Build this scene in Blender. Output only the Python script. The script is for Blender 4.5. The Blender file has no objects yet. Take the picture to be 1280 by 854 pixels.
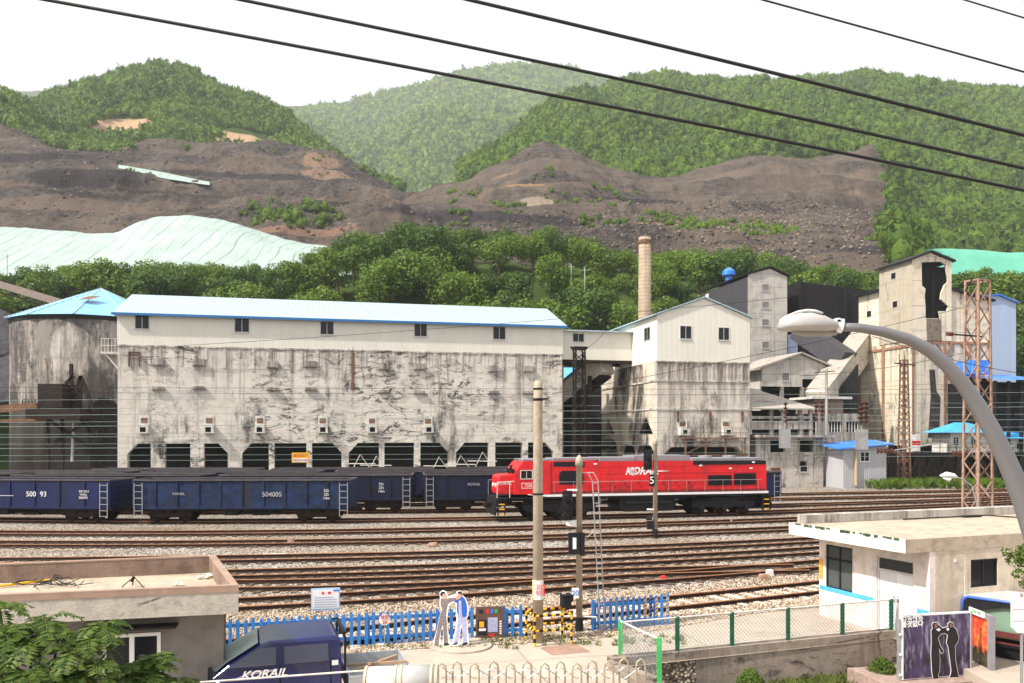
import bpy, bmesh, math, random
import numpy as np
from mathutils import Vector, Matrix, geometry
R = math.radians
random.seed(7); rng = np.random.default_rng(7)
SC = bpy.context.scene; COL = SC.collection
# ---------------------------------------------------------------- camera, sky, sun, exposure
F, CX, HY, H = 1033.0, 640.0, 545.0, 5.6
cam = bpy.data.cameras.new('camera'); camo = bpy.data.objects.new('camera', cam); COL.objects.link(camo)
camo.location = (0, 0, H); camo.rotation_euler = (R(90), 0, 0)
cam.sensor_width = 36; cam.lens = F/1280*36; cam.shift_y = (HY-427)/1280; cam.clip_end = 9000; cam.clip_start = .1
SC.camera = camo
SUN_EL, SUN_AZ = 48, 240      # azimuth: compass-like, 0 = +Y, clockwise
W = bpy.data.worlds.new('World'); SC.world = W; W.use_nodes = True
wn = W.node_tree; wn.nodes.clear()
sky = wn.nodes.new('ShaderNodeTexSky'); sky.sky_type = 'NISHITA'; sky.sun_disc = False
sky.sun_elevation = R(SUN_EL); sky.sun_rotation = R(SUN_AZ); sky.air_density = 1.0; sky.dust_density = 6.0; sky.ozone_density = 1
bg = wn.nodes.new('ShaderNodeBackground'); bg.inputs[1].default_value = 0.15
mixw = wn.nodes.new('ShaderNodeMix'); mixw.data_type = 'RGBA'; mixw.inputs[0].default_value = .7
mixw.inputs[7].default_value = (7.7, 7.7, 7.7, 1)     # overcast veil over the blue
wo = wn.nodes.new('ShaderNodeOutputWorld')
wn.links.new(sky.outputs[0], mixw.inputs[6]); wn.links.new(mixw.outputs[2], bg.inputs[0]); wn.links.new(bg.outputs[0], wo.inputs[0])
sl = bpy.data.lights.new('sun', 'SUN'); sl.energy = 5.0; sl.angle = R(1.5); sl.color = (1, .95, .87)
so = bpy.data.objects.new('sun', sl); COL.objects.link(so)
az = R(SUN_AZ); el = R(SUN_EL)
sd = Vector((math.sin(az)*math.cos(el), math.cos(az)*math.cos(el), math.sin(el)))
so.rotation_euler = (-sd).to_track_quat('-Z', 'Y').to_euler(); so.location = (0, 0, 60)
vs = SC.view_settings; vs.view_transform = 'Standard'; vs.look = 'None'; vs.exposure = 0.3; vs.gamma = 1
SC.render.engine = 'CYCLES'; cy = SC.cycles; cy.use_denoising = True; cy.max_bounces = 6; cy.diffuse_bounces = 3
cy.glossy_bounces = 2; cy.transmission_bounces = 4; cy.volume_bounces = 0; cy.transparent_max_bounces = 6
cy.caustics_reflective = False; cy.caustics_refractive = False
# ---------------------------------------------------------------- projection helpers
def at(px, py, Y): return Vector(((px-CX)/F*Y, Y, H-(py-HY)/F*Y))
def gr(px, py, z=0.0):
    Y = (H-z)*F/(py-HY); return Vector(((px-CX)/F*Y, Y, z))
class Fr:   # a building's own frame: x along the facade, y into depth, z up
    def __init__(s, px, Y, th, z=0):
        s.o = Vector(((px-CX)/F*Y, Y, z)); s.th = th; s.c = math.cos(th); s.s = math.sin(th)
    def lx(s, px, ly=0):
        k = (px-CX)/F; return (k*(s.o.y+ly*s.c)-s.o.x+ly*s.s)/(s.c-k*s.s)
    def ly(s, px, lx=0):
        k = (px-CX)/F; return (k*(s.o.y+lx*s.s)-s.o.x-lx*s.c)/(-s.s-k*s.c)
    def lz(s, py, lx=0, ly=0):
        Y = s.o.y+lx*s.s+ly*s.c; return H-(py-HY)/F*Y-s.o.z
    def w(s, x, y, z=0): return Vector((s.o.x+x*s.c-y*s.s, s.o.y+x*s.s+y*s.c, s.o.z+z))
# ---------------------------------------------------------------- mesh builder
class MB:
    def __init__(s): s.v = []; s.f = []; s.m = []; s.mi = 0
    def add(s, vs, fs):
        b = len(s.v); s.v += [tuple(v) for v in vs]; s.f += [tuple(i+b for i in f) for f in fs]; s.m += [s.mi]*len(fs); return s
    def box(s, x0, x1, y0, y1, z0, z1):
        return s.add([(x0,y0,z0),(x1,y0,z0),(x1,y1,z0),(x0,y1,z0),(x0,y0,z1),(x1,y0,z1),(x1,y1,z1),(x0,y1,z1)],
              [(0,3,2,1),(4,5,6,7),(0,1,5,4),(1,2,6,5),(2,3,7,6),(3,0,4,7)])
    def bar(s, p, q, w, h=None, up=(0,0,1)):
        h = h or w; p = Vector(p); q = Vector(q); d = (q-p).normalized(); u = Vector(up)
        if abs(d.dot(u)) > .98: u = Vector((1,0,0))
        a = d.cross(u).normalized()*w/2; b = a.cross(d).normalized()*h/2
        vs = [e+i*a+j*b for e in (p,q) for i,j in ((-1,-1),(1,-1),(1,1),(-1,1))]
        return s.add(vs, [(0,1,2,3),(7,6,5,4),(0,4,5,1),(1,5,6,2),(2,6,7,3),(3,7,4,0)])
    def tube(s, pts, r, n=8, caps=True):
        pts = [Vector(p) for p in pts]; rr = r if isinstance(r, (list,tuple)) else [r]*len(pts)
        vs = []; fs = []
        ref = None
        for i, p in enumerate(pts):
            d = (pts[min(i+1,len(pts)-1)]-pts[max(i-1,0)]).normalized()
            if ref is None: ref = Vector((0,0,1)) if abs(d.z) < .9 else Vector((1,0,0))
            a = d.cross(ref).normalized(); b = a.cross(d).normalized(); ref = b
            for k in range(n):
                t = 2*math.pi*k/n; vs.append(p+(a*math.cos(t)+b*math.sin(t))*rr[i])
        for i in range(len(pts)-1):
            for k in range(n):
                fs.append((i*n+k, i*n+(k+1)%n, (i+1)*n+(k+1)%n, (i+1)*n+k))
        if caps: fs.append(tuple(range(n-1,-1,-1))); fs.append(tuple(range((len(pts)-1)*n, len(pts)*n)))
        return s.add(vs, fs)
    def lathe(s, prof, c=(0,0), n=24, axis='z', off=0):
        vs = []; fs = []
        for r, z in prof:
            for k in range(n):
                t = 2*math.pi*k/n+off; a, b = math.cos(t)*r, math.sin(t)*r
                vs.append((c[0]+a, c[1]+b, z) if axis == 'z' else (a+c[0], z, b+c[1]))
        for i in range(len(prof)-1):
            for k in range(n): fs.append((i*n+k, i*n+(k+1)%n, (i+1)*n+(k+1)%n, (i+1)*n+k))
        fs.append(tuple(range(n-1,-1,-1))); fs.append(tuple(range((len(prof)-1)*n, len(prof)*n)))
        return s.add(vs, fs)
    def plate(s, loops, d0, d1, ax='y'):   # 2D loops (outer, then holes) extruded along y (or x)
        def P(p, d): return (p[0], d, p[1]) if ax == 'y' else ((d, p[0], p[1]) if ax == 'x' else (p[0], p[1], d))
        flat = [p for l in loops for p in l]
        tris = geometry.tessellate_polygon([[Vector((p[0],p[1],0)) for p in l] for l in loops])
        n = len(flat); vs = [P(p,d0) for p in flat]+[P(p,d1) for p in flat]; fs = []
        for t in tris: fs.append(tuple(t)); fs.append(tuple(i+n for i in reversed(t)))
        b = 0
        for l in loops:
            m = len(l)
            for i in range(m): j = (i+1)%m; fs.append((b+i, b+j, b+j+n, b+i+n))
            b += m
        return s.add(vs, fs)
    def quad(s, *p): return s.add(p, [tuple(range(len(p)))])
    def build(s, name, mats, parent=None, smooth=False, bevel=0, recalc=True):
        me = bpy.data.meshes.new(name); me.from_pydata(s.v, [], s.f); 
        for m in (mats if isinstance(mats,(list,tuple)) else [mats]): me.materials.append(m)
        if any(s.m): me.polygons.foreach_set('material_index', s.m)
        if recalc and len(s.f) < 60000:
            bm = bmesh.new(); bm.from_mesh(me); bmesh.ops.recalc_face_normals(bm, faces=bm.faces); bm.to_mesh(me); bm.free()
        if smooth: me.polygons.foreach_set('use_smooth', [True]*len(me.polygons))
        o = bpy.data.objects.new(name, me); COL.objects.link(o); o.parent = parent
        if bevel:
            b = o.modifiers.new('bevel','BEVEL'); b.width = bevel; b.segments = 2; b.limit_method = 'ANGLE'
        return o
def rect(x0, x1, z0, z1): return [(x0,z0),(x1,z0),(x1,z1),(x0,z1)]
def tag(o, label=None, cat=None, group=None, kind=None):
    if label: o['label'] = label
    if cat: o['category'] = cat
    if group: o['group'] = group
    if kind: o['kind'] = kind
    return o
def empty(name, loc, rz=0, label=None, cat=None, group=None):
    o = bpy.data.objects.new(name, None); COL.objects.link(o); o.location = loc; o.rotation_euler = (0,0,rz)
    o.empty_display_size = .2; return tag(o, label, cat, group)
def dup(root, loc, rz=0, label=None, scale=None, group=None):
    def cp(o, par):
        c = o.copy(); COL.objects.link(c); c.parent = par
        for ch in kids.get(o.name, []): cp(ch, c)
        return c
    kids = {}
    def walk(o):
        kids[o.name] = list(o.children)
        for ch in o.children: walk(ch)
    walk(root)
    r = cp(root, None); r.location = loc; r.rotation_euler = (0,0,rz)
    if scale: r.scale = scale if isinstance(scale, tuple) else (scale,)*3
    if label: r['label'] = label
    if group: r['group'] = group
    return r
def text(body, size, mat, parent, loc, rot=(R(90),0,0), name='lettering', ext=.004, xs=1, shear=0, bold=0):
    cu = bpy.data.curves.new(name, 'FONT'); cu.body = body; cu.size = size; cu.extrude = ext; cu.align_x = 'CENTER'; cu.align_y = 'CENTER'
    cu.shear = shear; cu.offset = bold; cu.resolution_u = 3
    t = bpy.data.objects.new(name, cu); COL.objects.link(t)
    dg = bpy.context.evaluated_depsgraph_get(); me = bpy.data.meshes.new_from_object(t.evaluated_get(dg))
    bpy.data.objects.remove(t); me.materials.clear(); me.materials.append(mat)
    o = bpy.data.objects.new(name, me); COL.objects.link(o); o.parent = parent; o.location = loc; o.rotation_euler = rot; o.scale = (xs,1,1)
    return o
# ---------------------------------------------------------------- materials
class Sh:
    def __init__(s, name, rough=.8, metal=0, spec=.3):
        s.m = bpy.data.materials.new(name); s.m.use_nodes = True; s.t = s.m.node_tree; s.t.nodes.clear()
        s.out = s.t.nodes.new('ShaderNodeOutputMaterial'); s.b = s.t.nodes.new('ShaderNodeBsdfPrincipled')
        s.b.inputs['Roughness'].default_value = rough; s.b.inputs['Metallic'].default_value = metal
        s.b.inputs['Specular IOR Level'].default_value = spec
        s.t.links.new(s.b.outputs[0], s.out.inputs[0])
        s.tc = s.t.nodes.new('ShaderNodeTexCoord'); s.obj = s.tc.outputs['Object']
        s.pos = s.t.nodes.new('ShaderNodeNewGeometry').outputs['Position']
    def set(s, i, v):
        if isinstance(v, (int,float)): i.default_value = v
        elif isinstance(v, (tuple,list)): i.default_value = (*v, 1) if (len(v) == 3 and i.type == 'RGBA') else v
        else: s.t.links.new(v, i)
    def map(s, v, sc=(1,1,1), rot=(0,0,0), loc=(0,0,0)):
        n = s.t.nodes.new('ShaderNodeMapping'); s.t.links.new(v, n.inputs[0]); n.inputs[1].default_value = loc; n.inputs[2].default_value = rot; n.inputs[3].default_value = sc; return n.outputs[0]
    def noise(s, v, sc=1, det=4, ro=.6, dist=0):
        n = s.t.nodes.new('ShaderNodeTexNoise'); s.t.links.new(v, n.inputs['Vector']); n.inputs['Scale'].default_value = sc
        n.inputs['Detail'].default_value = det; n.inputs['Roughness'].default_value = ro; n.inputs['Distortion'].default_value = dist; return n.outputs[0]
    def vor(s, v, sc=1, out='Distance', feat='F1'):
        n = s.t.nodes.new('ShaderNodeTexVoronoi'); s.t.links.new(v, n.inputs['Vector']); n.inputs['Scale'].default_value = sc; n.feature = feat; return n.outputs[out]
    def wave(s, v, sc=1, d='X', dist=0, prof='SIN'):
        n = s.t.nodes.new('ShaderNodeTexWave'); s.t.links.new(v, n.inputs['Vector']); n.inputs['Scale'].default_value = sc
        n.bands_direction = d; n.wave_profile = prof; n.inputs['Distortion'].default_value = dist; return n.outputs['Fac']
    def brick(s, v, bw, rh, mortar=.01, off=0):
        n = s.t.nodes.new('ShaderNodeTexBrick'); s.t.links.new(v, n.inputs['Vector']); n.inputs['Scale'].default_value = 1
        n.inputs['Brick Width'].default_value = bw; n.inputs['Row Height'].default_value = rh; n.inputs['Mortar Size'].default_value = mortar; n.offset = off
        return n.outputs['Fac']
    def ramp(s, f, pts):
        n = s.t.nodes.new('ShaderNodeValToRGB'); s.t.links.new(f, n.inputs[0]); e = n.color_ramp.elements
        while len(e) < len(pts): e.new(.5)
        for i, (p, c) in enumerate(pts): e[i].position = p; e[i].color = (c,c,c,1) if isinstance(c,(int,float)) else (*c,1)
        return n.outputs[0]
    def mix(s, f, a, b, mode='MIX'):
        n = s.t.nodes.new('ShaderNodeMix'); n.data_type = 'RGBA'; n.blend_type = mode
        s.set(n.inputs[0], f); s.set(n.inputs[6], a); s.set(n.inputs[7], b); return n.outputs[2]
    def math(s, op, a, b=0.0):
        n = s.t.nodes.new('ShaderNodeMath'); n.operation = op; s.set(n.inputs[0], a); s.set(n.inputs[1], b); return n.outputs[0]
    def col(s, c): s.set(s.b.inputs['Base Color'], c); return s
    def bump(s, h, st=.5, d=.05):
        n = s.t.nodes.new('ShaderNodeBump'); s.t.links.new(h, n.inputs['Height']); n.inputs['Strength'].default_value = st; n.inputs['Distance'].default_value = d
        prev = s.b.inputs['Normal'].links
        if prev: s.t.links.new(prev[0].from_socket, n.inputs['Normal'])
        s.t.links.new(n.outputs[0], s.b.inputs['Normal']); return s
def plain(name, c, rough=.7, metal=0, var=.18, sc=3, spec=.3, dirt=None):
    s = Sh(name, rough, metal, spec)
    n = s.noise(s.pos, sc, 5, .65)
    lo = tuple(x*(1-var) for x in c); hi = tuple(min(1,x*(1+var)) for x in c)
    k = s.ramp(n, [(.3,lo),(.7,hi)])
    if dirt:
        d = s.noise(s.map(s.pos,(1,1,.35)), sc*.7, 8, .75); k = s.mix(s.ramp(d,[(.5,0),(.68,1)]), k, dirt)
    s.col(k); return s.m
def concrete(name, base, stain=(.05,.045,.04), amt=.5, streak=.5, sc=.25, panel=None, rust=0, crack=0, rough=.9):
    s = Sh(name, rough, 0, .2); o = s.obj
    n1 = s.noise(o, sc*2.2, 8, .7); k = s.ramp(n1, [(.28,tuple(x*.62 for x in base)),(.5,base),(.75,tuple(min(1,x*1.2) for x in base))])
    # vertical weather streaks
    st = s.noise(s.map(o,(1.9,1.9,.10)), 1.1, 6, .75); big = s.noise(o, sc*.5, 5, .6)
    m = s.math('MULTIPLY', s.ramp(st,[(.5-.12*streak,0),(.74,1)]), s.ramp(big,[(.42-.12*amt,0),(.62,1)]))
    k = s.mix(s.math('MULTIPLY', m, min(1,streak*1.4)), k, stain)
    # blotches, spalled patches
    bl = s.noise(s.map(o,(1,1,1.7),(0,.5,0)), sc*4, 9, .78, .8)
    k = s.mix(s.math('MULTIPLY', s.ramp(bl,[(.63-.1*amt,0),(.68-.08*amt,1)]), min(.9,amt*1.1)), k, tuple(x*1.6 for x in stain))
    if crack:
        c = s.vor(s.map(o,(1,1,2.1),(0,.6,0)), .32, 'Distance', 'DISTANCE_TO_EDGE')
        cn = s.math('MULTIPLY', s.ramp(c,[(.0,1),(.018,0)]), s.ramp(s.noise(o,.35,6,.8),[(.5,0),(.56,1)]))
        cc = s.noise(s.map(o,(.55,.55,2.2),(0,.55,0)), .9, 12, .82, 1.2)
        cc = s.math('MULTIPLY', s.ramp(cc,[(.54,0),(.575,1)]), s.ramp(s.noise(o,.14,3,.5),[(.42,0),(.54,1)]))
        k = s.mix(s.math('MAXIMUM', cn, s.math('MULTIPLY',cc,.9)), k, (.05,.042,.037))
    if rust:
        ru = s.noise(s.map(o,(2.6,2.6,.16),(0,0,0),(7,3,1)), 1, 6, .7)
        k = s.mix(s.math('MULTIPLY', s.ramp(ru,[(.62,0),(.74,1)]), rust), k, (.16,.07,.035))
    if panel:
        pb = s.brick(s.map(o,(1,1,1),(R(90),0,0)), panel[0], panel[1], .035); k = s.mix(s.math('MULTIPLY',pb,.55), k, tuple(x*.25 for x in base))
        s.bump(pb, -.4, .03)
    s.col(k); s.bump(s.noise(o, sc*16, 8, .7), .5, .04); s.bump(bl, .35, .05)
    return s.m
def corrugated(name, c, pitch=.25, ax='X', rough=.5, dirt=(.2,.17,.14), damt=.25, spec=.4, panel=None, d=.03, rustc=None):
    s = Sh(name, rough, 0, spec); o = s.obj
    n = s.noise(s.map(o,(1,1,.3)), .5, 7, .7); k = s.ramp(n, [(.3,tuple(x*.88 for x in c)),(.7,c)])
    k = s.mix(s.math('MULTIPLY', s.ramp(s.noise(s.map(o,(2.5,2.5,.12)),1,6,.75),[(.5,0),(.8,1)]), damt), k, dirt)
    if rustc: k = s.mix(s.ramp(s.noise(o,.7,9,.8),[(.56,0),(.63,1)]), k, rustc)
    if panel:
        pb = s.brick(s.map(o,(1,1,1),(R(90),0,0)), panel[0], panel[1], .03); k = s.mix(s.math('MULTIPLY',pb,.5), k, tuple(x*.3 for x in c))
    w = s.wave(o, 1/pitch/math.pi*.5*3.14159, ax); s.bump(w, .7, d); s.col(k); return s.m
def foliage(name, a, b, c, bump=False):
    s = Sh(name, .55, 0, .25)
    if bump: s.bump(s.noise(s.pos,.55,6,.8),1,2.5)
    g = s.t.nodes.new('ShaderNodeNewGeometry'); ri = g.outputs['Random Per Island']
    n = s.noise(s.pos, .03 if bump else .22, 7, .7); k = s.mix(s.ramp(n,[(.38,0),(.62,1)]), a, b); k = s.mix(s.math('MULTIPLY',ri,.55), k, c)
    s.col(k)
    tr = s.t.nodes.new('ShaderNodeBsdfTranslucent'); s.t.links.new(k, tr.inputs[0])
    ms = s.t.nodes.new('ShaderNodeMixShader'); ms.inputs[0].default_value = .12 if bump else .28
    s.t.links.new(s.b.outputs[0], ms.inputs[1]); s.t.links.new(tr.outputs[0], ms.inputs[2]); s.t.links.new(ms.outputs[0], s.out.inputs[0])
    return s.m
M = {}
M['bunker'] = concrete('bunker concrete', (.66,.56,.46), (.07,.055,.045), .55, .8, .25, None, .45, 1)
M['bunker2'] = concrete('blackened bunker concrete', (.64,.55,.45), (.03,.026,.024), .6, .9, .25, None, .25, .8)
M['silo'] = concrete('silo concrete', (.40,.35,.30), (.03,.027,.027), .75, 1.6, .22, (60,1.6), .15, 0)
M['tower'] = concrete('tower cladding', (.76,.64,.47), (.12,.09,.06), .15, .35, .25, (2.4,3.1), .15, 0)
M['towerlow'] = concrete('tower concrete', (.74,.61,.44), (.06,.05,.04), .28, .5, .25, (5,6), .3, .0)
M['oldconc'] = concrete('old concrete', (.42,.37,.32), (.05,.045,.04), .35, .5, .8)
M['wallconc'] = concrete('retaining wall concrete', (.34,.28,.23), (.045,.035,.03), .45, .55, 1.2, None, .5, .4)
M['poleconc'] = concrete('pole concrete', (.42,.35,.27), (.1,.08,.06), .1, .2, 1)
M['cream'] = corrugated('cream cladding', (.78,.755,.665), .22, 'X', .5, (.45,.38,.28), .22, .3, None, .02)
M['creamY'] = corrugated('cream side cladding', (.78,.755,.665), .22, 'Y', .5, (.45,.38,.28), .22, .3, None, .02)
M['roofblue'] = corrugated('pale blue roof sheet', (.37,.49,.56), .5, 'X', .35, (.45,.5,.5), .3, .5, None, .06)
M['roofsilo'] = corrugated('silo roof sheet', (.20,.50,.82), .6, 'X', .4, (.6,.65,.65), .5, .5, None, .06)
M['bluetrim'] = plain('blue trim paint', (.03,.16,.40), .5)
M['bluesheet'] = plain('bright blue roof sheet', (.02,.19,.72), .45, 0, .15, 1.2, .4, (.25,.35,.5))
M['bluelight'] = corrugated('sky blue cladding', (.42,.52,.72), .5, 'X', .5, (.3,.33,.4), .2, .3)
M['greyclad'] = concrete('grey asbestos panels', (.50,.47,.43), (.16,.13,.11), .15, .45, .3, (2.0,1.9), .1)
M['darkclad'] = corrugated('dark sheet cladding', (.055,.052,.062), .5, 'Y', .6, (.1,.09,.08), .3)
M['oldroof'] = corrugated('weathered asbestos roof', (.42,.38,.33), .35, 'X', .8, (.1,.08,.07), .6, .2, None, .05, (.13,.08,.05))
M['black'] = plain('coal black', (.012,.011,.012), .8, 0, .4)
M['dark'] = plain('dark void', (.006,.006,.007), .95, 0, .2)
M['glass'] = plain('dark glass', (.012,.014,.018), .12, 0, .1, 1, .25)
M['frame'] = plain('window frame grey', (.58,.57,.55), .5, .2)
M['whitepaint'] = plain('white paint', (.78,.77,.76), .45, 0, .06, 3, .4)
M['offwhite'] = plain('dirty white paint', (.62,.60,.55), .6, 0, .15, 3, .3, (.3,.27,.22))
M['rust'] = plain('rusty steel', (.20,.11,.07), .85, .2, .45, 6, .2, (.10,.045,.025))
M['rustpaint'] = plain('faded orange steel', (.36,.24,.18), .75, .1, .35, 4, .2, (.22,.09,.04))
M['railweb'] = plain('rail web with painted shade', (.045,.025,.018), .8, .2, .3, 5)  # shade on the rail sides painted in as a near-black colour
M['rail'] = plain('rusted rail', (.40,.19,.10), .65, .3, .3, 5, .3)
M['darkrust'] = plain('sooty rusted iron', (.022,.014,.011), .85, .2, .5, 3)
M['steel'] = plain('galvanised steel', (.42,.42,.42), .45, .6, .15)
M['darksteel'] = plain('dark steel', (.014,.014,.017), .6, .3, .3)
M['wire'] = plain('wire black', (.015,.015,.018), .6)
M['wiregreen'] = plain('verdigris wire', (.25,.33,.31), .6)
M['insul'] = plain('brown porcelain', (.10,.03,.02), .25, 0, .1, 3, .6)
M['wagon'] = plain('wagon blue paint', (.003,.010,.062), .45, 0, .35, 1.3, .4, (.008,.010,.03))
M['wagonold'] = plain('faded wagon blue paint', (.006,.018,.062), .6, 0, .7, 2, .3, (.022,.018,.018))
M['wagondark'] = plain('sooty wagon navy', (.004,.007,.030), .55, 0, .4, 1.6, .3, (.006,.006,.012))
M['rim'] = plain('dusty wagon rim', (.09,.08,.078), .7, 0, .3, 2)
M['coaldust'] = plain('wagon interior coal dust', (.014,.012,.012), .9, 0, .4)
M['red'] = plain('loco red paint', (.66,.012,.018), .4, 0, .12, 1.5, .4, (.30,.02,.02))
M['reddark'] = plain('loco red seam', (.30,.006,.01), .5)
M['locogrey'] = plain('loco roof grey', (.23,.23,.25), .5, 0, .1)
M['yellow'] = plain('yellow paint', (.80,.42,.02), .5, 0, .1)
M['orange'] = plain('orange paint', (.80,.35,.03), .5)
M['picket'] = plain('picket blue paint', (.035,.20,.55), .5, 0, .15, 3, .4, (.10,.25,.5))
M['green'] = plain('dark green post', (.01,.09,.05), .5)
M['limegreen'] = plain('bright green post', (.07,.42,.12), .5)
M['navy'] = plain('truck navy paint', (.005,.010,.085), .14, 0, .05, 1, .7)
M['rubber'] = plain('tyre rubber', (.02,.02,.02), .85)
M['pink'] = concrete('pinkish white render', (.76,.68,.63), (.36,.28,.22), .12, .42, .9)
M['creamwall'] = concrete('cream render', (.62,.53,.41), (.30,.23,.16), .12, .42, .9)
M['roofdeck'] = concrete('roof deck screed', (.46,.38,.29), (.20,.15,.11), .5, .1, 1.2)
M['hutwall'] = concrete('hut wall render', (.21,.195,.18), (.09,.08,.07), .3, .3, .9)
M['hutslab'] = concrete('hut slab render', (.46,.42,.37), (.25,.21,.18), .15, .2, 1.5, None, 0, .1)
M['hutcap'] = plain('brown coping paint', (.34,.235,.18), .8, 0, .12, 3, .2, (.3,.2,.16))
M['hutparapet'] = concrete('parapet inside render', (.27,.19,.15), (.10,.07,.055), .3, .6, 1.5)
M['tar'] = plain('tar and cable black', (.02,.018,.018), .7)
M['bark'] = plain('bark', (.09,.07,.05), .9, 0, .3)
M['board'] = plain('brown board', (.12,.07,.055), .6)
M['poster'] = None
M['redp'] = plain('red print', (.70,.03,.03), .5); M['bluep'] = plain('blue print', (.03,.18,.70), .5); M['greenp'] = plain('green print', (.03,.40,.10), .5)
M['skin'] = plain('skin print', (.55,.35,.27), .6); M['hair'] = plain('dark print', (.02,.018,.022), .6)
M['suit'] = plain('brown grey print', (.24,.19,.19), .6, 0, .5, 30); M['denim'] = plain('pale denim print', (.40,.42,.62), .6, 0, .35, 30); M['bluejacket'] = plain('blue jacket print', (.03,.12,.50), .6, 0, .2, 20)
M['leafA'] = foliage('belt leaves light', (.12,.205,.024), (.06,.125,.018), (.21,.29,.035))
M['leafB'] = foliage('belt leaves dark', (.035,.085,.015), (.065,.13,.02), (.11,.17,.03))
M['leafN'] = foliage('ailanthus leaves', (.07,.14,.016), (.03,.075,.01), (.20,.25,.04))
M['leafhill'] = foliage('hill forest leaves', (.045,.13,.016), (.18,.31,.024), (.22,.33,.03), True)
M['weed'] = foliage('weed blades', (.16,.22,.05), (.28,.24,.09), (.10,.18,.03))

def weathered(name, base, zt, zb, sxk=1.0, low=0, drip=.5, mark=.5, panel=None):
    """concrete with drips under its top edge, grime towards old spill lines, black spalled marks"""
    s = Sh(name, .9, 0, .15); o = s.obj; sep = s.t.nodes.new('ShaderNodeSeparateXYZ'); s.t.links.new(o, sep.inputs[0]); z = sep.outputs[2]
    n1 = s.noise(o, .5, 9, .7); k = s.ramp(n1, [(.28,tuple(x*.6 for x in base)),(.47,tuple(x*.92 for x in base)),(.6,base),(.8,tuple(min(1,x*1.15) for x in base))])
    def zr(a, b): return s.math('MULTIPLY', 1, s.math('MINIMUM', 1, s.math('MAXIMUM', 0, s.math('DIVIDE', s.math('SUBTRACT', z, a), b-a))))
    st = s.noise(s.map(o,(.9*sxk,.9*sxk,.055)), 1.3, 8, .8); st2 = s.noise(s.map(o,(.35*sxk,.35*sxk,.12),(0,0,0),(3,5,8)), 1.1, 8, .75)
    d1 = s.ramp(s.math('ADD', st, s.math('MULTIPLY', zr(zt-5, zt), .10)), [(.58-.1*drip,0),(.74-.1*drip,1)])
    k = s.mix(s.math('MULTIPLY', d1, .75), k, (.085,.075,.068))
    d2 = s.ramp(s.math('ADD', st2, s.math('MULTIPLY', s.math('SUBTRACT', 1, zr(zb, zb+5)), low*.35)), [(.60-.08*drip,0),(.70-.08*drip,1)])
    k = s.mix(s.math('MULTIPLY', d2, .85), k, (.035,.032,.032))
    cc = s.noise(s.map(o,(.55,.55,1.5),(0,.6,0)), .85, 14, .84, 1.4); cm = s.ramp(s.noise(s.map(o,(1,1,1),(0,0,0),(11,2,5)),.13,4,.6),[(.40,0),(.56,1)])
    m = s.math('MULTIPLY', s.ramp(cc,[(.60-.06*mark,0),(.625-.06*mark,1)]), cm); k = s.mix(s.math('MULTIPLY',m,.92), k, (.03,.027,.026))
    ru = s.noise(s.map(o,(2.2,2.2,.1),(0,0,0),(7,3,1)), 1, 6, .7); k = s.mix(s.math('MULTIPLY', s.ramp(ru,[(.66,0),(.76,1)]), .6), k, (.20,.10,.055))
    hb = s.noise(s.map(o,(.03,.03,1.2)), 1.4, 4, .6); k = s.mix(s.math('MULTIPLY', s.ramp(hb,[(.58,0),(.64,1)]), .3), k, (.18,.16,.14))
    if panel:
        pb = s.brick(s.map(o,(1,1,1),(R(90),0,0)), panel[0], panel[1], .04); pb2 = s.brick(s.map(s.map(o,(1,1,1),(0,0,R(90))),(1,1,1),(R(90),0,0)), panel[0], panel[1], .04)
        pb = s.math('MULTIPLY', pb, 1); k = s.mix(s.math('MULTIPLY',pb,.6), k, tuple(x*.3 for x in base)); s.bump(pb,-.4,.03)
    s.col(k); s.bump(s.noise(o,4,8,.75),.5,.04); s.bump(cc,.6,.08); return s.m
M['bunker'] = weathered('bunker concrete', (.70,.65,.58), 14.3, 5.2, 1, .12, .42, 1.25)
M['bunker2'] = weathered('blackened bunker concrete', (.66,.60,.53), 13.5, 4, 1, .2, .85, .8)
M['silo'] = weathered('silo concrete', (.44,.40,.355), 19, 4, .8, 1.3, 1.9, .9)
M['tower'] = weathered('tower cladding', (.76,.67,.52), 30, 20, 1.2, 0, .35, .2, (2.4,3.1))
M['towerlow'] = weathered('tower concrete', (.74,.65,.50), 17, 3, 1, .15, .5, .5, (5,6))
M['oldconc'] = weathered('old concrete', (.52,.48,.43), 6, 0, 1.4, .1, .7, .5)
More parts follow.
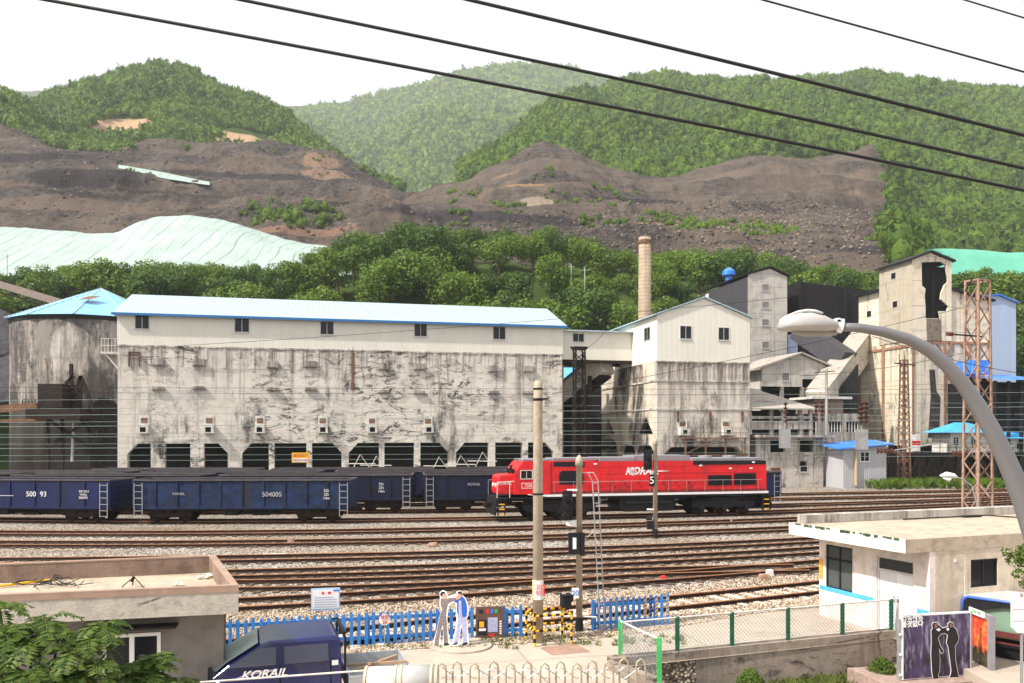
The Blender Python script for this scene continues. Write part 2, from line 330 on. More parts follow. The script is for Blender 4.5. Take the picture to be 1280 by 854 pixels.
# ---------------------------------------------------------------- terrain
def vnoise(x, y, seed=0):
    xi = np.floor(x).astype(np.int64); yi = np.floor(y).astype(np.int64); xf = x-xi; yf = y-yi
    def h(a, b):
        n = (a*374761393+b*668265263+seed*1442695041) & 0x7fffffff; n = (n ^ (n >> 13))*1274126177 & 0x7fffffff; n = n ^ (n >> 16)
        return (n & 0xffff)/65535.0
    u = xf*xf*(3-2*xf); v = yf*yf*(3-2*yf)
    return (h(xi,yi)*(1-u)+h(xi+1,yi)*u)*(1-v)+(h(xi,yi+1)*(1-u)+h(xi+1,yi+1)*u)*v-.5
def fbm(x, y, sc, oct=5, seed=0, ridge=False):
    t = np.zeros_like(x); a = 1
    for i in range(oct):
        n = vnoise(x/sc, y/sc, seed+i); t += a*((.5-2*np.abs(n)) if ridge else n*2); a *= .5; sc *= .5
    return t
def sheet(name, curves, px0, px1, nc, nr, mat, amp=0, nsc=60, seed=0, ridge=False, smooth=True, edge=True, relief=0, terr=0, drop=0):
    """a terrain surface through height curves, each given at its own distance"""
    P = np.linspace(px0, px1, nc); Ys = np.array([c[0] for c in curves], float)
    pys = np.array([np.interp(P, [p[0] for p in c[1]], [p[1] for p in c[1]]) for c in curves])
    if smooth:
        k = np.hanning(9); k /= k.sum()
        pys = np.array([np.convolve(np.pad(r,4,'edge'), k, 'valid') for r in pys])
    zs = H-(pys-HY)/F*Ys[:,None]-drop
    S = np.linspace(0, len(curves)-1, nr); Yr = np.interp(S, range(len(curves)), Ys)
    z = np.array([np.interp(S, range(len(curves)), zs[:,j]) for j in range(nc)]).T
    X = (P[None,:]-CX)/F*Yr[:,None]; Y = np.repeat(Yr[:,None], nc, 1)
    if amp:
        e = np.minimum(1, np.minimum(S, 99)/.15)[:,None]
        z = z+amp*fbm(X, Y, nsc, 6, seed, ridge)*e
        if relief: q = (len(curves)-2)-S; k = np.clip(np.minimum(S/.6, np.abs(q)/.5), 0, 1)[:,None]; z = z+relief*fbm(X, Y*.45, nsc*1.5, 3, seed+60, True)*k
    if terr:
        q = z+5*fbm(X,Y,90,3,seed+5); k = np.clip(np.minimum(S/.5, (len(curves)-2-S)/.35), 0, 1)[:,None]; z = z+terr*np.sin(q/13*6.283)*k*np.clip(.6+2*fbm(X,Y,80,2,seed+9),0,1.3)+terr*.5*fbm(X,Y*.25,9,4,seed+30,True)*k
    v = np.stack([X,Y,z],-1).reshape(-1,3); i = np.arange(nr*nc).reshape(nr,nc)
    f = np.stack([i[:-1,:-1],i[:-1,1:],i[1:,1:],i[1:,:-1]],-1).reshape(-1,4)
    me = bpy.data.meshes.new(name); me.from_pydata(v.tolist(), [], f.tolist()); me.materials.append(mat)
    me.polygons.foreach_set('use_smooth', [True]*len(me.polygons))
    o = bpy.data.objects.new(name, me); COL.objects.link(o); tag(o, kind='structure')
    return o, (X,Y,z)
def curve(Y, *p): return (Y, [(p[i],p[i+1]) for i in range(0,len(p),2)])
# materials
s = Sh('forest floor', 1, 0, 0); s.col(s.ramp(s.noise(s.pos,.05,6,.7),[(.3,(.035,.06,.018)),(.7,(.07,.10,.03))])); M['ffloor'] = s.m
s = Sh('left hill floor', 1, 0, 0); g_ = s.ramp(s.noise(s.pos,.05,6,.7),[(.3,(.035,.06,.018)),(.7,(.07,.10,.03))])
for c_, r1, r2 in ((at(160,164,520), 30, 8), (at(305,176,500), 36, 9)):
    vm = s.t.nodes.new('ShaderNodeVectorMath'); vm.operation = 'LENGTH'; s.t.links.new(s.map(s.pos,(1/r1,0,1/r2),(0,0,0),(-c_.x/r1,0,-c_.z/r2)), vm.inputs[0])
    g_ = s.mix(s.ramp(s.math('ADD', vm.outputs['Value'], s.math('MULTIPLY', s.noise(s.pos,.08,6,.8), .6)), [(1.15/2,1),(1.35/2,0)]) if False else s.ramp(s.math('MULTIPLY', s.math('ADD', vm.outputs['Value'], s.noise(s.pos,.08,6,.8)), .5), [(.70,1),(.80,0)]), g_, (.40,.27,.17))
s.col(g_); M['ffloor2'] = s.m
s = Sh('spoil heap', 1, 0, .05); p = s.pos
k = s.ramp(s.noise(p,.012,8,.62,.6),[(.32,(.033,.031,.034)),(.42,(.075,.066,.064)),(.51,(.185,.143,.112)),(.58,(.10,.085,.076)),(.68,(.225,.168,.125))])
k = s.mix(s.math('MULTIPLY',s.ramp(s.noise(s.map(p,(1,1,4)),.02,6,.6,1.2),[(.54,0),(.60,1)]),.8), k, (.05,.046,.052))
k = s.mix(s.math('MULTIPLY',s.ramp(s.noise(s.map(p,(1,1,1),(0,0,0),(40,9,3)),.016,9,.75),[(.60,0),(.66,1)]),.8), k, (.42,.26,.16))
k = s.mix(s.math('MULTIPLY',s.ramp(s.noise(p,.35,8,.85),[(.44,0),(.58,1)]),.55), k, (.235,.195,.165))
k = s.mix(s.math('MULTIPLY',s.ramp(s.noise(p,.03,9,.8),[(.64,0),(.69,1)]),.6), k, (.08,.11,.035))
def patch(k, px, py, Y, rx, rz, c, f=.85):
    q = at(px,py,Y); vm = s.t.nodes.new('ShaderNodeVectorMath'); vm.operation = 'LENGTH'; s.t.links.new(s.map(p,(1/rx,0,1/rz),(0,0,0),(-q.x/rx,0,-q.z/rz)), vm.inputs[0])
    e = s.math('MULTIPLY', s.math('ADD', vm.outputs['Value'], s.math('MULTIPLY', s.noise(p,.09,8,.8), 1.6)), .5); return s.mix(s.math('MULTIPLY', s.ramp(e,[(.80,1),(.92,0)]), f), k, c)
for a_ in ((158,250,345,24,8,(.045,.042,.048)),(60,222,375,36,3.5,(.05,.047,.052)),(330,238,370,40,2.6,(.055,.052,.056)),(470,262,300,30,2.2,(.05,.047,.05)),(250,262,330,30,3,(.075,.06,.052)),(600,292,262,36,4,(.06,.056,.062)),(805,259,318,20,1.6,(.045,.042,.05)),(930,322,205,40,2.6,(.07,.062,.075)),(540,196,380,30,2,(.07,.06,.065)),
  (407,212,395,8,7,(.42,.27,.18)),(425,236,385,12,5,(.36,.24,.17)),(655,243,325,9,2.2,(.45,.26,.13)),(668,262,300,9,3.2,(.46,.36,.28)),(632,222,360,6,3,(.34,.22,.14)),(380,296,245,17,2.2,(.34,.20,.14)),(30,262,330,22,6,(.21,.155,.125)),(120,275,300,26,5,(.22,.165,.13)),(1000,225,350,50,5,(.23,.175,.14)),(700,215,360,22,5,(.19,.15,.125))): k = patch(k, *a_)
s.col(k); s.bump(s.noise(s.map(p,(1,.35,.35)),.10,9,.75,.6),1,5.0); s.bump(s.noise(p,.5,6,.8),1,1.2); M['spoil'] = s.m
s = Sh('grey spoil', 1, 0, .05); p = s.pos; s.col(s.ramp(s.noise(p,.9,8,.8),[(.3,(.03,.03,.035)),(.7,(.12,.11,.125))])); s.bump(s.noise(p,1,8,.8),1,.5); M['slate'] = s.m
s = Sh('green tarpaulin', .6, 0, .3); p = s.pos; w = s.wave(s.map(p,(1,.3,.3)),.09,'X',7)
s.col(s.mix(s.ramp(w,[(.0,.7),(.03,0)]), s.ramp(s.noise(p,.15,6,.7),[(.3,(.31,.40,.355)),(.7,(.40,.49,.45))]), (.12,.22,.18))); s.bump(s.noise(s.map(p,(1,.25,.25)),.5,7,.7),.8,1); M['tarp'] = s.m
s = Sh('bright green tarpaulin', .6, 0, .3); s.col(s.ramp(s.noise(s.pos,.1,6,.7),[(.3,(.08,.34,.24)),(.7,(.13,.43,.31))])); s.bump(s.noise(s.pos,.2,6,.7),.5,1); M['tarp2'] = s.m
FR = {}
X0, X1 = -260, 1540
sheet('far_hills', [curve(2300,X0,200,X1,200), curve(2500,X0,110,0,106,30,105,60,109,90,122,200,135,380,132,640,120,X1,140), curve(2650,X0,200,X1,200)], X0, X1, 200, 30, M['ffloor'], 25, 300, 3)
_, FR['left_hill'] = sheet('left_hill', [curve(430,X0,195,60,192,200,186,330,192,420,206,470,235,520,250),
  curve(520,X0,120,0,140,25,150,60,172,110,150,200,148,300,155,360,170,410,198,450,220,520,250),
  curve(620,X0,118,0,140,20,145,45,127,70,116,100,106,130,94,160,85,195,81,240,89,280,107,330,124,355,139,390,164,415,190,440,212,520,250),
  curve(720,X0,180,200,140,520,260)], X0, 520, 170, 70, M['ffloor2'], 3, 50, 5, relief=14, drop=4.5)
_, FR['left_spur'] = sheet('left_spur', [curve(400,X0,200,0,178,40,185,85,195,110,200), curve(470,X0,100,0,117,22,125,45,141,62,160,85,180,110,200), curve(540,X0,170,110,215)], X0, 110, 60, 30, M['ffloor'], 3, 40, 6)
_, FR['middle_hill'] = sheet('middle_hill', [curve(1150,300,240,480,240,560,240,640,220,900,220,X1,220),
  curve(1600,300,190,380,170,450,190,520,170,620,150,700,150,900,160,X1,160),
  curve(2100,300,150,380,135,430,132,480,118,520,111,560,99,590,88,640,84,700,83,725,87,760,97,900,110,X1,140), curve(2350,300,230,X1,230)], 330, 1000, 190, 90, M['ffloor'], 10, 190, 8, relief=80, drop=10)
_, FR['right_hill'] = sheet('right_hill', [curve(300,560,300,640,310,1000,330,1100,312,1200,308,X1,300),
  curve(450,560,250,600,235,660,200,760,225,850,222,940,200,1000,195,1060,192,1110,170,1200,205,1280,215,X1,210),
  curve(620,560,250,590,232,620,212,650,195,690,165,760,170,850,168,940,150,1040,150,1110,135,1180,145,1280,165,X1,160),
  curve(800,560,270,600,232,640,200,680,160,720,128,760,105,800,94,850,91,900,94,960,98,1000,91,1080,96,1180,98,1280,110,X1,128),
  curve(950,560,300,X1,170)], 570, X1, 230, 100, M['ffloor'], 5, 60, 9, relief=30, drop=5)
_, FR['spoil_left'] = sheet('spoil_slope', [curve(195,X0,340,X1,345), curve(250,X0,300,100,305,300,290,420,292,500,282,560,285,640,318),
  curve(330,X0,235,0,225,60,215,150,228,260,246,380,252,460,262,560,276,640,315),
  curve(400,X0,160,0,163,40,172,70,186,110,188,200,184,270,186,330,190,380,196,420,200,450,214,480,230,505,243,560,262,640,310), curve(470,X0,200,200,215,640,330)],
  X0, 640, 420, 220, M['spoil'], 8, 55, 11, True, terr=2.4)
_, FR['spoil_right'] = sheet('spoil_slope', [curve(185,430,330,700,338,X1,345), curve(240,430,310,560,285,640,290,800,300,1000,300,1110,305,1200,340),
  curve(310,430,300,520,262,580,255,640,250,700,245,760,262,850,268,950,255,1050,262,1112,285,1150,330),
  curve(380,430,290,520,250,560,240,590,231,620,212,650,194,672,183,690,185,720,196,760,216,800,228,850,222,900,206,940,196,1000,191,1050,190,1090,188,1112,194,1122,240,1150,320), curve(440,430,300,672,215,1150,330)],
  430, 1150, 400, 220, M['spoil'], 6, 45, 12, True, terr=1.8)
BX = [curve(97,X0,602,X1,602), curve(104,X0,570,X1,570)]
TOPG = [X0,388,0,385,200,378,300,374,400,352,520,330,640,334,750,345,850,362,1000,372,1100,382,1280,392,X1,392]
_, FR['belt'] = sheet('wooded_slope', [curve(97,X0,602,X1,602), curve(113,X0,594,X1,594), curve(150,*[v+(6 if i%2 else 0) for i,v in enumerate(TOPG)]), curve(168,*TOPG), curve(200,X0,345,300,338,640,322,900,336,1280,345,X1,345), curve(240,X0,360,X1,360)], X0, X1, 220, 60, M['ffloor'], 1.2, 15, 14)
# tarpaulin covered heaps
o, _ = sheet('tarpaulin_heap', [curve(170,-80,345,460,345), curve(185,-80,300,0,316,60,320,120,322,180,312,300,312,380,318,460,332),
  curve(205,-80,290,0,287,40,288,90,290,140,291,150,290,165,280,185,273,205,271,240,271,285,275,330,290,380,303,415,306,460,330), curve(225,-80,310,200,290,415,312,460,335)], -80, 440, 130, 40, M['tarp'], .7, 14, 17)
tag(o, 'pale green tarpaulin covering a huge rounded spoil heap at the left behind the trees', 'covered heap', kind='thing'); o.name = 'tarpaulin_covered_heap'
o, _ = sheet('tarpaulin_sheet', [curve(205,1060,330,1100,352,1300,365), curve(215,1060,329,1095,311,1140,309,1280,314,1300,316), curve(235,1060,332,1300,330)], 1062, 1300, 60, 14, M['tarp2'], .3, 10, 18)
tag(o, 'bright green tarpaulin covering the slope above the trees at the right', 'tarpaulin', kind='thing')
o, _ = sheet('tarpaulin_strip', [curve(322,148,222.5,205,236,262,244.5), curve(330,148,217.5,205,227,262,239.5), curve(336,148,221,262,243)], 148, 262, 30, 6, M['tarp'], 0)
tag(o, 'narrow pale green tarpaulin strip lying on the brown spoil slope', 'tarpaulin', kind='thing')
o.location.z += 4.0
o, _ = sheet('slate_heap', [curve(108,-120,520,25,500,60,520), curve(125,-120,380,0,388,20,392,40,430,60,470), curve(140,-120,410,60,500)], -120, 60, 40, 20, M['slate'], 1, 6, 19)
tag(o, 'dark grey slate waste heap beside the concrete silo', 'waste heap', kind='thing')
# forest crowns on the hills: one mass each, nobody could count them
bm = bmesh.new(); bmesh.ops.create_icosphere(bm, subdivisions=1, radius=1); IV = np.array([v.co[:] for v in bm.verts]); IF = np.array([[v.index for v in f.verts] for f in bm.faces]); bm.free()
def bigmesh(name, V, Fc, mat):
    me = bpy.data.meshes.new(name); n = len(V); m, k = Fc.shape
    me.vertices.add(n); me.vertices.foreach_set('co', V.astype(np.float32).ravel())
    me.loops.add(m*k); me.loops.foreach_set('vertex_index', Fc.astype(np.int32).ravel())
    me.polygons.add(m); me.polygons.foreach_set('loop_start', np.arange(0,m*k,k,dtype=np.int32)); me.update(calc_edges=True)
    me.materials.append(mat); o = bpy.data.objects.new(name, me); COL.objects.link(o); return o
def crowns(name, pts, size, mat, nq=34, cone=0):
    """lumpy little trees: a bumpy core and ragged leaf clumps round it"""
    n = len(pts); variants = []
    for v in range(6):
        r = np.random.default_rng(v+50); d = IV/np.linalg.norm(IV,axis=1)[:,None]
        core = d*(.55+.3*r.random(len(d)))[:,None]*np.array([1,1,.95])
        q = r.normal(size=(nq,3)); q /= np.linalg.norm(q,axis=1)[:,None]; q[:,2] = np.abs(q[:,2])*.9+.0*q[:,2]-.15; q *= (.72+.38*r.random(nq))[:,None]
        a = r.normal(size=(nq,3))*.19; b = r.normal(size=(nq,3))*.19
        tri = np.stack([q-a, q+b, q+a*.7-b*.5],1).reshape(-1,3)
        variants.append(np.vstack([core,tri]))
    nf = np.vstack([IF, (np.arange(nq*3).reshape(-1,3)+len(IV))]); nv = len(IV)+nq*3
    vi = rng.integers(0,6,n); base = np.array(variants)[vi]
    t = rng.random(n)*6.283; sc = size*(.5+1.05*rng.random(n)**2); c, s_ = np.cos(t)[:,None], np.sin(t)[:,None]
    x = base[:,:,0]*c-base[:,:,1]*s_; y = base[:,:,0]*s_+base[:,:,1]*c; z = base[:,:,2]*(1.05+.5*rng.random(n))[:,None]
    V = np.stack([x,y,z],-1)*sc[:,None,None]+pts[:,None,:]+np.array([0,0,1])*sc[:,None,None]*.55
    Fc = (nf[None]+(np.arange(n)*nv)[:,None,None]).reshape(-1,3)
    return bigmesh(name, V.reshape(-1,3), Fc, mat)
def scatter(G, n, cond=None, px=None):
    X,Y,Z = G; nr,nc = X.shape
    # weight cells by area
    A = np.abs((X[:-1,1:]-X[:-1,:-1]))*np.sqrt((Y[1:,:-1]-Y[:-1,:-1])**2+(Z[1:,:-1]-Z[:-1,:-1])**2)
    w = (A/A.sum()).ravel(); idx = rng.choice(len(w), n, p=w); r, c = idx//(nc-1), idx%(nc-1); u, v = rng.random(n), rng.random(n)
    def L(G): return (G[r,c]*(1-u)+G[r,c+1]*u)*(1-v)+(G[r+1,c]*(1-u)+G[r+1,c+1]*u)*v
    p = np.stack([L(X),L(Y),L(Z)],-1)
    if cond is not None: p = p[cond(p)]
    return p
def pxy(p): return p[:,0]/p[:,1]*F+CX, HY-(p[:,2]-H)/p[:,1]*F
def vis(lo, hi, ymax):   # keep only what the place's view can show
    def f(p): x, y = pxy(p); return (x > lo) & (x < hi) & (y < ymax)
    return f
def bare(p):  # bare orange scarps on the left hill
    x, y = pxy(p); n = fbm(p[:,0], p[:,1], 30, 3, 77)
    a = ((x-160)/45)**2+((y-163)/11)**2 < 1+n; b = ((x-305)/55)**2+((y-175)/12)**2 < 1+n
    return ~(a | b)
p = scatter(FR['left_hill'], 15000, vis(-150, 520, 240)); p = p[(p[:,1] < 660)]; p = p[bare(p)]
tag(crowns('hill_forest', p, 3.3, M['leafhill']), 'dense broadleaf forest covering the rounded hill at the left', 'forest', kind='stuff')
p = scatter(FR['left_spur'], 1900, vis(-150, 120, 215)); p = p[p[:,1] < 500]
tag(crowns('spur_forest', p, 3.1, M['leafhill']), 'forest on the low spur at the far left edge', 'forest', kind='stuff')
p = scatter(FR['middle_hill'], 19000, vis(330, 900, 262)); p = p[p[:,1] < 2250]
tag(crowns('hill_forest', p, 8.0, M['leafhill'], 26), 'hazy forest covering the farthest hill in the middle', 'forest', kind='stuff')
def spoilmask(p):
    x, y = pxy(p); top = np.interp(x, [560,590,620,650,672,690,720,760,800,850,900,940,1000,1050,1090,1112,1116,1130], [250,236,218,200,190,192,203,224,236,230,214,204,198,195,192,204,300,330])
    return y < top
p = scatter(FR['right_hill'], 33000, vis(575, 1400, 335)); p = p[(p[:,1] < 860) & spoilmask(p)]
q9 = scatter(FR['spoil_right'], 9000, vis(1088, 1150, 335)); x9, y9 = pxy(q9); q9 = q9[(x9 > 1108+8*fbm(q9[:,0],q9[:,1],20,3,4)) & (y9 > 186)]; p = np.vstack([p, q9])
tag(crowns('hill_forest', p, 3.4, M['leafhill']), 'dark green forest covering the long ridge at the right', 'forest', kind='stuff')
# scrub on the spoil
def patches(G, n, th, lo, hi, y0, y1, seed):
    p = scatter(G, n, vis(lo, hi, 9999)); x, y = pxy(p); k = fbm(p[:,0], p[:,1], 25, 3, seed)
    return p[(k > th) & (y > y0) & (y < y1)]
p = np.vstack([patches(FR['spoil_right'], 12000, .86, 560, 1110, 190, 330, 21), patches(FR['spoil_left'], 9000, .9, 60, 560, 180, 300, 22)])
x, y = pxy(scatter(FR['spoil_left'], 10)); 
q = scatter(FR['spoil_left'], 6000, vis(300, 470, 300)); x, y = pxy(q); q = q[(y > 262) & (((x-375)/85)**2+((y-272)/15)**2 < 1.0+fbm(q[:,0],q[:,1],12,3,8))]
q2 = scatter(FR['spoil_right'], 9000, vis(640, 820, 300)); x, y = pxy(q2); q2 = q2[((x-735)/70)**2+((y-247)/13)**2 < 1][::4]
q3 = scatter(FR['spoil_left'], 9000, vis(40, 470, 300)); x, y = pxy(q3); q3 = q3[(np.abs(y-np.interp(x,[40,110,200,330,420,470],[172,188,184,190,202,220])) < 4) & (fbm(q3[:,0],q3[:,1],14,3,5) > -.05)][::2]
tag(crowns('scrub', np.vstack([p,q2]), .95, M['leafhill'], 16), 'low green scrub dotted over the brown spoil slopes', 'scrub', kind='stuff')
tag(crowns('scrub', np.vstack([q,q3]), 1.6, M['leafhill'], 24), 'bushy green growth along the top and middle of the left spoil slope', 'scrub', kind='stuff')
def rocks(name, label, pts, r0, r1):
    n = len(pts); r_ = r0+(r1-r0)*rng.random(n)**3; v = IV[None]*r_[:,None,None]*rng.uniform(.5,1.3,(n,12,1)); v[:,:,2] *= .75; v = v+pts[:,None,:]
    s = Sh(name, 1, 0, .05); g_ = s.t.nodes.new('ShaderNodeNewGeometry'); s.col(s.ramp(g_.outputs['Random Per Island'],[(0,(.05,.045,.045)),(.4,(.12,.10,.088)),(.8,(.20,.155,.12)),(1,(.28,.22,.17))]))
    tag(bigmesh(name, v.reshape(-1,3), (IF[None]+(np.arange(n)*12)[:,None,None]).reshape(-1,3), s.m), label, kind='stuff')
p = scatter(FR['spoil_right'], 42000, vis(560, 1120, 335)); x, y = pxy(p); p = p[(y > 250+6*fbm(p[:,0],p[:,1],20,2,3)) & (y > np.interp(x,[560,690,760],[290,262,250])) & ~((x-735)**2/4000+(y-247)**2/200 < 1)]
rocks('loose_rock', 'coarse brown rock rubble covering the lower spoil fan behind the chimney', p, .16, .75)
p = scatter(FR['spoil_left'], 9000, vis(-60, 560, 300)); rocks('loose_rock', 'scattered rocks on the left spoil slope', p, .15, .8)
# ---------------------------------------------------------------- the wooded belt: every tree a thing
def leafcloud(blobs, n, size, seed, up=.5):
    r = np.random.default_rng(seed); B = np.array(blobs); w = B[:,3]**2; bi = r.choice(len(B), n, p=w/w.sum())
    d = r.normal(size=(n,3)); d[:,2] += .25; d /= np.linalg.norm(d,axis=1)[:,None]
    rad = B[bi,3]*(.55+.5*r.random(n)**.6); c = B[bi,:3]+d*rad[:,None]*np.array([1,1,.8])
    nrm = d+r.normal(size=(n,3))*.7; nrm[:,2] += up; nrm /= np.linalg.norm(nrm,axis=1)[:,None]
    t = np.cross(nrm, r.normal(size=(n,3))); t /= np.linalg.norm(t,axis=1)[:,None]; b = np.cross(nrm, t)
    s_ = size*(.6+.8*r.random(n))[:,None]
    V = np.stack([c-t*s_, c-b*s_*.5, c+t*s_, c+b*s_*.5],1).reshape(-1,3); return V, np.arange(n*4).reshape(-1,4)
def make_tree(seed, h, w, mat, n=2400, leaf=.26, nb=13):
    r = random.Random(seed); root = empty('broadleaf_tree', (0,0,-200)); blobs = [(0,0,h*.68,w*.42)]
    tr = MB(); tr.tube([(0,0,-.8),(.1,0,h*.3),(0,.1,h*.62)], [.22,.16,.07], 7)
    for i in range(nb):
        a = r.random()*6.283; rr = w*(.15+.38*r.random()); z = h*(.38+.5*r.random()); rr *= 1-.5*max(0,(z/h-.6))
        b = (math.cos(a)*rr, math.sin(a)*rr, z, w*(.15+.14*r.random())); blobs.append(b)
        if i < 6: tr.tube([(0,0,h*(.25+.05*i)), (b[0]*.5,b[1]*.5,(h*.3+z)/2), b[:3]], [.09,.06,.02], 5)
    tr.build('trunk', M['bark'], root)
    V, Fc = leafcloud(blobs, n, leaf, seed); c = bigmesh('crown', V, Fc, mat); c.parent = root
    return root
protos = [make_tree(100+i, 8.5+i%3, 6.5+(i%4)*.7, M['leafA'] if i%2 else M['leafB'], 3000) for i in range(6)]
X,Y,Z = FR['belt']
def beltz(x, y):
    px = x/y*F+CX; j = int(np.clip((px-X0)/(X1-X0)*(X.shape[1]-1), 0, X.shape[1]-1)); return float(np.interp(y, Y[:,j], Z[:,j]))
spots = []
for row, (Yr, st) in enumerate([(117,5.6),(125,5.4),(133,5.2),(141,5.2),(149,5.2),(158,5.4),(168,5.8),(180,7)]):
    xx = -Yr*.72
    while xx < Yr*.72:
        x = xx+random.uniform(-2,2); y = Yr+random.uniform(-3.5,3.5); px = x/y*F+CX; xx += st
        # drop what stands wholly behind the buildings
        z = beltz(x, y); topy = HY-(z+9-H)/y*F
        lim = np.interp(px, [0,18,20,150,155,700,705,750,780,870,940,985,990,1068,1070,1099,1101,1190,1192,1240,1242,1270,1275], [999,999,372,372,372,398,452,452,398,372,336,345,430,430,372,372,325,325,368,372,368,372,560])
        cap = np.interp(px, [0,60,130,200,240,300,350,400,430,470,520,560,640,720,760,800,850,900,940,1000,1060,1100,1190,1240,1280],[334,332,332,326,335,334,330,320,296,290,279,284,288,294,308,322,306,312,306,330,338,338,340,340,345])
        sc = .8+.45*random.random(); topy = HY-(z+9.3*sc-H)/y*F
        if topy < cap: sc *= 1-(cap-topy)/F*y/(9.3*sc); topy = cap
        if px < -20 or px > 1300 or topy > lim or sc < .42 or (980 < px < 1072 and y < 134): continue
        if px < 40 and y < 135 and topy < 425: continue
        if 60 > px and y < 112: y = 112
        spots.append((x, y, z, sc))
random.shuffle(spots)
places = [(-1,160,'at the far left of the wooded belt'),(160,330,'in the belt behind the left end of the long bunker'),(330,480,'in the belt behind the middle of the long bunker'),
  (480,640,'in the highest part of the belt behind the long bunker'),(640,790,'in the belt behind the covered bridge and left of the chimney'),
  (790,990,'in the belt between the chimney and the dark clad tower'),(990,1110,'in the belt left of the tall stained tower'),(1110,1400,'in the belt right of the tall stained tower')]
for i, (x, y, z, sc) in enumerate(spots):
    pr = protos[i%6]; px = x/y*F+CX
    where = next((t for a,b,t in places if a <= px < b), places[0][2])
    kind = 'light green bushy tree' if (i%6)%2 else 'dark green bushy tree'
    dup(pr, (x,y,z-.3), random.random()*6.28, f'{kind} {where}', sc, group=f'{kind}s {where}')['category'] = 'tree'
for pr in protos:
    for ch in list(pr.children): bpy.data.objects.remove(ch)
    bpy.data.objects.remove(pr)
# ---------------------------------------------------------------- flat ground
s = Sh('ballast', .95, 0, .1); p = s.pos
v1 = s.vor(p, 12, 'Color'); tn = s.noise(p, .18, 5, .6); 
g = s.mix(s.ramp(tn,[(.38,0),(.62,1)]), (.52,.43,.33), (.58,.54,.49))
sep = s.t.nodes.new('ShaderNodeSeparateColor'); s.t.links.new(v1, sep.inputs[0])
g = s.mix(1, g, s.ramp(sep.outputs[0], [(0,.28),(.35,.8),(1,1.25)]), 'MULTIPLY')
g = s.mix(s.ramp(s.vor(p, 12), [(.40,0),(.60,.9)]), g, (.06,.045,.035))
g = s.mix(s.math('MULTIPLY', s.ramp(s.noise(s.map(p,(.3,1.4,1)), .35, 7, .7),[(.52,0),(.66,1)]), .6), g, (.16,.10,.07))
s.col(g); s.bump(s.vor(p, 12), .9, .06); M['ballast'] = s.m
s = Sh('yard concrete', .9, 0, .15); p = s.pos
g = s.ramp(s.noise(p,.7,8,.7),[(.3,(.37,.31,.25)),(.7,(.50,.43,.355))]); g = s.mix(s.math('MULTIPLY',s.ramp(s.noise(p,1.6,8,.75),[(.56,0),(.68,1)]),.5), g, (.26,.20,.15))
g = s.mix(s.math('MULTIPLY',s.brick(s.map(p,(1,1,1),(0,0,R(-13))),5,4,.03),.5), g, (.2,.16,.12)); s.col(g); s.bump(s.noise(p,14,6,.7),.3,.02); M['yard'] = s.m
s = Sh('soil', 1, 0, 0); s.col(s.ramp(s.noise(s.pos,.8,8,.7),[(.3,(.10,.075,.05)),(.7,(.22,.17,.12))])); s.bump(s.noise(s.pos,3,6,.7),.6,.1); M['soil'] = s.m
def flat(name, pts, z, mat, low=None):
    m = MB()
    if low is None: m.quad(*[(a,b,z) for a,b in pts])
    else: m.plate([pts], low, z, 'z')
    return tag(m.build(name, mat, recalc=low is not None), kind='structure')
gz = MB(); gz.quad((-6000,-300,-1.25),(6000,-300,-1.25),(6000,8000,-1.25),(-6000,8000,-1.25)); tag(gz.build('ground', M['soil'], recalc=False), kind='structure')
flat('railway_yard', [(-150,-2),(9.5,-2),(2.35,19.9),(10.6,22.9),(11.2,22.3),(150,80),(150,100),(-150,100)], 0, M['ballast'], -1.2)
bl = [gr(200,826),gr(268,822),gr(430,813),gr(560,806),gr(650,802),gr(740,797),gr(835,783),gr(940,765),gr(1020,757)]
flat('concrete_yard', [(-20,-1.9),(9.4,-1.9),(2.3,19.85),(10.5,22.8),(11.1,22.2),(14.0,24.5)]+[(p.x,p.y) for p in reversed(bl)]+[(-20,20)], .006, M['yard'])
a_ = [gr(940,613), gr(1290,604), gr(1290,596), gr(940,602)]
flat('lower_path', [(5.2,2),(30,2),(30,30),(12.5,21.6),(11,20.6),(9.5,20.6)], -1.21, M['yard'])
# ---------------------------------------------------------------- railway tracks
class Track:
    def __init__(s, pts, z=0, ext=(-62,95)):
        g = [gr(px,py,.17) for px,py in pts]; xs = [p.x for p in g]; ys = [p.y for p in g]
        s.c = np.polyfit(xs, ys, min(3,len(xs)-1)); s.x0, s.x1 = min(xs), max(xs); s.z = z; s.ext = ext
    def y(s, x):
        d = np.polyder(s.c)
        if x < s.x0: return float(np.polyval(s.c,s.x0)+np.polyval(d,s.x0)*(x-s.x0))
        if x > s.x1: return float(np.polyval(s.c,s.x1)+np.polyval(d,s.x1)*(x-s.x1))
        return float(np.polyval(s.c,x))
    def fr(s, x):
        t = Vector((1, (s.y(x+.5)-s.y(x-.5)), 0)).normalized(); return Vector((x, s.y(x), s.z)), t, Vector((-t.y,t.x,0))
    def atpx(s, px):
        lo, hi = -90, 120; k = (px-CX)/F
        for _ in range(50):
            mid = (lo+hi)/2
            if mid < k*s.y(mid): lo = mid
            else: hi = mid
        return lo
    def step(s, x, dist):
        n = 24
        for _ in range(n): x += dist/n*s.fr(x)[1].x
        return x
s = Sh('sleepers', .9, 0, .1); s.col(s.ramp(s.noise(s.pos,2,5,.6),[(.3,(.05,.035,.027)),(.7,(.16,.12,.09))])); M['sleeper'] = s.m
M['sleeperc'] = plain('concrete sleeper', (.55,.49,.42), .9)
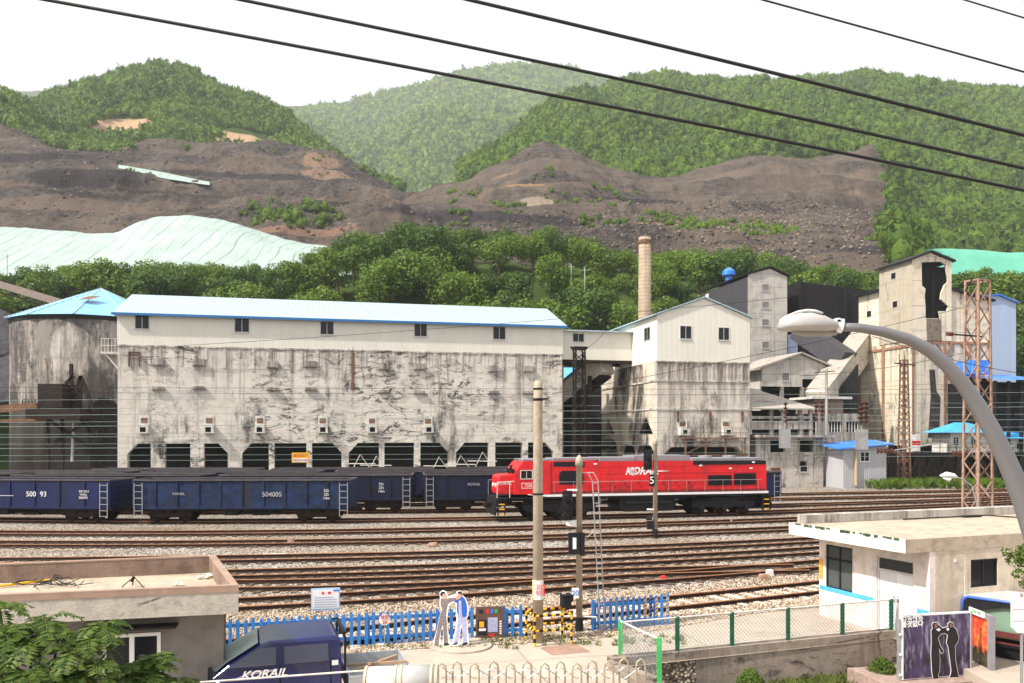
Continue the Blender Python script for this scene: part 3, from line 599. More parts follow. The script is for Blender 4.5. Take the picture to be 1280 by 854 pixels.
def lay(name, label, pts, z=0, x0=None, x1=None, individual=False, wood=True):
    T = Track(pts, z); X0_, X1_ = (x0 if x0 is not None else -62), (x1 if x1 is not None else 95)
    root = empty('railway_track', (0,0,0), 0, label, 'railway track', 'railway tracks across the yard')
    xs = np.arange(X0_, X1_+.1, 1.5)
    for side in (-.7525, .7525):
        m = MB(); sec = [(-.036,.15),(-.036,.175),(.036,.175),(.036,.15),(.010,.13),(.010,.05),(.065,.035),(.065,.02),(-.065,.02),(-.065,.035),(-.010,.05),(-.010,.13)]
        vs = []; n = len(sec)
        for x in xs:
            p, t, nn = T.fr(x)
            for a, b in sec: q = p+nn*(side+a); vs.append((q.x,q.y,T.z+b))
        fs = [(i*n+k, i*n+(k+1)%n, (i+1)*n+(k+1)%n, (i+1)*n+k) for i in range(len(xs)-1) for k in range(n)]
        m.add(vs, fs); m.m = [0 if (j%n) in (0,1,2) else 1 for j in range(len(fs))]; m.build('rail', [M['rail'],M['railweb']], root, recalc=False)
    x = X0_; allm = MB(); cnt = 0
    while x < X1_:
        p, t, nn = T.fr(x); a = p-nn*1.2; b = p+nn*1.2; jz = random.uniform(-.012,.01)
        zz = .012+jz+T.z
        mm = MB() if (individual and -10 < x < 30) else allm
        mm.bar((a.x,a.y,zz),(b.x,b.y,zz-.012), .22, .06)
        if mm is not allm: mm.build('sleeper', M['sleeperc'], root); cnt += 1
        x += .62
    if allm.v: tag(allm.build('sleepers', M['sleeper'], root, recalc=False), kind='stuff')
    return T
T3b = lay('t', 'railway track nearest the foot of the long bunker, behind all the wagons', [(0,624.5),(300,624.5),(600,622.5),(1000,616.5),(1280,611.5)])
T2b = lay('t', 'railway track with the second farthest line of open wagons', [(0,631),(300,631),(600,629),(1000,622.5),(1280,616.5)], .003)
T1b = lay('t', 'railway track just behind the red locomotive', [(0,638.5),(300,638.5),(560,637.5),(1010,629.5),(1280,621)])
T0 = lay('t', 'railway track carrying the red locomotive and the nearest blue wagons', [(0,649),(300,649),(560,648.7),(640,647),(950,638.8),(1280,626.5)], .003)
lay('t', 'first empty railway track in front of the red locomotive', [(0,665),(300,663.5),(560,661),(745,656.8),(920,650),(1020,646.5),(1280,635.5)])
lay('t', 'second empty railway track in front of the locomotive, passing the small signal', [(0,678),(300,677),(560,673),(745,668.7),(920,662),(1280,644)], .003)
lay('t', 'third empty railway track in front of the locomotive', [(0,700),(300,696),(560,691.5),(745,685.7),(920,677.5),(1020,674),(1280,655)])
lay('t', 'fourth empty railway track in front of the locomotive', [(0,721),(300,714),(560,708),(745,702.5),(920,692),(1020,685.5),(1280,664)], .003)
lay('t', 'short railway track merging into its neighbour at the points', [(300,729),(560,722.5),(660,718.5),(800,713.2),(920,710)], 0, -60, 13)
lay('t', 'railway track just beyond the pale gravel strip by the fence', [(300,752.5),(560,738),(660,731.5),(745,725.5),(920,712),(1020,704),(1280,681)], .004)
lay('t', 'nearest railway track with pale sleepers behind the blue picket fence', [(430,793),(560,779),(690,763),(850,752.5),(920,744),(1020,730.5),(1280,700)], .003, -12, 70, True)
# ---------------------------------------------------------------- rolling stock
def bogie(parent, cx, gauge_side=.78, wb=1.8, r=.43, mat=None):
    m = MB()
    for sy in (-1,1):
        y = sy*1.02; m.plate([[(cx-wb/2-.45,.42),(cx-wb/2-.3,.72),(cx-.5,.74),(cx-.3,.55),(cx+.3,.55),(cx+.5,.74),(cx+wb/2+.3,.72),(cx+wb/2+.45,.42),(cx+wb/2,.36),(cx+.45,.28),(cx-.45,.28),(cx-wb/2,.36)]], y-.06, y+.06)
        for k in (-.18,0,.18): m.tube([(cx+k,y,.32),(cx+k,y,.6)], .06, 8)
    m.box(cx-.25,cx+.25,-1.1,1.1,.45,.75)
    b = m.build('bogie', M['darkrust'], parent)
    for k in (-wb/2, wb/2):
        for sy in (-1,1):
            w = MB(); y = sy*.75; w.lathe([(.05,y-.07*sy),(r+.03,y-.07*sy),(r+.03,y-.04*sy),(r,y-.035*sy),(r,y+.06*sy),(.30,y+.065*sy),(.28,y+.04*sy),(.11,y+.05*sy),(.10,y+.12*sy),(.02,y+.12*sy)], (cx+k, r), 20, 'y')
            w.build('wheel', M['darkrust'], b, True)
    return b
WL = 14.2
def make_wagon(mat, ribs, label):
    root = empty('open_wagon', (0,0,-60), 0, label, 'freight wagon', 'open freight wagons in the yard'); L = WL/2-.35; z0, z1 = .88, 2.62; W_ = 1.42
    m = MB(); m.box(-L,L,-W_+.02,-W_+.08,z0,z1); m.box(-L,L,W_-.08,W_-.02,z0,z1); m.box(-L,-L+.06,-W_+.08,W_-.08,z0,z1); m.box(L-.06,L,-W_+.08,W_-.08,z0,z1)
    for i in range(ribs+1):
        x = -L+.05+i*(2*L-.1)/ribs
        for sy in (-1,1): m.box(x-.06,x+.06, sy*W_-.045,sy*W_+.045, z0+.03, z1-.05)
    for sy in (-1,1): m.box(-L,L,sy*W_-.03,sy*W_+.03,z0-.03,z0+.10)
    for e in (-1,1):
        for z in (1.2,1.55,1.9,2.25): m.box(e*L-.05,e*L+.05,-W_+.1,W_-.1,z-.04,z+.04)
    m.build('body', mat, root, bevel=0)
    f = MB(); f.box(-L+.06,L-.06,-W_+.08,W_-.08,.95,1.5)
    for i in range(60): x = random.uniform(-L+.4,L-.4); y_ = random.uniform(-1.1,1.1); r_ = random.uniform(.08,.5); zz = 1.5+random.uniform(-.05,.75)*(1-abs(y_)/1.3)*(.5+.5*math.sin(x*1.3)**2); f.lathe([(.02,zz-r_*.6),(r_,zz-r_*.2),(r_*.8,zz+r_*.25),(.02,zz+r_*.5)],(x,y_),6)
    f.build('load', M['coaldust'], root)
    r = MB()
    for sy in (-1,1): r.box(-L-.02,L+.02,sy*W_-.07,sy*W_+.07,z1,z1+.08)
    for e in (-1,1): r.box(e*L-.06,e*L+.06,-W_+.07,W_-.07,z1,z1+.078)
    r.build('top_rail', M['rim'], root)
    u = MB(); u.box(-L-.2,L+.2,-.25,.25,.6,.9); u.box(-L,L,-1.25,-1.1,.74,.87); u.box(-L,L,1.1,1.25,.74,.87)
    u.box(-1.2,-.4,-1.0,-.4,.4,.8); u.tube([(.5,-.7,.55),(1.6,-.7,.55)], .18, 10); u.tube([(-2.4,-.9,.5),(2.4,-.9,.62)], .03, 5)
    u.build('underframe', M['darksteel'], root)
    for e in (-1,1):
        bogie(root, e*(L-2.1))
        c = MB(); c.box(min(e*(L+.15),e*(L+.42)),max(e*(L+.15),e*(L+.42)),-.11,.11,.62,.9); c.lathe([(.02,-.16),(.16,-.14),(.16,.14),(.02,.16)],(e*(L+.44),.76),8,'y'); c.build('coupler', M['darkrust'], root)
        l = MB()
        for yy in (-W_-.10,):
            for xx in (e*(L-.12), e*(L-.62)): l.box(xx-.02,xx+.02,yy-.02,yy+.02,.35,2.5)
            for z in (.4,.75,1.15,1.55,1.95,2.35): l.box(min(e*(L-.12),e*(L-.62)),max(e*(L-.12),e*(L-.62)),yy-.025,yy+.015,z-.018,z+.018)
        l.build('ladder', M['steel'], root)
    return root
wA = make_wagon(M['wagon'], 8, 'x'); wB = make_wagon(M['wagonold'], 10, 'x'); wC = make_wagon(M['wagondark'], 9, 'x')
def put_wagon(proto, T, px, label, edge=-1, texts=()):
    x = T.atpx(px)
    if edge: x = T.step(x, -edge*(WL/2-.3))
    p, t, n = T.fr(x); w = dup(proto, (p.x,p.y,.16), math.atan2(t.y,t.x), label)
    for (body, lx, lz, size, mat) in texts: text(body, size, mat, w, (lx,-1.475,lz), name='painted_number')
    return w, x
WT = M['whitepaint']; WM = plain('worn white stencil', (.42,.43,.46), .6, 0, .5, 6)
put_wagon(wA, T0, 157, 'blue open wagon numbered 500 93 at the left edge of the nearest row', 1, [('500  93',-1.15+3.0,1.75,.46,WT),('____',-.2,1.85,.5,WT),('KR 52t\n14.2m\n500293',5.0,1.75,.2,WT),('1',5.35,1.95,.2,WT)])
put_wagon(wB, T0, 443, 'scuffed blue open wagon numbered 504005 in the nearest row', 1, [('504005',1.9,1.75,.42,WM),('KORAIL',-3.9,1.8,.22,WM),('52t\n22t\n14m',5.3,1.75,.24,WT)])
w_, xw = put_wagon(wC, T1b, 517, 'dark blue open wagon ending at the gap left of the locomotive, in the second row', 1, [('52t\n22t\n14m',4.6,1.75,.26,WT)])
x = xw
for lab in ('dark open wagon mostly hidden behind the wagon numbered 504005','dark open wagon mostly hidden behind the wagon numbered 500 93'):
    x = T1b.step(x, -WL-.5); p,t,n = T1b.fr(x); dup(wC, (p.x,p.y,.16), math.atan2(t.y,t.x), lab)
put_wagon(wC, T1b, 529, 'dark blue open wagon just left of the red locomotive nose, in the second row', -1, [('KORAIL',-3.2,1.95,.26,WM)])
put_wagon(wA, T1b, 964, 'blue open wagon poking out behind the right end of the red locomotive', 1)
for T, px, labs in ((T2b, 60, ['leftmost','second','third','fourth']), (T3b, 225, ['first','second','third'])):
    x = T.atpx(px)
    for lb in labs:
        p,t,n = T.fr(x)
        row = 'third row, only its rim showing' if T is T2b else 'farthest row, only its rim showing'
        dup(random.choice([wA,wC]), (p.x,p.y,.16), math.atan2(t.y,t.x), f'{lb} dark wagon from the left in the {row}'); x = T.step(x, WL+.5)
for w in (wA,wB,wC):
    for ch in list(w.children_recursive): bpy.data.objects.remove(ch)
    bpy.data.objects.remove(w)
# locomotive: local x from -10.6 (left nose) to 10.6, near side y = -1.5
xa = T0.atpx(612); xl = T0.step(xa, 10.65*.925); p,t,n = T0.fr(xl)
LO = empty('diesel_locomotive', (p.x,p.y,.16), math.atan2(t.y,t.x), 'red diesel locomotive with white stripe and grey roof in the middle of the yard', 'locomotive'); LO.scale = (.925,1,1)
m = MB(); m.plate([[(-10.3,1.62),(-10.35,1.9),(-10.3,2.75),(-10.1,2.9),(-8.9,2.92),(-8.9,1.62)]], -1.05, 1.05); m.build('nose_hood', M['red'], LO, bevel=.06)
m = MB(); m.plate([[(-9.25,1.62),(-9.2,2.9),(-9.0,3.35),(-8.65,3.78),(-6.6,3.78),(-6.6,1.62)]], -1.45, 1.45); cb = m.build('cab', M['red'], LO, bevel=.04)
m = MB(); m.plate([[(-6.59,1.62),(-6.59,3.78),(-3.3,3.78),(-3.3,3.72),(10.2,3.72),(10.3,3.5),(10.3,1.62)]], -1.40, 1.40); bd = m.build('body', M['red'], LO, bevel=.03)
m = MB()
for i in range(16): x = -2.6+i*.8; m.box(x-.012,x+.012,-1.408,-1.402,1.7,2.9 if i%2 else 2.7)
m.box(-2.6,9.9,-1.409,-1.403,2.90,2.925); m.box(-5.35,10.2,-1.409,-1.403,3.35,3.365); m.build('door_seams', M['reddark'], bd)
for i in range(9):
    x = -3.9+i*1.0; d_ = MB(); d_.box(x+.05,x+.93,-1.425,-1.404,1.85,2.72); dd = d_.build('access_door', M['red'], LO, bevel=.008); h_ = MB(); h_.box(x+.80,x+.86,-1.44,-1.426,2.2,2.32); h_.box(x+.1,x+.16,-1.436,-1.426,1.95,2.05); h_.build('latch', M['darksteel'], dd)
m = MB(); m.tube([(-6.5,-1.50,2.42),(9.8,-1.50,2.42)], .014, 5)
for i in range(12): m.tube([(-6.4+i*1.45,-1.49,1.6),(-6.4+i*1.45,-1.50,2.42)], .012, 5)
m.build('side_handrail', M['steel'], LO)
m = MB(); m.box(-8.6,-6.5,-1.3,1.3,3.8,3.92); m.box(-6.3,-2.9,-1.05,1.05,3.8,3.98); m.box(-.2,4.2,-1.1,1.1,3.74,4.12); m.box(-2.9,-.2,-1.2,1.2,3.74,4.0); m.box(4.2,10.1,-1.38,1.38,3.74,3.92)
m.lathe([(.5,3.9),(.5,4.05),(.1,4.08)],(6,0),16); m.lathe([(.5,3.9),(.5,4.05),(.1,4.08)],(8,0),16); m.tube([(-7.2,-.4,3.9),(-7.2,-.4,4.12)],.1,8); m.tube([(1,0,4.1),(1,0,4.22)],.12,8); m.tube([(-3.8,.6,3.95),(-3.8,.6,4.3)],.015,5)
rf = m.build('roof', M['locogrey'], LO, bevel=.03)
m = MB(); m.box(4.3,10.25,-1.415,-1.403,3.46,3.72); m.build('black_band', M['darksteel'], LO); m = MB(); m.box(-6.4,-4.1,-1.415,-1.403,3.42,3.74); m.build('black_band', M['darksteel'], LO)
m = MB()
m.plate([[(-8.3,1.6),(-8.3,1.66),(-6.9,1.46),(10.4,1.46),(10.4,1.6)]], -1.50,1.50)
m.build('white_stripe', M['whitepaint'], LO)
m = MB(); m.box(-10.5,10.5,-1.48,1.48,1.34,1.44); m.box(-10.6,-10.2,-1.45,1.45,.85,1.35); m.box(10.2,10.6,-1.45,1.45,.85,1.35)
m.build('footplate', M['darksteel'], LO)
def loco_win(x0,x1,z0,z1,y,nm='window'):
    f = MB(); f.plate([rect(x0,x1,z0,z1), rect(x0+.05,x1-.05,z0+.05,z1-.05)], y-.03, y-.005); fo = f.build(nm, M['offwhite'], LO)
    g = MB(); g.box(x0+.05,x1-.05,y-.012,y-.004,z0+.05,z1-.05); g.build('pane', M['glass'], fo)
    b = MB(); b.box((x0+x1)/2-.02,(x0+x1)/2+.02,y-.028,y-.013,z0,z1); b.build('mullion', M['offwhite'], fo)
loco_win(-8.85,-7.95,2.62,3.22,-1.455)
g = MB(); g.box(-9.27,-9.15,-1.0,-.15,2.98,3.28); g.box(-9.27,-9.15,.15,1.0,2.98,3.28); g.build('windscreen', M['glass'], LO)
def grille(x0,x1,z0,z1,hexa=False):
    m = MB(); lp = [(x0,z0),(x1,z0),(x1,z1-.2),(x1-.2,z1),(x0+.2,z1),(x0,z1-.2)] if hexa else rect(x0,x1,z0,z1)
    m.plate([lp], -1.43, -1.404); k = x0+.08
    while k < x1-.06: m.box(k,k+.03,-1.45,-1.432,z0+.05,z1-(.2 if hexa else .05)); k += .12
    m.build('grille', M['darksteel'], LO)
grille(-6.0,-4.2,2.25,3.15,True); grille(5.5,7.4,2.05,2.75); grille(7.6,9.4,2.05,2.85)
m = MB(); m.plate([[(-8.75,2.03),(-7.75,2.03),(-7.75,2.38),(-8.75,2.38)],[(-8.72,2.06),(-7.78,2.06),(-7.78,2.35),(-8.72,2.35)]],-1.462,-1.452); m.build('number_frame', WT, LO)
text('7344', .28, WT, LO, (-8.25,-1.455,2.2), name='painted_number')
text('KORAIL', .70, WT, LO, (.25,-1.408,3.06), name='painted_wordmark', xs=1.05, shear=.35, bold=.02)
m = MB(); m.lathe([(.27,-1.412),(.27,-1.406)],(-.42,3.06),20,'y'); lg = m.build('emblem', WT, LO)
m = MB()
for k in (-.14,.0,.14): m.box(-.66,-.18,-1.418,-1.4135,3.06+k*.7-.02,3.06+k*.7+.015)
m.build('emblem_lines', M['red'], lg)
m = MB(); m.plate([[(1.5,3.02),(2.5,3.06),(1.5,3.12)]], -1.412,-1.406); m.build('wordmark_tail', WT, LO)
text('KORAIL', .3, WT, LO, (-9.85,-1.06,2.35), name='painted_wordmark')
m = MB(); m.plate([rect(-6.55,10.2,1.62,1.78)], -1.4125,-1.4035); m.build('sill_grime', plain('brake dust',(.16,.02,.018),.7,0,.5,3), LO)
for xx,zz in ((4.9,3.42),(7.3,3.2),(9.0,3.2),(9.2,3.62),(-3.3,3.58)): 
    m = MB(); m.box(xx-.12,xx+.12,-1.423,-1.416,zz-.05,zz+.05); m.build('marking_plate', WT, LO)
# tank, bogies, steps, rails
m = MB(); m.plate([[(-1.3,.5),(-1.45,.8),(-1.3,1.33),(2.9,1.33),(3.05,.8),(2.9,.5),(2.6,.35),(-1.0,.35)]], -1.25, 1.25); m.tube([(-1.0,-1.3,.95),(2.6,-1.3,.95)], .13, 10); m.build('fuel_tank', M['darksteel'], LO, bevel=.04)
for cx in (-6.0, 6.9):
    b = MB()
    for sy in (-1,1):
        y = sy*1.15; b.plate([[(cx-2.6,.62),(cx-2.5,.95),(cx+2.5,.95),(cx+2.6,.62),(cx+2.0,.45),(cx+1.2,.6),(cx+.6,.45),(cx-.6,.45),(cx-1.2,.6),(cx-2.0,.45)]], y-.08, y+.08)
        for k in (-2.2,-1.45,-.45,.45,1.45,2.2): b.tube([(cx+k,y-.05*sy,.55),(cx+k,y-.05*sy,.95)], .09, 8)
        for k in (-1.83,0,1.83): b.box(cx+k-.16,cx+k+.16,y-.14,y+.14,.36,.66)
    b.tube([(cx-2.7,-1.3,1.05),(cx+2.7,-1.3,1.12)], .04, 6); b.box(cx-1.1,cx+1.1,-1.2,1.2,.8,1.2)
    bo = b.build('bogie', M['darksteel'], LO)
    for k in (-1.83,0,1.83):
        for sy in (-1,1):
            w = MB(); y = sy*.75; r = .5; w.lathe([(.05,y-.07*sy),(r+.03,y-.07*sy),(r+.03,y-.04*sy),(r,y-.035*sy),(r,y+.06*sy),(.36,y+.065*sy),(.33,y+.04*sy),(.12,y+.06*sy),(.02,y+.1*sy)], (cx+k, r), 24, 'y')
            w.build('wheel', M['darkrust'], bo, True)
for e in (-1,1):
    for sy in (-1,1):
        st = MB()
        for i,z in enumerate((.35,.68,1.0,1.28)): st.box(e*10.2-.22,e*10.2+.22,sy*1.42-.14,sy*1.42+.14,z,z+.03)
        st.box(e*10.2-.25,e*10.2-.22,sy*1.42-.14,sy*1.42+.14,.3,1.35); st.box(e*10.2+.22,e*10.2+.25,sy*1.42-.14,sy*1.42+.14,.3,1.35); s0 = st.build('steps', M['darksteel'], LO)
        y_ = MB()
        for z in (.35,.68,1.0): y_.box(e*10.2-.2,e*10.2+.2,sy*1.57-.01,sy*1.57+.01,z,z+.07)
        y_.build('step_edge', M['yellow'], s0)
    c = MB(); c.box(min(e*10.6,e*10.95),max(e*10.6,e*10.95),-.13,.13,.75,1.05); c.lathe([(.02,-.2),(.2,-.17),(.2,.17),(.02,.2)],(e*11.0,.9),10,'y'); c.build('coupler', M['darkrust'], LO)
    pl = MB(); pl.plate([[(-1.4,.3),(1.4,.3),(1.5,.85),(-1.5,.85)]], e*10.62-.05, e*10.62+.05, 'x'); pl.build('snow_plough', M['darksteel'], LO)
for sy in (-1,1):
    h = MB(); h.tube([(-10.5,sy*1.42,1.44),(-10.5,sy*1.42,2.45),(-9.3,sy*1.42,2.5)], .022, 6); h.tube([(-9.6,sy*1.42,1.44),(-9.6,sy*1.42,2.47)], .02, 6)
    h.build('handrail', WT if sy < 0 else M['steel'], LO)
m = MB()
for sy in (-.45,.45): m.lathe([(.02,-.02),(.11,0),(.11,.06)], (0,0), 12); 
m = MB(); m.tube([(-10.42,-.4,2.2),(-10.3,-.4,2.2)], .13, 12); m.build('headlight', WT, LO); m = MB(); m.tube([(-10.42,.4,2.2),(-10.3,.4,2.2)], .13, 12); m.build('headlight', WT, LO)
m = MB(); m.tube([(-9.3,-1.1,3.5),(-9.5,-1.3,3.7),(-9.3,-1.45,3.9),(-9.0,-1.5,3.95)], .02, 5); m.box(-9.6,-9.45,-1.55,-1.35,3.15,3.55); m.build('mirror', M['darksteel'], LO)
# ---------------------------------------------------------------- industrial buildings
TH = R(12.6)
def window(par, x0, x1, z0, z1, y=0, ax='y', mull=1, fm=None, pm=None, glassy=.05):
    fm = fm or M['frame']; d = .05; m = MB(); t = .06
    if ax == 'y':
        m.plate([rect(x0,x1,z0,z1), rect(x0+t,x1-t,z0+t,z1-t)], y-d, y-.004)
        for i in range(mull): k = x0+(x1-x0)*(i+1)/(mull+1); m.box(k-.025,k+.025,y-d+.004,y-.008,z0+t,z1-t)
        m.box(x0-.05,x1+.05,y-d-.05,y-d-.002,z0-.05,z0-.002)
    else:
        m.plate([rect(x0,x1,z0,z1), rect(x0+t,x1-t,z0+t,z1-t)], y-d, y-.004, 'x')
        for i in range(mull): k = x0+(x1-x0)*(i+1)/(mull+1); m.box(y-d+.004,y-.008,k-.025,k+.025,z0+t,z1-t)
    f = m.build('window', fm, par); g = MB()
    if ax == 'y': g.box(x0+t,x1-t,y-.022,y-.003,z0+t,z1-t)
    else: g.box(y-.022,y-.003,x0+t,x1-t,z0+t,z1-t)
    g.build('pane', pm or M['glass'], f); return f
def chute(par, x, z, y, w=.9):
    c = MB(); c.box(x-w/2,x+w/2,y-.06,y-.004,z+.35,z+1.35); c.plate([[(x-w/2-.05,z-.35),(x+w/2+.05,z-.35),(x+w/2,z+.45),(x-w/2,z+.45)], rect(x-.26,x+.26,z-.25,z+.22)], y-.75, y-.05)
    o = c.build('loading_chute', M['offwhite'], par); d = MB(); d.box(x-.26,x+.26,y-.60,y-.5,z-.25,z+.22); 
    for k in range(4): d.box(x-.26,x+.26,y-.7,y-.68,z-.2+k*.12,z-.16+k*.12)
    d.build('louvre', M['darksteel'], o); r_ = MB(); r_.box(x-w*.33,x+w*.33,y-.08,y-.062,z+.6,z+1.1); r_.build('rusty_plate', M['rust'], o)
def bracket(par, x, z, y, w=1.0, h=.55):
    c = MB(); c.box(x-w/2,x+w/2,y-.30,y-.23,z-h/2,z+h/2); c.box(x-w/2,x+w/2,y-.23,y-.004,z+h/2-.08,z+h/2); c.box(x-w/2-.12,x+w/2+.12,y-.27,y-.006,z-h/2-.07,z-h/2-.005); c.box(x-w/2,x-w/2+.06,y-.23,y-.004,z-h/2,z+h/2-.085); c.box(x+w/2-.06,x+w/2,y-.23,y-.004,z-h/2,z+h/2-.085)
    c.build('concrete_box', M['oldconc'], par)
# --- long bunker
B = Fr(147, 78, TH); root = empty('coal_loading_bunker', B.o, TH, 'long coal loading bunker with cream upper storey and cracked stained concrete below', 'industrial building')
L = B.lx(703); zs = B.lz(431); ze = B.lz(390.6); dp = 14.0
bays = [(159,188.5,'l'),(206,238,''),(254.8,284.8,'r'),(302.4,336,'l'),(343,383,''),(390,427,'r'),(436,474,'l'),(480.5,518,''),(525.5,560.6,'r'),(570,611,'l'),(619,653,''),(660,692,'r')]
lp = [(0,0)]; zt = B.lz(554, 10)
for a,b,c in bays:
    a, b = B.lx(a), B.lx(b); w = .9
    lp += [(a,0)]
    lp += ([(a,zt-1.0),(a+w,zt)] if c=='l' else [(a,zt)])
    lp += ([(b-w,zt),(b,zt-1.0)] if c=='r' else [(b,zt)])
    lp += [(b,0)]
lp += [(L,0),(L,zs),(0,zs)]
m = MB(); m.plate([lp], 0, .8); m.box(0,.6,.8,dp,0,zs); m.box(L-.6,L,.8,4.5,0,zs); m.box(L-.6,L,4.5,dp,4.5,zs); m.box(.6,L-.6,.8,dp,zt+.1,zt+.6); m.box(.6,L-.6,dp-.5,dp,0,zt)
d_ = MB(); d_.box(.65,L-.65,2.2,2.6,0,zt+.05); d_.build('painted_dark_interior', M['dark'], root)  # black box puts the shade inside the bays into the colour
m.build('concrete_wall', M['bunker'], root)
m = MB(); m.box(-.06,L+.06,-.07,-.003,zs-.12,zs+.02)
for i in range(30):
    x = 1+i*L/30+random.uniform(-.4,.4); h = random.uniform(.8,2.2); m.box(x-.12,x+.12,-.05,-.003,zs-.13-h,zs-.13)
m.build('ledge', M['bunker'], root)
m = MB(); m.box(-.05,L+.05,-.02,dp,zs+.03,ze); m.build('upper_wall', M['cream'], root)
o_ = .45; rz = B.lz(368, B.lx(165,8), 8)
m = MB(); m.quad((-o_,-o_,ze-.08),(L+o_,-o_,ze-.08),(L+o_,8,rz),(-o_,8,rz)); m.quad((-o_,8,rz),(L+o_,8,rz),(L+o_,16.4,ze-.1),(-o_,16.4,ze-.1))
m.quad((-o_,-o_,ze-.2),(L+o_,-o_,ze-.2),(L+o_,16.4,ze-.2),(-o_,16.4,ze-.2)); m.quad((-o_,-o_,ze-.08),(-o_,8,rz),(-o_,16.4,ze-.1)); m.quad((L+o_,-o_,ze-.08),(L+o_,8,rz),(L+o_,16.4,ze-.1)); m.build('roof', M['roofblue'], root, recalc=False)
m = MB(); m.box(-o_,L+o_,-o_-.08,-o_+.02,ze-.28,ze-.05); m.build('eaves_trim', M['bluetrim'], root)
for a,b,c,d in ((168.5,187,393.5,411.5),(293,312,397.5,415.5),(400,417.5,401.5,418.5),(517.5,534,404.5,421),(616,632,408,424.5)):
    x0, x1 = B.lx(a), B.lx(b); window(root, x0, x1, B.lz(d,x0), B.lz(c,x0), -.02, mull=1)
for a in (180.5,261.5,325,403.5,465,535): x0 = B.lx(a); chute(root, x0, B.lz(537,x0), 0)
for a,b in ((198,452.5),(249,453),(341,455.5),(388.5,455),(480,458),(524,458),(617,461),(660,461)): x0 = B.lx(a); bracket(root, x0, B.lz(b,x0), 0)
for a,b in ((198,485),(249,484.5),(341,486),(388.5,486),(480,489),(524,490),(617,490),(622,490),(660,490)):
    if a == 622: continue
    x0 = B.lx(a); bracket(root, x0, B.lz(b,x0), 0, 1.0, .25)
m = MB(); x0 = B.lx(168); z0 = B.lz(445,x0); m.box(x0-.5,x0-.42,-.25,-.004,z0-1.0,z0+.3); m.box(x0+.42,x0+.5,-.25,-.004,z0-1.0,z0+.3); m.box(x0-.5,x0+.5,-.25,-.004,z0+.3,z0+.4); m.box(x0-.42,x0+.42,-.25,-.2,z0-.3,z0-.24); m.build('rusty_bracket', M['rust'], root)
m = MB(); m.tube([(L+.15,.3,0.5),(L+.15,.3,zs-1)], .07, 6); m.build('downpipe', M['rust'], root)
m = MB(); x0 = B.lx(441); z0 = B.lz(450,x0); m.plate([[(x0-.14,z0-3.0),(x0+.1,z0-3.1),(x0+.18,z0),(x0,z0+1.4),(x0-.1,z0)]], -.03,-.004); m.build('rusty_patch', M['rust'], root)
m = MB()
# loading gear seen in the bays
for a,b in ((450,573),(470,575),(548,576),(575,574),(602,570)):
    x0 = B.lx(a); z0 = B.lz(b,x0); m.tube([(x0-.8,-.6,z0-1.2),(x0,-.5,z0+.4),(x0+.9,-.6,z0-.9)], .045, 5); m.tube([(x0-1.6,-.55,z0-.5),(x0+1.5,-.55,z0-.55)], .05, 5)
m.build('loading_gear', M['offwhite'], root)
m = MB(); x0 = B.lx(376); z0 = B.lz(572,x0); m.box(x0-.85,x0+.85,-.5,-.45,z0-.5,z0+.5)
sg = m.build('warning_sign', M['yellow'], root); tag(sg, 'yellow and white warning sign hanging over a bay')
m = MB(); m.box(x0-.75,x0+.75,-.52,-.505,z0-.42,z0-.05); m.build('sign_text_panel', WT, sg); text('출입금지', .38, M['redp'], sg, (x0,-.51,z0+.2)); text('위험 DANGER', .26, M['redp'], sg, (x0,-.53,z0-.24))
bx = B.w(B.lx(147)-.0, -.0, 0)
# balcony left of the bunker
m = MB(); z0 = B.lz(432); 
for k in range(6): m.box(-1.55+k*.3,-1.5+k*.3,.42,.46,z0-.6,z0+.7)
for z in (z0-.62,z0,z0+.66): m.box(-1.6,0,.40,.48,z,z+.06)
m.box(-1.6,0,.4,1.4,z0-.75,z0-.63); m.bar((-1.2,.6,z0-.75),(-.05,.6,z0-2.2),.12); m.build('balcony', M['offwhite'], root)
s = Sh('sooty bunker side', .9, 0, .2); o = s.obj; sx = s.t.nodes.new('ShaderNodeSeparateXYZ'); s.t.links.new(o, sx.inputs[0])
nz = s.noise(s.map(o,(1,.55,.22)), .55, 9, .75, .5); b_ = s.ramp(s.noise(o,.5,8,.7),[(.28,(.36,.31,.26)),(.5,(.60,.52,.43)),(.75,(.72,.64,.54))])
mk = s.math('SUBTRACT', 1, s.math('ABSOLUTE', s.math('DIVIDE', s.math('SUBTRACT', sx.outputs[1], 6.5), 6.0)))
k_ = s.ramp(s.math('ADD', s.math('MULTIPLY', mk, .13), nz), [(.54,0),(.66,1)]); s.col(s.mix(s.math('MULTIPLY',k_,.92), b_, (.022,.02,.02))); s.bump(nz,.5,.1); M['bunkside'] = s.m
# --- bridge + second bunker
C = Fr(821, 86, TH); root = empty('coal_bunker', C.o, TH, 'shorter bunker with cream gabled top and blackened concrete below, right of the covered bridge', 'industrial building')
Wd = C.lx(937); Ln = C.ly(752); zs2 = C.lz(451); ze2 = C.lz(393.5); zp = C.lz(373, Wd/2)
lp = [(0,0)]; 
a, b = C.lx(829), C.lx(931); zt2 = C.lz(559, a)
lp += [(a,0),(a,zt2-.9),(a+.9,zt2),(b-.9,zt2),(b,zt2-.9),(b,0),(Wd,0),(Wd,zs2),(0,zs2)]
m = MB(); m.plate([lp], 0, .6); 
ll = [(0.61,0)]
for p0,p1,top in ((817,797,556),(794,774,556),(771,753.5,549)):
    y0, y1 = max(.75,C.ly(p0)), C.ly(p1); z_ = C.lz(top,0,y0); r_ = (y1-y0)/2
    ll += [(y0,0),(y0,z_-.8),(y0+.25*r_,z_-.2),(y0+.8*r_,z_),(y1-.8*r_,z_),(y1-.25*r_,z_-.2),(y1,z_-.8),(y1,0)]
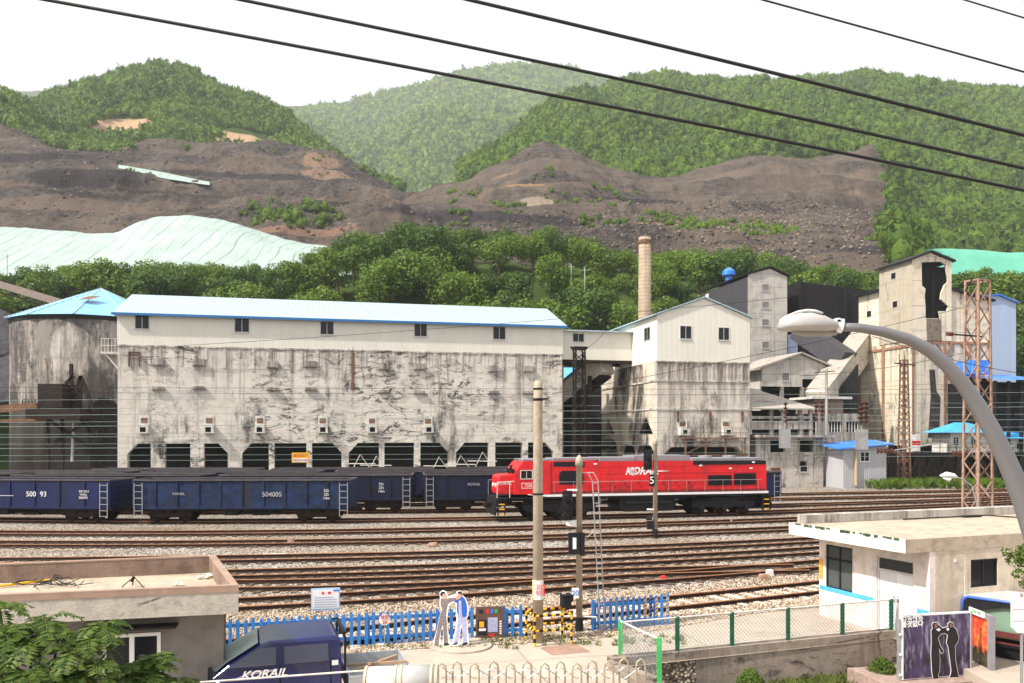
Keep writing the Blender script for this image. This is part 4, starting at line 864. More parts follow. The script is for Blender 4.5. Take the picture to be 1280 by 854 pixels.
ll += [(Ln,0),(Ln,zs2),(.61,zs2)]
holes = []
for pa,pb,pt in ((816.5,798.5,522),(768,753.5,524)):
    y0, y1 = C.ly(pa), C.ly(pb); zb = C.lz(543,0,y0); holes.append([(y0,zb),(y1,zb),((y0+y1)/2+.1,C.lz(pt,0,(y0+y1)/2)),((y0+y1)/2-.1,C.lz(pt,0,(y0+y1)/2))])
m.mi = 1; m.plate([ll]+holes, 0, .6, 'x'); m.mi = 0; m.box(Wd-.6,Wd,.61,Ln,0,zs2-.01); m.box(.61,Wd-.61,Ln-.6,Ln,0,zs2-.01); m.box(.61,Wd-.61,.61,Ln-.61,zt2+.3,zt2+.8); m.box(.61,Wd-.61,.61,Ln-.61,zs2-.4,zs2-.02)
d_ = MB(); d_.box(1.6,Wd-1,1.6,Ln-1,0,zt2+.25); d_.box(1.2,Wd-1,1.2,Ln-1,zt2+.85,zs2-.5); d_.build('painted_dark_interior', M['dark'], root)  # black boxes stand for the shade behind the bay and chute openings
m.build('concrete_wall', [M['bunker2'],M['bunkside']], root)
m = MB()
for py in (475.5,511): z_ = C.lz(py); m.box(-.09,Wd+.05,-.09,-.003,z_-.1,z_+.08); m.box(-.09,-.003,-.003,Ln,z_-.1,z_+.08)
m.box(-.12,Wd+.12,-.12,-.003,zs2-.14,zs2)
for i in range(13): x0 = .4+i*Wd/12.6; m.box(x0-.09,x0+.09,-.07,-.003,C.lz(475.5)+.08,zs2-.14)
m.build('ledge', M['bunker2'], root)
m = MB()
for x0 in (C.lx(846.7),C.lx(887),C.lx(927)): m.box(x0-.08,x0+.08,-.3,-.1,C.lz(528),C.lz(514))
m.build('insulator_bracket', M['insul'], root)
m = MB(); m.plate([[(0,zs2+.01),(Wd,zs2+.01),(Wd,ze2),(Wd/2,zp),(0,ze2)]], -.02, Ln, 'y'); m.build('upper_wall', M['cream'], root)
m = MB(); e = .4
for sgn,x0,x1 in ((0,-e,Wd/2),(1,Wd/2,Wd+e)):
    k = (zp-ze2)/(Wd/2); z0 = ze2-.4*k+.05 if sgn==0 else zp+.05; z1 = zp+.05 if sgn==0 else ze2-.4*k+.05
    m.add([(x0,-.25,z0),(x1,-.25,z1),(x1,Ln+.3,z1),(x0,Ln+.3,z0),(x0,-.25,z0+.14),(x1,-.25,z1+.14),(x1,Ln+.3,z1+.14),(x0,Ln+.3,z0+.14)],[(0,3,2,1),(4,5,6,7),(0,1,5,4),(1,2,6,5),(2,3,7,6),(3,0,4,7)])
m.build('roof', M['roofblue'], root)
for a,b,c,d in ((849.5,864.5,407,424),(897.5,911.5,409,425.5)): window(root, C.lx(a), C.lx(b), C.lz(d,C.lx(a)), C.lz(c,C.lx(a)), -.02)
window(root, C.ly(813), C.ly(805.5), C.lz(425,0,C.ly(813)), C.lz(409,0,C.ly(810)), -.0, 'x')
for a in (853,907): x0 = C.lx(a); chute(root, x0, C.lz(540,x0), 0, 1.0)
m = MB(); zpz = C.lz(547, 3); x0, x1 = C.lx(848), C.lx(928)
m.box(x0,x1,-1.3,-.1,zpz-.12,zpz)
for k in range(9): x = x0+k*(x1-x0)/8; m.box(x-.02,x+.02,-1.3,-1.26,zpz,zpz+1.0)
for z in (.5,1.0): m.tube([(x0,-1.28,zpz+z),(x1,-1.28,zpz+z)], .025, 5)
for k in range(4): x = x0+.3+k*(x1-x0-.6)/3; m.box(x-.07,x+.07,-1.2,-1.06,0,zpz-.12)
m.bar((x0,-1.2,zpz-1.8),((x0+x1)/2,-1.2,zpz-.2),.07); m.bar((x1,-1.2,zpz-1.8),((x0+x1)/2,-1.2,zpz-.2),.07); m.box(x0,x1,-1.15,-1.05,zpz-1.9,zpz-1.78)
m.build('service_platform', M['rust'], root)
# bridge
y7 = C.ly(790); Dg = C.w(0,y7); Lb = Dg.x-B.w(L,0).x
root = empty('covered_bridge', C.w(-.03,y7,0), TH, 'cream covered bridge with blue roof joining the two bunkers high above the ground', 'bridge')
fb = Fr(790, Dg.y, TH); x0 = fb.lx(702.5); zb, zt_ = 14.05, 17.25
m = MB(); m.box(x0,0,0,4.2,zb,zt_); m.build('wall', M['cream'], root)
m = MB(); m.add([(x0,-.5,zt_-.1),(.0,-.5,zt_-.1),(.0,4.6,zt_+.6),(x0,4.6,zt_+.6),(x0,-.5,zt_+.02),(.0,-.5,zt_+.02),(.0,4.6,zt_+.72),(x0,4.6,zt_+.72)],[(0,3,2,1),(4,5,6,7),(0,1,5,4),(1,2,6,5),(2,3,7,6),(3,0,4,7)]); m.build('roof', M['roofblue'], root)
m = MB(); m.box(x0,0,-.05,.3,zb-.35,zb-.01); m.box(x0,0,3.9,4.2,zb-.35,zb-.01); m.build('floor_beam', M['darkrust'], root)
window(root, fb.lx(716), fb.lx(730.5), fb.lz(429.5), fb.lz(418.5), 0)
# conveyor under the bridge, blue sheet roof behind the gap
bk = MB(); g9 = at(704,483,106); g8 = at(775,483,106); bk.box(0,g8.x-g9.x,0,.5,0,g9.z); bk = bk.build('black_backdrop', M['black']); bk.location = (g9.x,g9.y,0); tag(bk,'black backdrop added to darken the lower half of the gap between the bunkers','wall')  # added black sheet, makes the gap dark where the green slope would show
g0 = at(700,500,100); g1 = at(757,455,94)
root = empty('conveyor_gallery', (g0.x,g0.y,0), 0, 'inclined pale conveyor gallery with green edge rising in the gap between the two bunkers', 'conveyor')
m = MB(); d = g1-g0; a = Vector((0,0,g0.z)); b = a+Vector((d.x,d.y,d.z)); m.bar(a,b,2.0,2.2); m.build('gallery_wall', M['offwhite'], root)
m = MB(); m.bar(a+Vector((0,0,1.3)),b+Vector((0,0,1.3)),2.4,.25); m.build('gallery_roof', plain('green roof edge',(.03,.14,.15),.5), root)
m = MB(); m.bar(a-Vector((0,0,1.4)),b-Vector((0,0,1.4)),1.8,.3); m.box(b.x-2,b.x-1.6,b.y-.5,b.y+.5,0,b.z-1.4); m.box(3,3.4,-1,0,0,14); m.box(0,9,.6,1,4.0,4.4); m.build('gallery_truss', M['darkrust'], root)
m = MB()
c_ = at(716,500,118); root = empty('blue_roof_shed', (c_.x,c_.y,0), TH, 'sky blue roofed shed glimpsed through the gap between the two bunkers', 'shed')
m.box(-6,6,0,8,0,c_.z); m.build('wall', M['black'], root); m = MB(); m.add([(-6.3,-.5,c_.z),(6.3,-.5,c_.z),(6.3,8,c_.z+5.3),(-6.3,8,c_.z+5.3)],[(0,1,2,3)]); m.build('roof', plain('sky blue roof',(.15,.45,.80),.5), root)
c_ = at(722,530,102); root = empty('steel_tank', (c_.x,c_.y,0), 0, 'dark rusty drum tank in the gap below the conveyor gallery', 'tank'); m = MB(); m.tube([(0,-2,c_.z),(0,2,c_.z)], 2.2, 18); m.build('drum', M['darkrust'], root); m = MB(); m.box(-2,-1.7,-1,1,0,c_.z); m.box(1.7,2,-1,1,0,c_.z); m.build('stand', M['darkrust'], root)
# --- silo
cx = at(125,545,100); root = empty('concrete_silo', (cx.x,cx.y,0), 0, 'round black streaked concrete silo with pale blue conical roof at the left', 'silo')
m = MB(); m.lathe([(9.4,0),(9.4,19.0),(9.1,19.05)],(0,0),64); m.build('wall', M['silo'], root, True)
m = MB(); m.lathe([(10.0,18.95),(.15,23.4)],(0,0),12,'z',.2); m.build('roof', M['roofsilo'], root)
m = MB()
for k in range(12): t_ = .2+k*math.pi/6; m.tube([(10.02*math.cos(t_),10.02*math.sin(t_),18.98),(.1,0,23.45)], .07, 5)
m.build('roof_ridge', M['roofblue'], root)
m = MB(); p0 = Vector((1.7,-5.6,21.25)); m.quad(*[p0+Vector(q) for q in ((-1.2,-.6,-.2),(.3,-.5,-.12),(.9,.9,.52),(-.6,.8,.45))]); m.build('rusty_patch', M['rust'], root)
m = MB(); m.lathe([(9.47,18.5),(9.47,18.94),(9.42,18.94)],(0,0),64); m.build('eaves_band', M['black'], root)
# coal loader in front of the silo
def P_(px,py,Y,o): v = at(px,py,Y); return (v.x-o.x, v.y-o.y, v.z)
o0 = at(90,545,82); root = empty('coal_loader', (o0.x,o0.y,0), 0, 'black rusty coal loading rig with struts in front of the silo', 'loading machine')
q = lambda px,py,Y=82: P_(px,py,Y,o0)
m = MB(); a = q(58,510); b = q(88,481); m.box(a[0],b[0],-1.5,2,a[2],b[2]); m.box(q(45,0)[0],q(112,0)[0],-1.8,2.4,q(0,524)[2],q(0,512)[2]); m.build('hopper_house', M['darkrust'], root)
m = MB()
for l in (((88,510),(101,470)),((101,470),(118,515)),((89,455),(90,510)),((82,480),(92,470)),((101,470),(100,515)),((80,505),(118,530)),((92,512),(118,545)),((96,490),(107,490)),((60,524),(60,600)),((78,524),(78,600)),((112,524),(112,600)),((60,560),(112,524)),((60,524),(112,560))): m.bar(q(*l[0]),q(*l[1]),.28)
m.build('strut_frame', M['darkrust'], root)
m = MB()
for px in range(28,60,4): m.bar(q(px,512),q(px,500),.08)
m.bar(q(28,500),q(60,500),.08); m.bar(q(26,512),q(60,512),.15)
m.build('railing', M['darkrust'], root)
m = MB(); m.bar(q(-40,514),q(48,508),.5,.7); m.bar(q(-40,528),q(60,524),.3,.3); m.tube([q(60,478),q(59,455),q(56,448)], .05, 5); m.build('conveyor_arm', M['rust'], root)
m = MB(); a = q(116,600); m.box(a[0],q(146,0)[0],1.0,3.0,0,q(0,535)[2]); m.tube([q(131,520,83),q(131,520,86)], 1.7, 12); m.box(q(117,0)[0],q(124,0)[0],.8,2,0,q(0,497)[2]); m.box(q(42,0)[0],q(118,0)[0],4,4.5,0,q(0,545)[2]); m.build('dark_bin', M['black'], root)
m = MB(); m.bar(q(92,527),q(90,577),.2); m.build('lamp_pole', M['oldconc'], root)
# inclined conveyor upper left
a = at(-60,338,116); b = at(78,379,112); root = empty('inclined_conveyor', (a.x,a.y,0), 0, 'brown inclined conveyor tube running down to the silo roof at the left edge', 'conveyor')
m = MB(); m.bar((0,0,a.z),(b.x-a.x,b.y-a.y,b.z),.9,.9); m.build('gallery', plain('brown gallery',(.22,.17,.15)), root); m = MB(); m.bar((0,0,a.z-1.1),(b.x-a.x,b.y-a.y,b.z-1.0),.7,.2); m.bar((6.0,0,a.z-3.0),(6.0,0,0),.4); m.build('support', M['darkrust'], root)
# chimney
c_ = at(806,545,112); root = empty('chimney', (c_.x,c_.y,0), 0, 'tall tan brick chimney rising in front of the trees behind the bunkers', 'chimney')
zt_ = H+(545-297)/F*112; m = MB(); m.lathe([(1.05,0),(.82,zt_),(.6,zt_),(.6,zt_-1)],(0,0),20); m.build('shaft', concrete('chimney brick',(.36,.28,.20),(.12,.08,.06),.3,.5,.4,(1.5,.5)), root, True)
m = MB(); m.lathe([(.92,zt_-.9),(.92,zt_-.4),(.88,zt_-.38)],(0,0),20); m.bar((-.95,0,zt_-1.5),(-.95,0,zt_+1.0),.1); m.build('cap_band', M['rust'], root)
# dark clad tower block
E = Fr(936, 116, TH); root = empty('clad_tower_block', E.o, TH, 'narrow block with grey panelled front, charcoal side and blue roof ventilator', 'industrial building')
w1 = E.lx(984); dl = E.ly(877); ze3 = E.lz(343); zp3 = E.lz(336, w1*.6)
m = MB(); m.plate([[(0,0),(w1,0),(w1,ze3-.1),(w1*.55,zp3),(0,ze3)]], 0, .3); m.build('front_wall', M['greyclad'], root)
m = MB(); m.box(0.0,w1-.02,.31,dl,0,ze3-.3); m.build('side_wall', M['darkclad'], root)
m = MB(); 
for (x0,z0,x1,z1) in ((-.3,ze3+.02,w1*.55,zp3+.15),(w1*.55,zp3+.15,w1+.3,ze3-.05)): m.add([(x0,-.3,z0),(x1,-.3,z1),(x1,dl+.3,z1),(x0,dl+.3,z0),(x0,-.3,z0+.2),(x1,-.3,z1+.2),(x1,dl+.3,z1+.2),(x0,dl+.3,z0+.2)],[(0,3,2,1),(4,5,6,7),(0,1,5,4),(1,2,6,5),(2,3,7,6),(3,0,4,7)])
m.build('roof', M['darksteel'], root)
for py in (360.5,382,404,432): z0 = E.lz(py+4,4); window(root, E.lx(952), E.lx(961.5), z0, z0+1.0, 0, mull=0, pm=plain('grey pane',(.2,.19,.18),.4))
window(root, E.ly(886), E.ly(882), E.lz(374,0,dl*.8), E.lz(366,0,dl*.8), 0, 'x', 0, pm=WT)
v = MB(); vx = E.lx(903, dl*.5); v.lathe([(.5,zp3-.8),(.5,zp3+.3),(.95,zp3+.5),(.95,zp3+1.1),(.5,zp3+1.5),(.15,zp3+1.7)],(1.2,dl*.55),14); v.build('ventilator', M['bluesheet'], root)
# light blue block beside it
q_ = Fr(985,118,TH); root = empty('blue_clad_block', q_.o, TH, 'slim lavender blue clad block just right of the grey panelled tower front', 'industrial building'); m = MB(); m.box(0,q_.lx(997),0,5,0,q_.lz(418)); m.build('wall', M['bluelight'], root); m = MB(); m.box(-.1,q_.lx(997)+.1,-.1,5.1,q_.lz(418)+.01,q_.lz(418)+.2); m.build('roof', M['darksteel'], root)
# gabled shed
G = Fr(952, 103, TH); root = empty('gabled_shed', G.o, TH, 'grey panelled gabled shed with open dark underside between the dark tower and the stained tower', 'shed')
w1 = G.lx(1040); zb = G.lz(483); ze4 = G.lz(459); zp4 = G.lz(443, w1*.45); xp = G.lx(1000)
m = MB(); m.plate([[(0,zb),(G.lx(1003),zb),(G.lx(1003),ze4-1.4),(w1,ze4-1.4),(w1,ze4),(xp,zp4),(0,ze4)]], 0, .25); m.box(0,w1,.3,9,zb-5,zb-4.6); m.box(-.05,.1,.26,9,zb-5,ze4-.3); m.build('wall', M['greyclad'], root)
m = MB()
for (x0,z0,x1,z1) in ((-1.2,ze4-.4,xp,zp4+.1),(xp,zp4+.1,w1+.8,ze4-.2)): m.add([(x0,-.5,z0),(x1,-.5,z1),(x1,9.3,z1),(x0,9.3,z0),(x0,-.5,z0+.2),(x1,-.5,z1+.2),(x1,9.3,z1+.2),(x0,9.3,z0+.2)],[(0,3,2,1),(4,5,6,7),(0,1,5,4),(1,2,6,5),(2,3,7,6),(3,0,4,7)])
m.build('roof', M['oldroof'], root)
m = MB(); m.box(.3,w1,5,8.5,0,ze4-1); m.box(G.lx(1005),w1-.3,.8,4,0,ze4-2.2); m.build('painted_dark_interior', M['black'], root)
m = MB(); m.box(G.lx(1003),G.lx(1010),.2,.8,zb-2.2,zb-.1); 
for px in (978,1003,1036): x0 = G.lx(px); m.box(x0-.2,x0+.2,.0,.4,0,ze4-1.5 if px==1036 else zb-.02)
m.build('post', M['oldconc'], root); window(root, G.lx(977), G.lx(987), G.lz(476), G.lz(465), 0, mull=0, pm=plain('dusty pane',(.16,.15,.15),.5))
# low shed with old corrugated roof, open floor, concrete block below
K = Fr(945, 89, TH); root = empty('screening_house', K.o, TH, 'two level concrete house with weathered corrugated roof and open upper floor', 'industrial building')
w1 = K.lx(1029); w2 = K.lx(1016); zr = K.lz(512); zf = K.lz(547); zd = K.lz(541)
m = MB(); a1,b1 = K.lx(963),K.lx(981); a2,b2 = K.lx(1000),K.lx(1017); z0,z1 = K.lz(566),K.lz(550); 
m.plate([rect(0,w1,0,zf), rect(a1,b1,z0,z1), rect(a2,b2,z0,z1), rect(K.lx(1000),K.lx(1009),K.lz(587),K.lz(583)+.5)], 0, .35); m.box(0,.35,.36,8,0,zf); m.box(w1-.35,w1,.36,8,0,zf); m.box(.36,w1-.36,7.6,8,0,zf); m.build('block_wall', M['oldconc'], root)
m = MB(); m.box(-.3,w1+1.0,-.9,8.4,zf+.01,zf+.3); m.build('floor_slab', M['oldconc'], root)
m = MB()
for px in (938,965,979,1001,1014): x0 = K.lx(px); m.box(x0-.18,x0+.18,0,.35,zf+.31,zr)
m.box(-1.0,w2,.02,.2,zr-1.0,zr-.7); m.box(-1.0,w2,-.05,.01,zf+.9,zf+1.8); m.build('post', M['oldconc'], root)
m = MB(); m.box(-.8,w2,3.5,7.5,zf+.31,zr); m.box(.5,w1-.5,2,2.3,.1,zf-.1); m.build('painted_dark_interior', M['black'], root)
rt = K.lz(487, 2, 9); m = MB(); m.add([(-1.3,-.5,zr),(w2+.3,-.5,zr),(w2-2.2,9,rt),(-1.3,9,rt),(-1.3,-.5,zr+.15),(w2+.3,-.5,zr+.15),(w2-2.2,9,rt+.15),(-1.3,9,rt+.15)],[(0,3,2,1),(4,5,6,7),(0,1,5,4),(1,2,6,5),(2,3,7,6),(3,0,4,7)]); m.build('roof', M['oldroof'], root)
m = MB(); zz = rt+.2; m.box(-.2,2.2,7.3,9.2,zz,zz+.9); m.add([(-.8,6.8,zz+.9),(1.0,6.8,zz+1.5),(2.8,6.8,zz+.9),(-.8,9.6,zz+.9),(1.0,9.6,zz+1.5),(2.8,9.6,zz+.9)],[(0,1,4,3),(1,2,5,4),(0,2,1),(3,4,5)]); m.build('roof_vent', M['oldconc'], root)
m = MB(); m.box(K.lx(963.5),K.lx(975),-.06,-.004,0,K.lz(585)); m.build('door', plain('rusty brown door',(.13,.05,.025)), root)
window(root, K.lx(999.5), K.lx(1009.5), K.lz(591), K.lz(583), 0, mull=0)
# link building + brown box + diagonal conveyor
q_ = Fr(1022, 98, TH); root = empty('link_building', q_.o, TH, 'brown box house on a low windowed link in front of the diagonal conveyor foot', 'industrial building')
m = MB(); x0, x1 = q_.lx(1018), q_.lx(1054); m.box(x0,x1,0,4,q_.lz(517),q_.lz(499)); m.build('box_house', plain('brown render',(.24,.18,.15)), root)
m = MB(); m.box(x0-.6,x1+.8,-.6,4.5,q_.lz(499)+.01,q_.lz(499)+.3); m.build('box_roof', M['offwhite'], root)
m = MB(); xe = q_.lx(1073); m.plate([[(x0,0),(xe,0),(xe,q_.lz(517)),(x0,q_.lz(517))], rect(q_.lx(1030),q_.lx(1050),q_.lz(540),q_.lz(527)), rect(q_.lx(1055),q_.lx(1071),q_.lz(540),q_.lz(527))], -.5, -.2); m.build('link_wall', M['oldconc'], root)
m = MB(); m.box(x0,xe,1,1.2,0,q_.lz(518)); m.build('painted_dark_interior', M['black'], root)
m = MB()
for k in range(12):
    px = 1030+k*3.6
    if px < 1071: m.box(q_.lx(px)-.03,q_.lx(px)+.03,-.4,-.34,q_.lz(540),q_.lz(527))
m.build('glazing_bars', WT, root)
a = at(1022,497,100); b = at(1078,424,112); root = empty('diagonal_conveyor', (a.x,a.y,0), 0, 'pale diagonal conveyor gallery climbing to the left side of the stained tower', 'conveyor')
m = MB(); m.bar((0,0,a.z-.8),(b.x-a.x,b.y-a.y,b.z-.8),2.4,3.3); m.build('gallery_wall', concrete('gallery cladding',(.52,.48,.42),(.2,.16,.12),.2,.3,.4,(1.2,8)), root)
m = MB(); m.bar((0,0,a.z+1.1),(b.x-a.x,b.y-a.y,b.z+1.1),2.7,.15); m.build('gallery_roof', M['oldroof'], root)
# dark netted coal yard behind
a = at(998,545,119); root = empty('netted_coal_store', (a.x,a.y,0), TH, 'black netting wall of a covered coal store behind the street lamp head', 'coal store')
fq = Fr(998,119,TH); m = MB(); w1 = fq.lx(1110); m.plate([[(0,0),(w1,0),(w1,fq.lz(366,w1)),(0,fq.lz(352))]], 0, 6); m.build('netting', M['black'], root)
m = MB(); m.tube([(0,-.3,0),(0,-.3,fq.lz(347))], .15, 6); m.tube([(w1*.5,-.3,0),(w1*.5,-.3,fq.lz(362,w1*.5))], .15, 6); m.build('post', M['darksteel'], root)
bk = MB(); g9 = at(1038,600,102); g8 = at(1073,455,102); bk.plate([[(0,0),(g8.x-g9.x,0),(g8.x-g9.x,g8.z),(.3,at(0,498,102).z)]],0,.5); bk = bk.build('black_backdrop', M['black']); bk.location = (g9.x,g9.y,0); tag(bk,'black backdrop added to darken the gap under the diagonal conveyor beside the stained tower','wall')  # added black sheet, its colour stands for the darkness under the conveyor
a = at(1000,413,112); b = at(1058,452,106); root = empty('dark_conveyor', (a.x,a.y,0), 0, 'dark inclined conveyor gallery behind the gabled shed', 'conveyor'); m = MB(); m.bar((0,0,a.z),(b.x-a.x,b.y-a.y,b.z),2.5,2.6); m.build('gallery_wall', M['darkclad'], root)
m = MB(); m.bar((2,0,a.z-3),(2,0,0),.4); m.build('support', M['darksteel'], root)
# --- stained tower
D_ = Fr(1140, 102, TH); root = empty('preparation_tower', D_.o, TH, 'tall stained beige tower with a burnt hole, filled in black, torn in its cladding', 'industrial building')
yl = D_.ly(1071); yu = D_.ly(1099); xr = D_.lx(1240); xu = D_.lx(1189.5); zsm = D_.lz(425); 
zuE = D_.lz(325); zuP = D_.lz(316, xu*.46); zwL = 24.5; zw1 = D_.lz(362, xu); zw2 = D_.lz(377, xr)
hole = [(D_.lx(p),D_.lz(q2_,D_.lx(p))) for p,q2_ in ((1152,328),(1176,327),(1182,331),(1186,352),(1181,356),(1177,366),(1176,374),(1186,383),(1184,389),(1174,389),(1176,398),(1157,398),(1157,384),(1156,370),(1157,361),(1152.5,357))]
m = MB(); m.plate([[(0,zsm),(xu,zsm),(xu,D_.lz(327,xu)),(xu*.46,zuP),(0,zuE)], hole], 0, .25); m.plate([rect(.26,yu,zsm,zuE)], 0, .25, 'x'); m.box(xu-.25,xu,.26,yu,zw1-1,zuE-.4); m.box(.26,xu-.26,yu-.25,yu,zsm,zuE-.1)
m.build('upper_cladding', M['tower'], root)
m = MB(); m.box(.4,xu-.4,.5,yu-.5,zsm,zuE-.6); m.bar((xu*.55,.3,zsm),(xu*.6,.3,zuE-.9),.2); m.bar((1.2,.4,zsm+4),(xu-.4,.4,zsm+4.5),.2); m.build('dark_hole_fill', M['dark'], root)  # black box fills the hole, the darkness inside is put into its colour
m = MB(); m.plate([[(D_.lx(p),D_.lz(q2_,D_.lx(p))) for p,q2_ in ((1158,398.5),(1173,398.5),(1176,402),(1177,426),(1159,426),(1158,410))]], -.03, -.004); m.build('burnt_patch', plain('scorched sheet',(.18,.15,.11),.8,0,.5,2), root)
m = MB(); m.plate([[(xu+.01,zsm),(xr,zsm),(xr,zw2),(xu+.01,zw1)]], .3, 6); m.plate([rect(yu+.01,yl,zsm,zwL)], .3, .55, 'x'); m.box(.56,xu,yu+.3,yl-.02,zsm,zwL-.2); m.build('wing_cladding', M['tower'], root)
m = MB(); m.box(-.4,xu-.5,yu,yl+.3,zwL+.01,zwL+.3); m.add([(xu,-.2,zw1),(xr+.4,-.2,zw2),(xr+.4,6.3,zw2),(xu,6.3,zw1),(xu,-.2,zw1+.25),(xr+.4,-.2,zw2+.25),(xr+.4,6.3,zw2+.25),(xu,6.3,zw1+.25)],[(0,3,2,1),(4,5,6,7),(0,1,5,4),(1,2,6,5),(2,3,7,6),(3,0,4,7)])
for (x0,z0,x1,z1) in ((-.4,zuE-.1,xu*.46,zuP+.05),(xu*.46,zuP+.05,xu+.4,D_.lz(327,xu)-.05)): m.add([(x0,-.3,z0),(x1,-.3,z1),(x1,yu+.4,z1),(x0,yu+.4,z0),(x0,-.3,z0+.22),(x1,-.3,z1+.22),(x1,yu+.4,z1+.22),(x0,yu+.4,z0+.22)],[(0,3,2,1),(4,5,6,7),(0,1,5,4),(1,2,6,5),(2,3,7,6),(3,0,4,7)])
m.build('roof', M['darksteel'], root)
za = D_.lz(557,4); m = MB(); m.plate([[(0.05,0),(.7,0),(.7,za),(xr-.8,za),(xr-.8,0),(xr-.1,0),(xr-.1,zsm-.02),(.05,zsm-.02)]], .12, .5)
yy0 = .51; m.plate([[(yy0,0),(1.1,0),(1.1,za-1.3),(2,za),(4.6,za),(5.4,za-1.3),(5.4,0),(6,0),(6,za-1.3),(7,za),(9.6,za),(10.2,za-1.3),(10.2,0),(yl,0),(yl,zsm-.02),(yy0,zsm-.02)]], .12, .5, 'x'); m.box(.6,xr-.2,yl-.5,yl,0,zsm-.1)
m.build('lower_wall', M['towerlow'], root); m = MB(); m.box(.8,xr-.6,1.5,yl-.8,.0,za-.2); m.build('painted_dark_interior', M['dark'], root)  # black block stands for the darkness inside the open base
m = MB()
for px in (1103.5,1074): y0 = D_.ly(px); m.box(-.0,.11,y0-.22,y0+.22,0 if px>1080 else za,zsm); 
for px,pz in ((1104,1),): pass
for y0,y1 in ((D_.ly(1074),D_.ly(1103.5)),(D_.ly(1103.5),.3)):
    m.box(0,.11,min(y0,y1)+.23,max(y0,y1)-.23,zsm-.8,zsm-.5)
for x0 in (.06,4.6,8.2,xr-.4): m.box(x0,x0+.25,-.0,.11,0 if x0<1 or x0>9 else za,zsm-.03)
m.bar((4.7,.05,zsm-2),(3.6,.05,zsm-.3),.2); m.bar((4.7,.05,zsm-2),(5.8,.05,zsm-.3),.2); m.bar((8.3,.05,zsm-2),(7.2,.05,zsm-.3),.2); m.box(.3,xr-.4,.02,.1,zsm-.35,zsm-.06)
m.build('rusty_frame', plain('rust stained frame',(.30,.16,.10),.85,0,.4,2), root)
m = MB(); x0 = D_.lx(1165); m.plate([[(x0-.5,za+1),(x0+1.1,za+1),(x0+1.3,zsm-7),(x0+.7,zsm-6.2),(x0+.5,zsm-3.6),(x0-.3,zsm-3.6),(x0-.1,zsm-7)]], .09,.117); m.build('soot_patch', plain('soot',(.05,.04,.035),.9,0,.7,2), root)
for px,py in ((1084,393),(1119,381),(1117,345.5)): y0 = D_.ly(px); window(root, y0-.5, y0+.5, D_.lz(py,0,y0)-.4, D_.lz(py,0,y0)+.5, 0 if px>1099 else .3, 'x', 0, pm=M['dark'])
window(root, D_.ly(1091), D_.ly(1086), D_.lz(511,0,6), D_.lz(500,0,6), .12, 'x', 0, pm=plain('grey shutter',(.3,.27,.22)))
# light blue building right, with blue roofs
q_ = Fr(1236, 118, TH); root = empty('blue_clad_building', q_.o, TH, 'lavender blue clad building with blue roof edge right of the stained tower', 'industrial building')
w1 = q_.lx(1270); m = MB(); m.plate([[(-3,0),(w1,0),(w1,q_.lz(379,w1)),(w1*.3,q_.lz(369,w1*.3)),(-3,q_.lz(374,-3))]], 0, 8); m.build('wall', M['bluelight'], root)
m = MB(); m.bar((w1*.3,-.1,q_.lz(369,w1*.3)+.1),(w1+.3,-.1,q_.lz(379,w1)+.05),.5,.18); m.bar((-3,-.1,q_.lz(374,-3)+.1),(w1*.3,-.1,q_.lz(369,w1*.3)+.1),.5,.18); m.build('roof_edge', M['bluesheet'], root)
q_ = Fr(1240, 96, TH); root = empty('open_coal_shed', q_.o, TH, 'dark open coal shed under bright blue roofs at the right edge', 'shed')
w1 = q_.lx(1340); m = MB(); m.box(.3,w1,3,12,0,q_.lz(475)); m.build('painted_dark_interior', M['dark'], root)
m = MB(); m.add([(0,-.5,q_.lz(474)),(w1,-.5,q_.lz(478,w1)),(w1,10,q_.lz(461,w1)),(0,10,q_.lz(461))],[(0,1,2,3)]); m.build('roof', M['bluesheet'], root)
m = MB(); m.box(.2,q_.lx(1265),3,6,q_.lz(465),q_.lz(447)); m.build('roof_hut', M['bluesheet'], root)
m = MB()
for px in (1245,1262,1278): x0=q_.lx(px); m.box(x0-.15,x0+.15,0,.3,0,q_.lz(476))
m.build('post', M['darksteel'], root)
# small grey shed with blue roof
q_ = Fr(1054, 88, TH); root = empty('lineside_hut', q_.o, TH, 'small pale grey lineside hut with bright blue lean-to roof and white window', 'hut')
w1 = q_.lx(1108); yl_ = q_.ly(1031.5); z0 = q_.lz(562); z1 = q_.lz(557,w1)
m = MB(); m.plate([[(0,0),(w1,0),(w1,z1),(0,z0)]], 0, .2); m.plate([[(0.21,0),(yl_,0),(yl_,z0),(.21,z0)]], 0, .2, 'x'); m.box(w1-.2,w1,.21,yl_,0,z1); m.build('wall', corrugated('pale grey cladding',(.45,.44,.47),.4,'X',.6,(.3,.24,.18),.3), root)
m = MB(); m.add([(-1.0,-.6,z0),(w1+.6,-.6,z1+.1),(w1+.6,yl_,z1+.5),(-1.0,yl_,z0+.5),(-1.0,-.6,z0+.12),(w1+.6,-.6,z1+.22),(w1+.6,yl_,z1+.62),(-1.0,yl_,z0+.62)],[(0,3,2,1),(4,5,6,7),(0,1,5,4),(1,2,6,5),(2,3,7,6),(3,0,4,7)]); m.build('roof', M['bluesheet'], root)
window(root, q_.lx(1075), q_.lx(1086.5), q_.lz(577.5), q_.lz(565), 0, fm=WT)
m = MB(); m.tube([(q_.lx(1069),-.15,.3),(q_.lx(1069),-.15,q_.lz(564))], .18, 8); m.build('downpipe', plain('ochre pipe',(.42,.33,.2)), root)
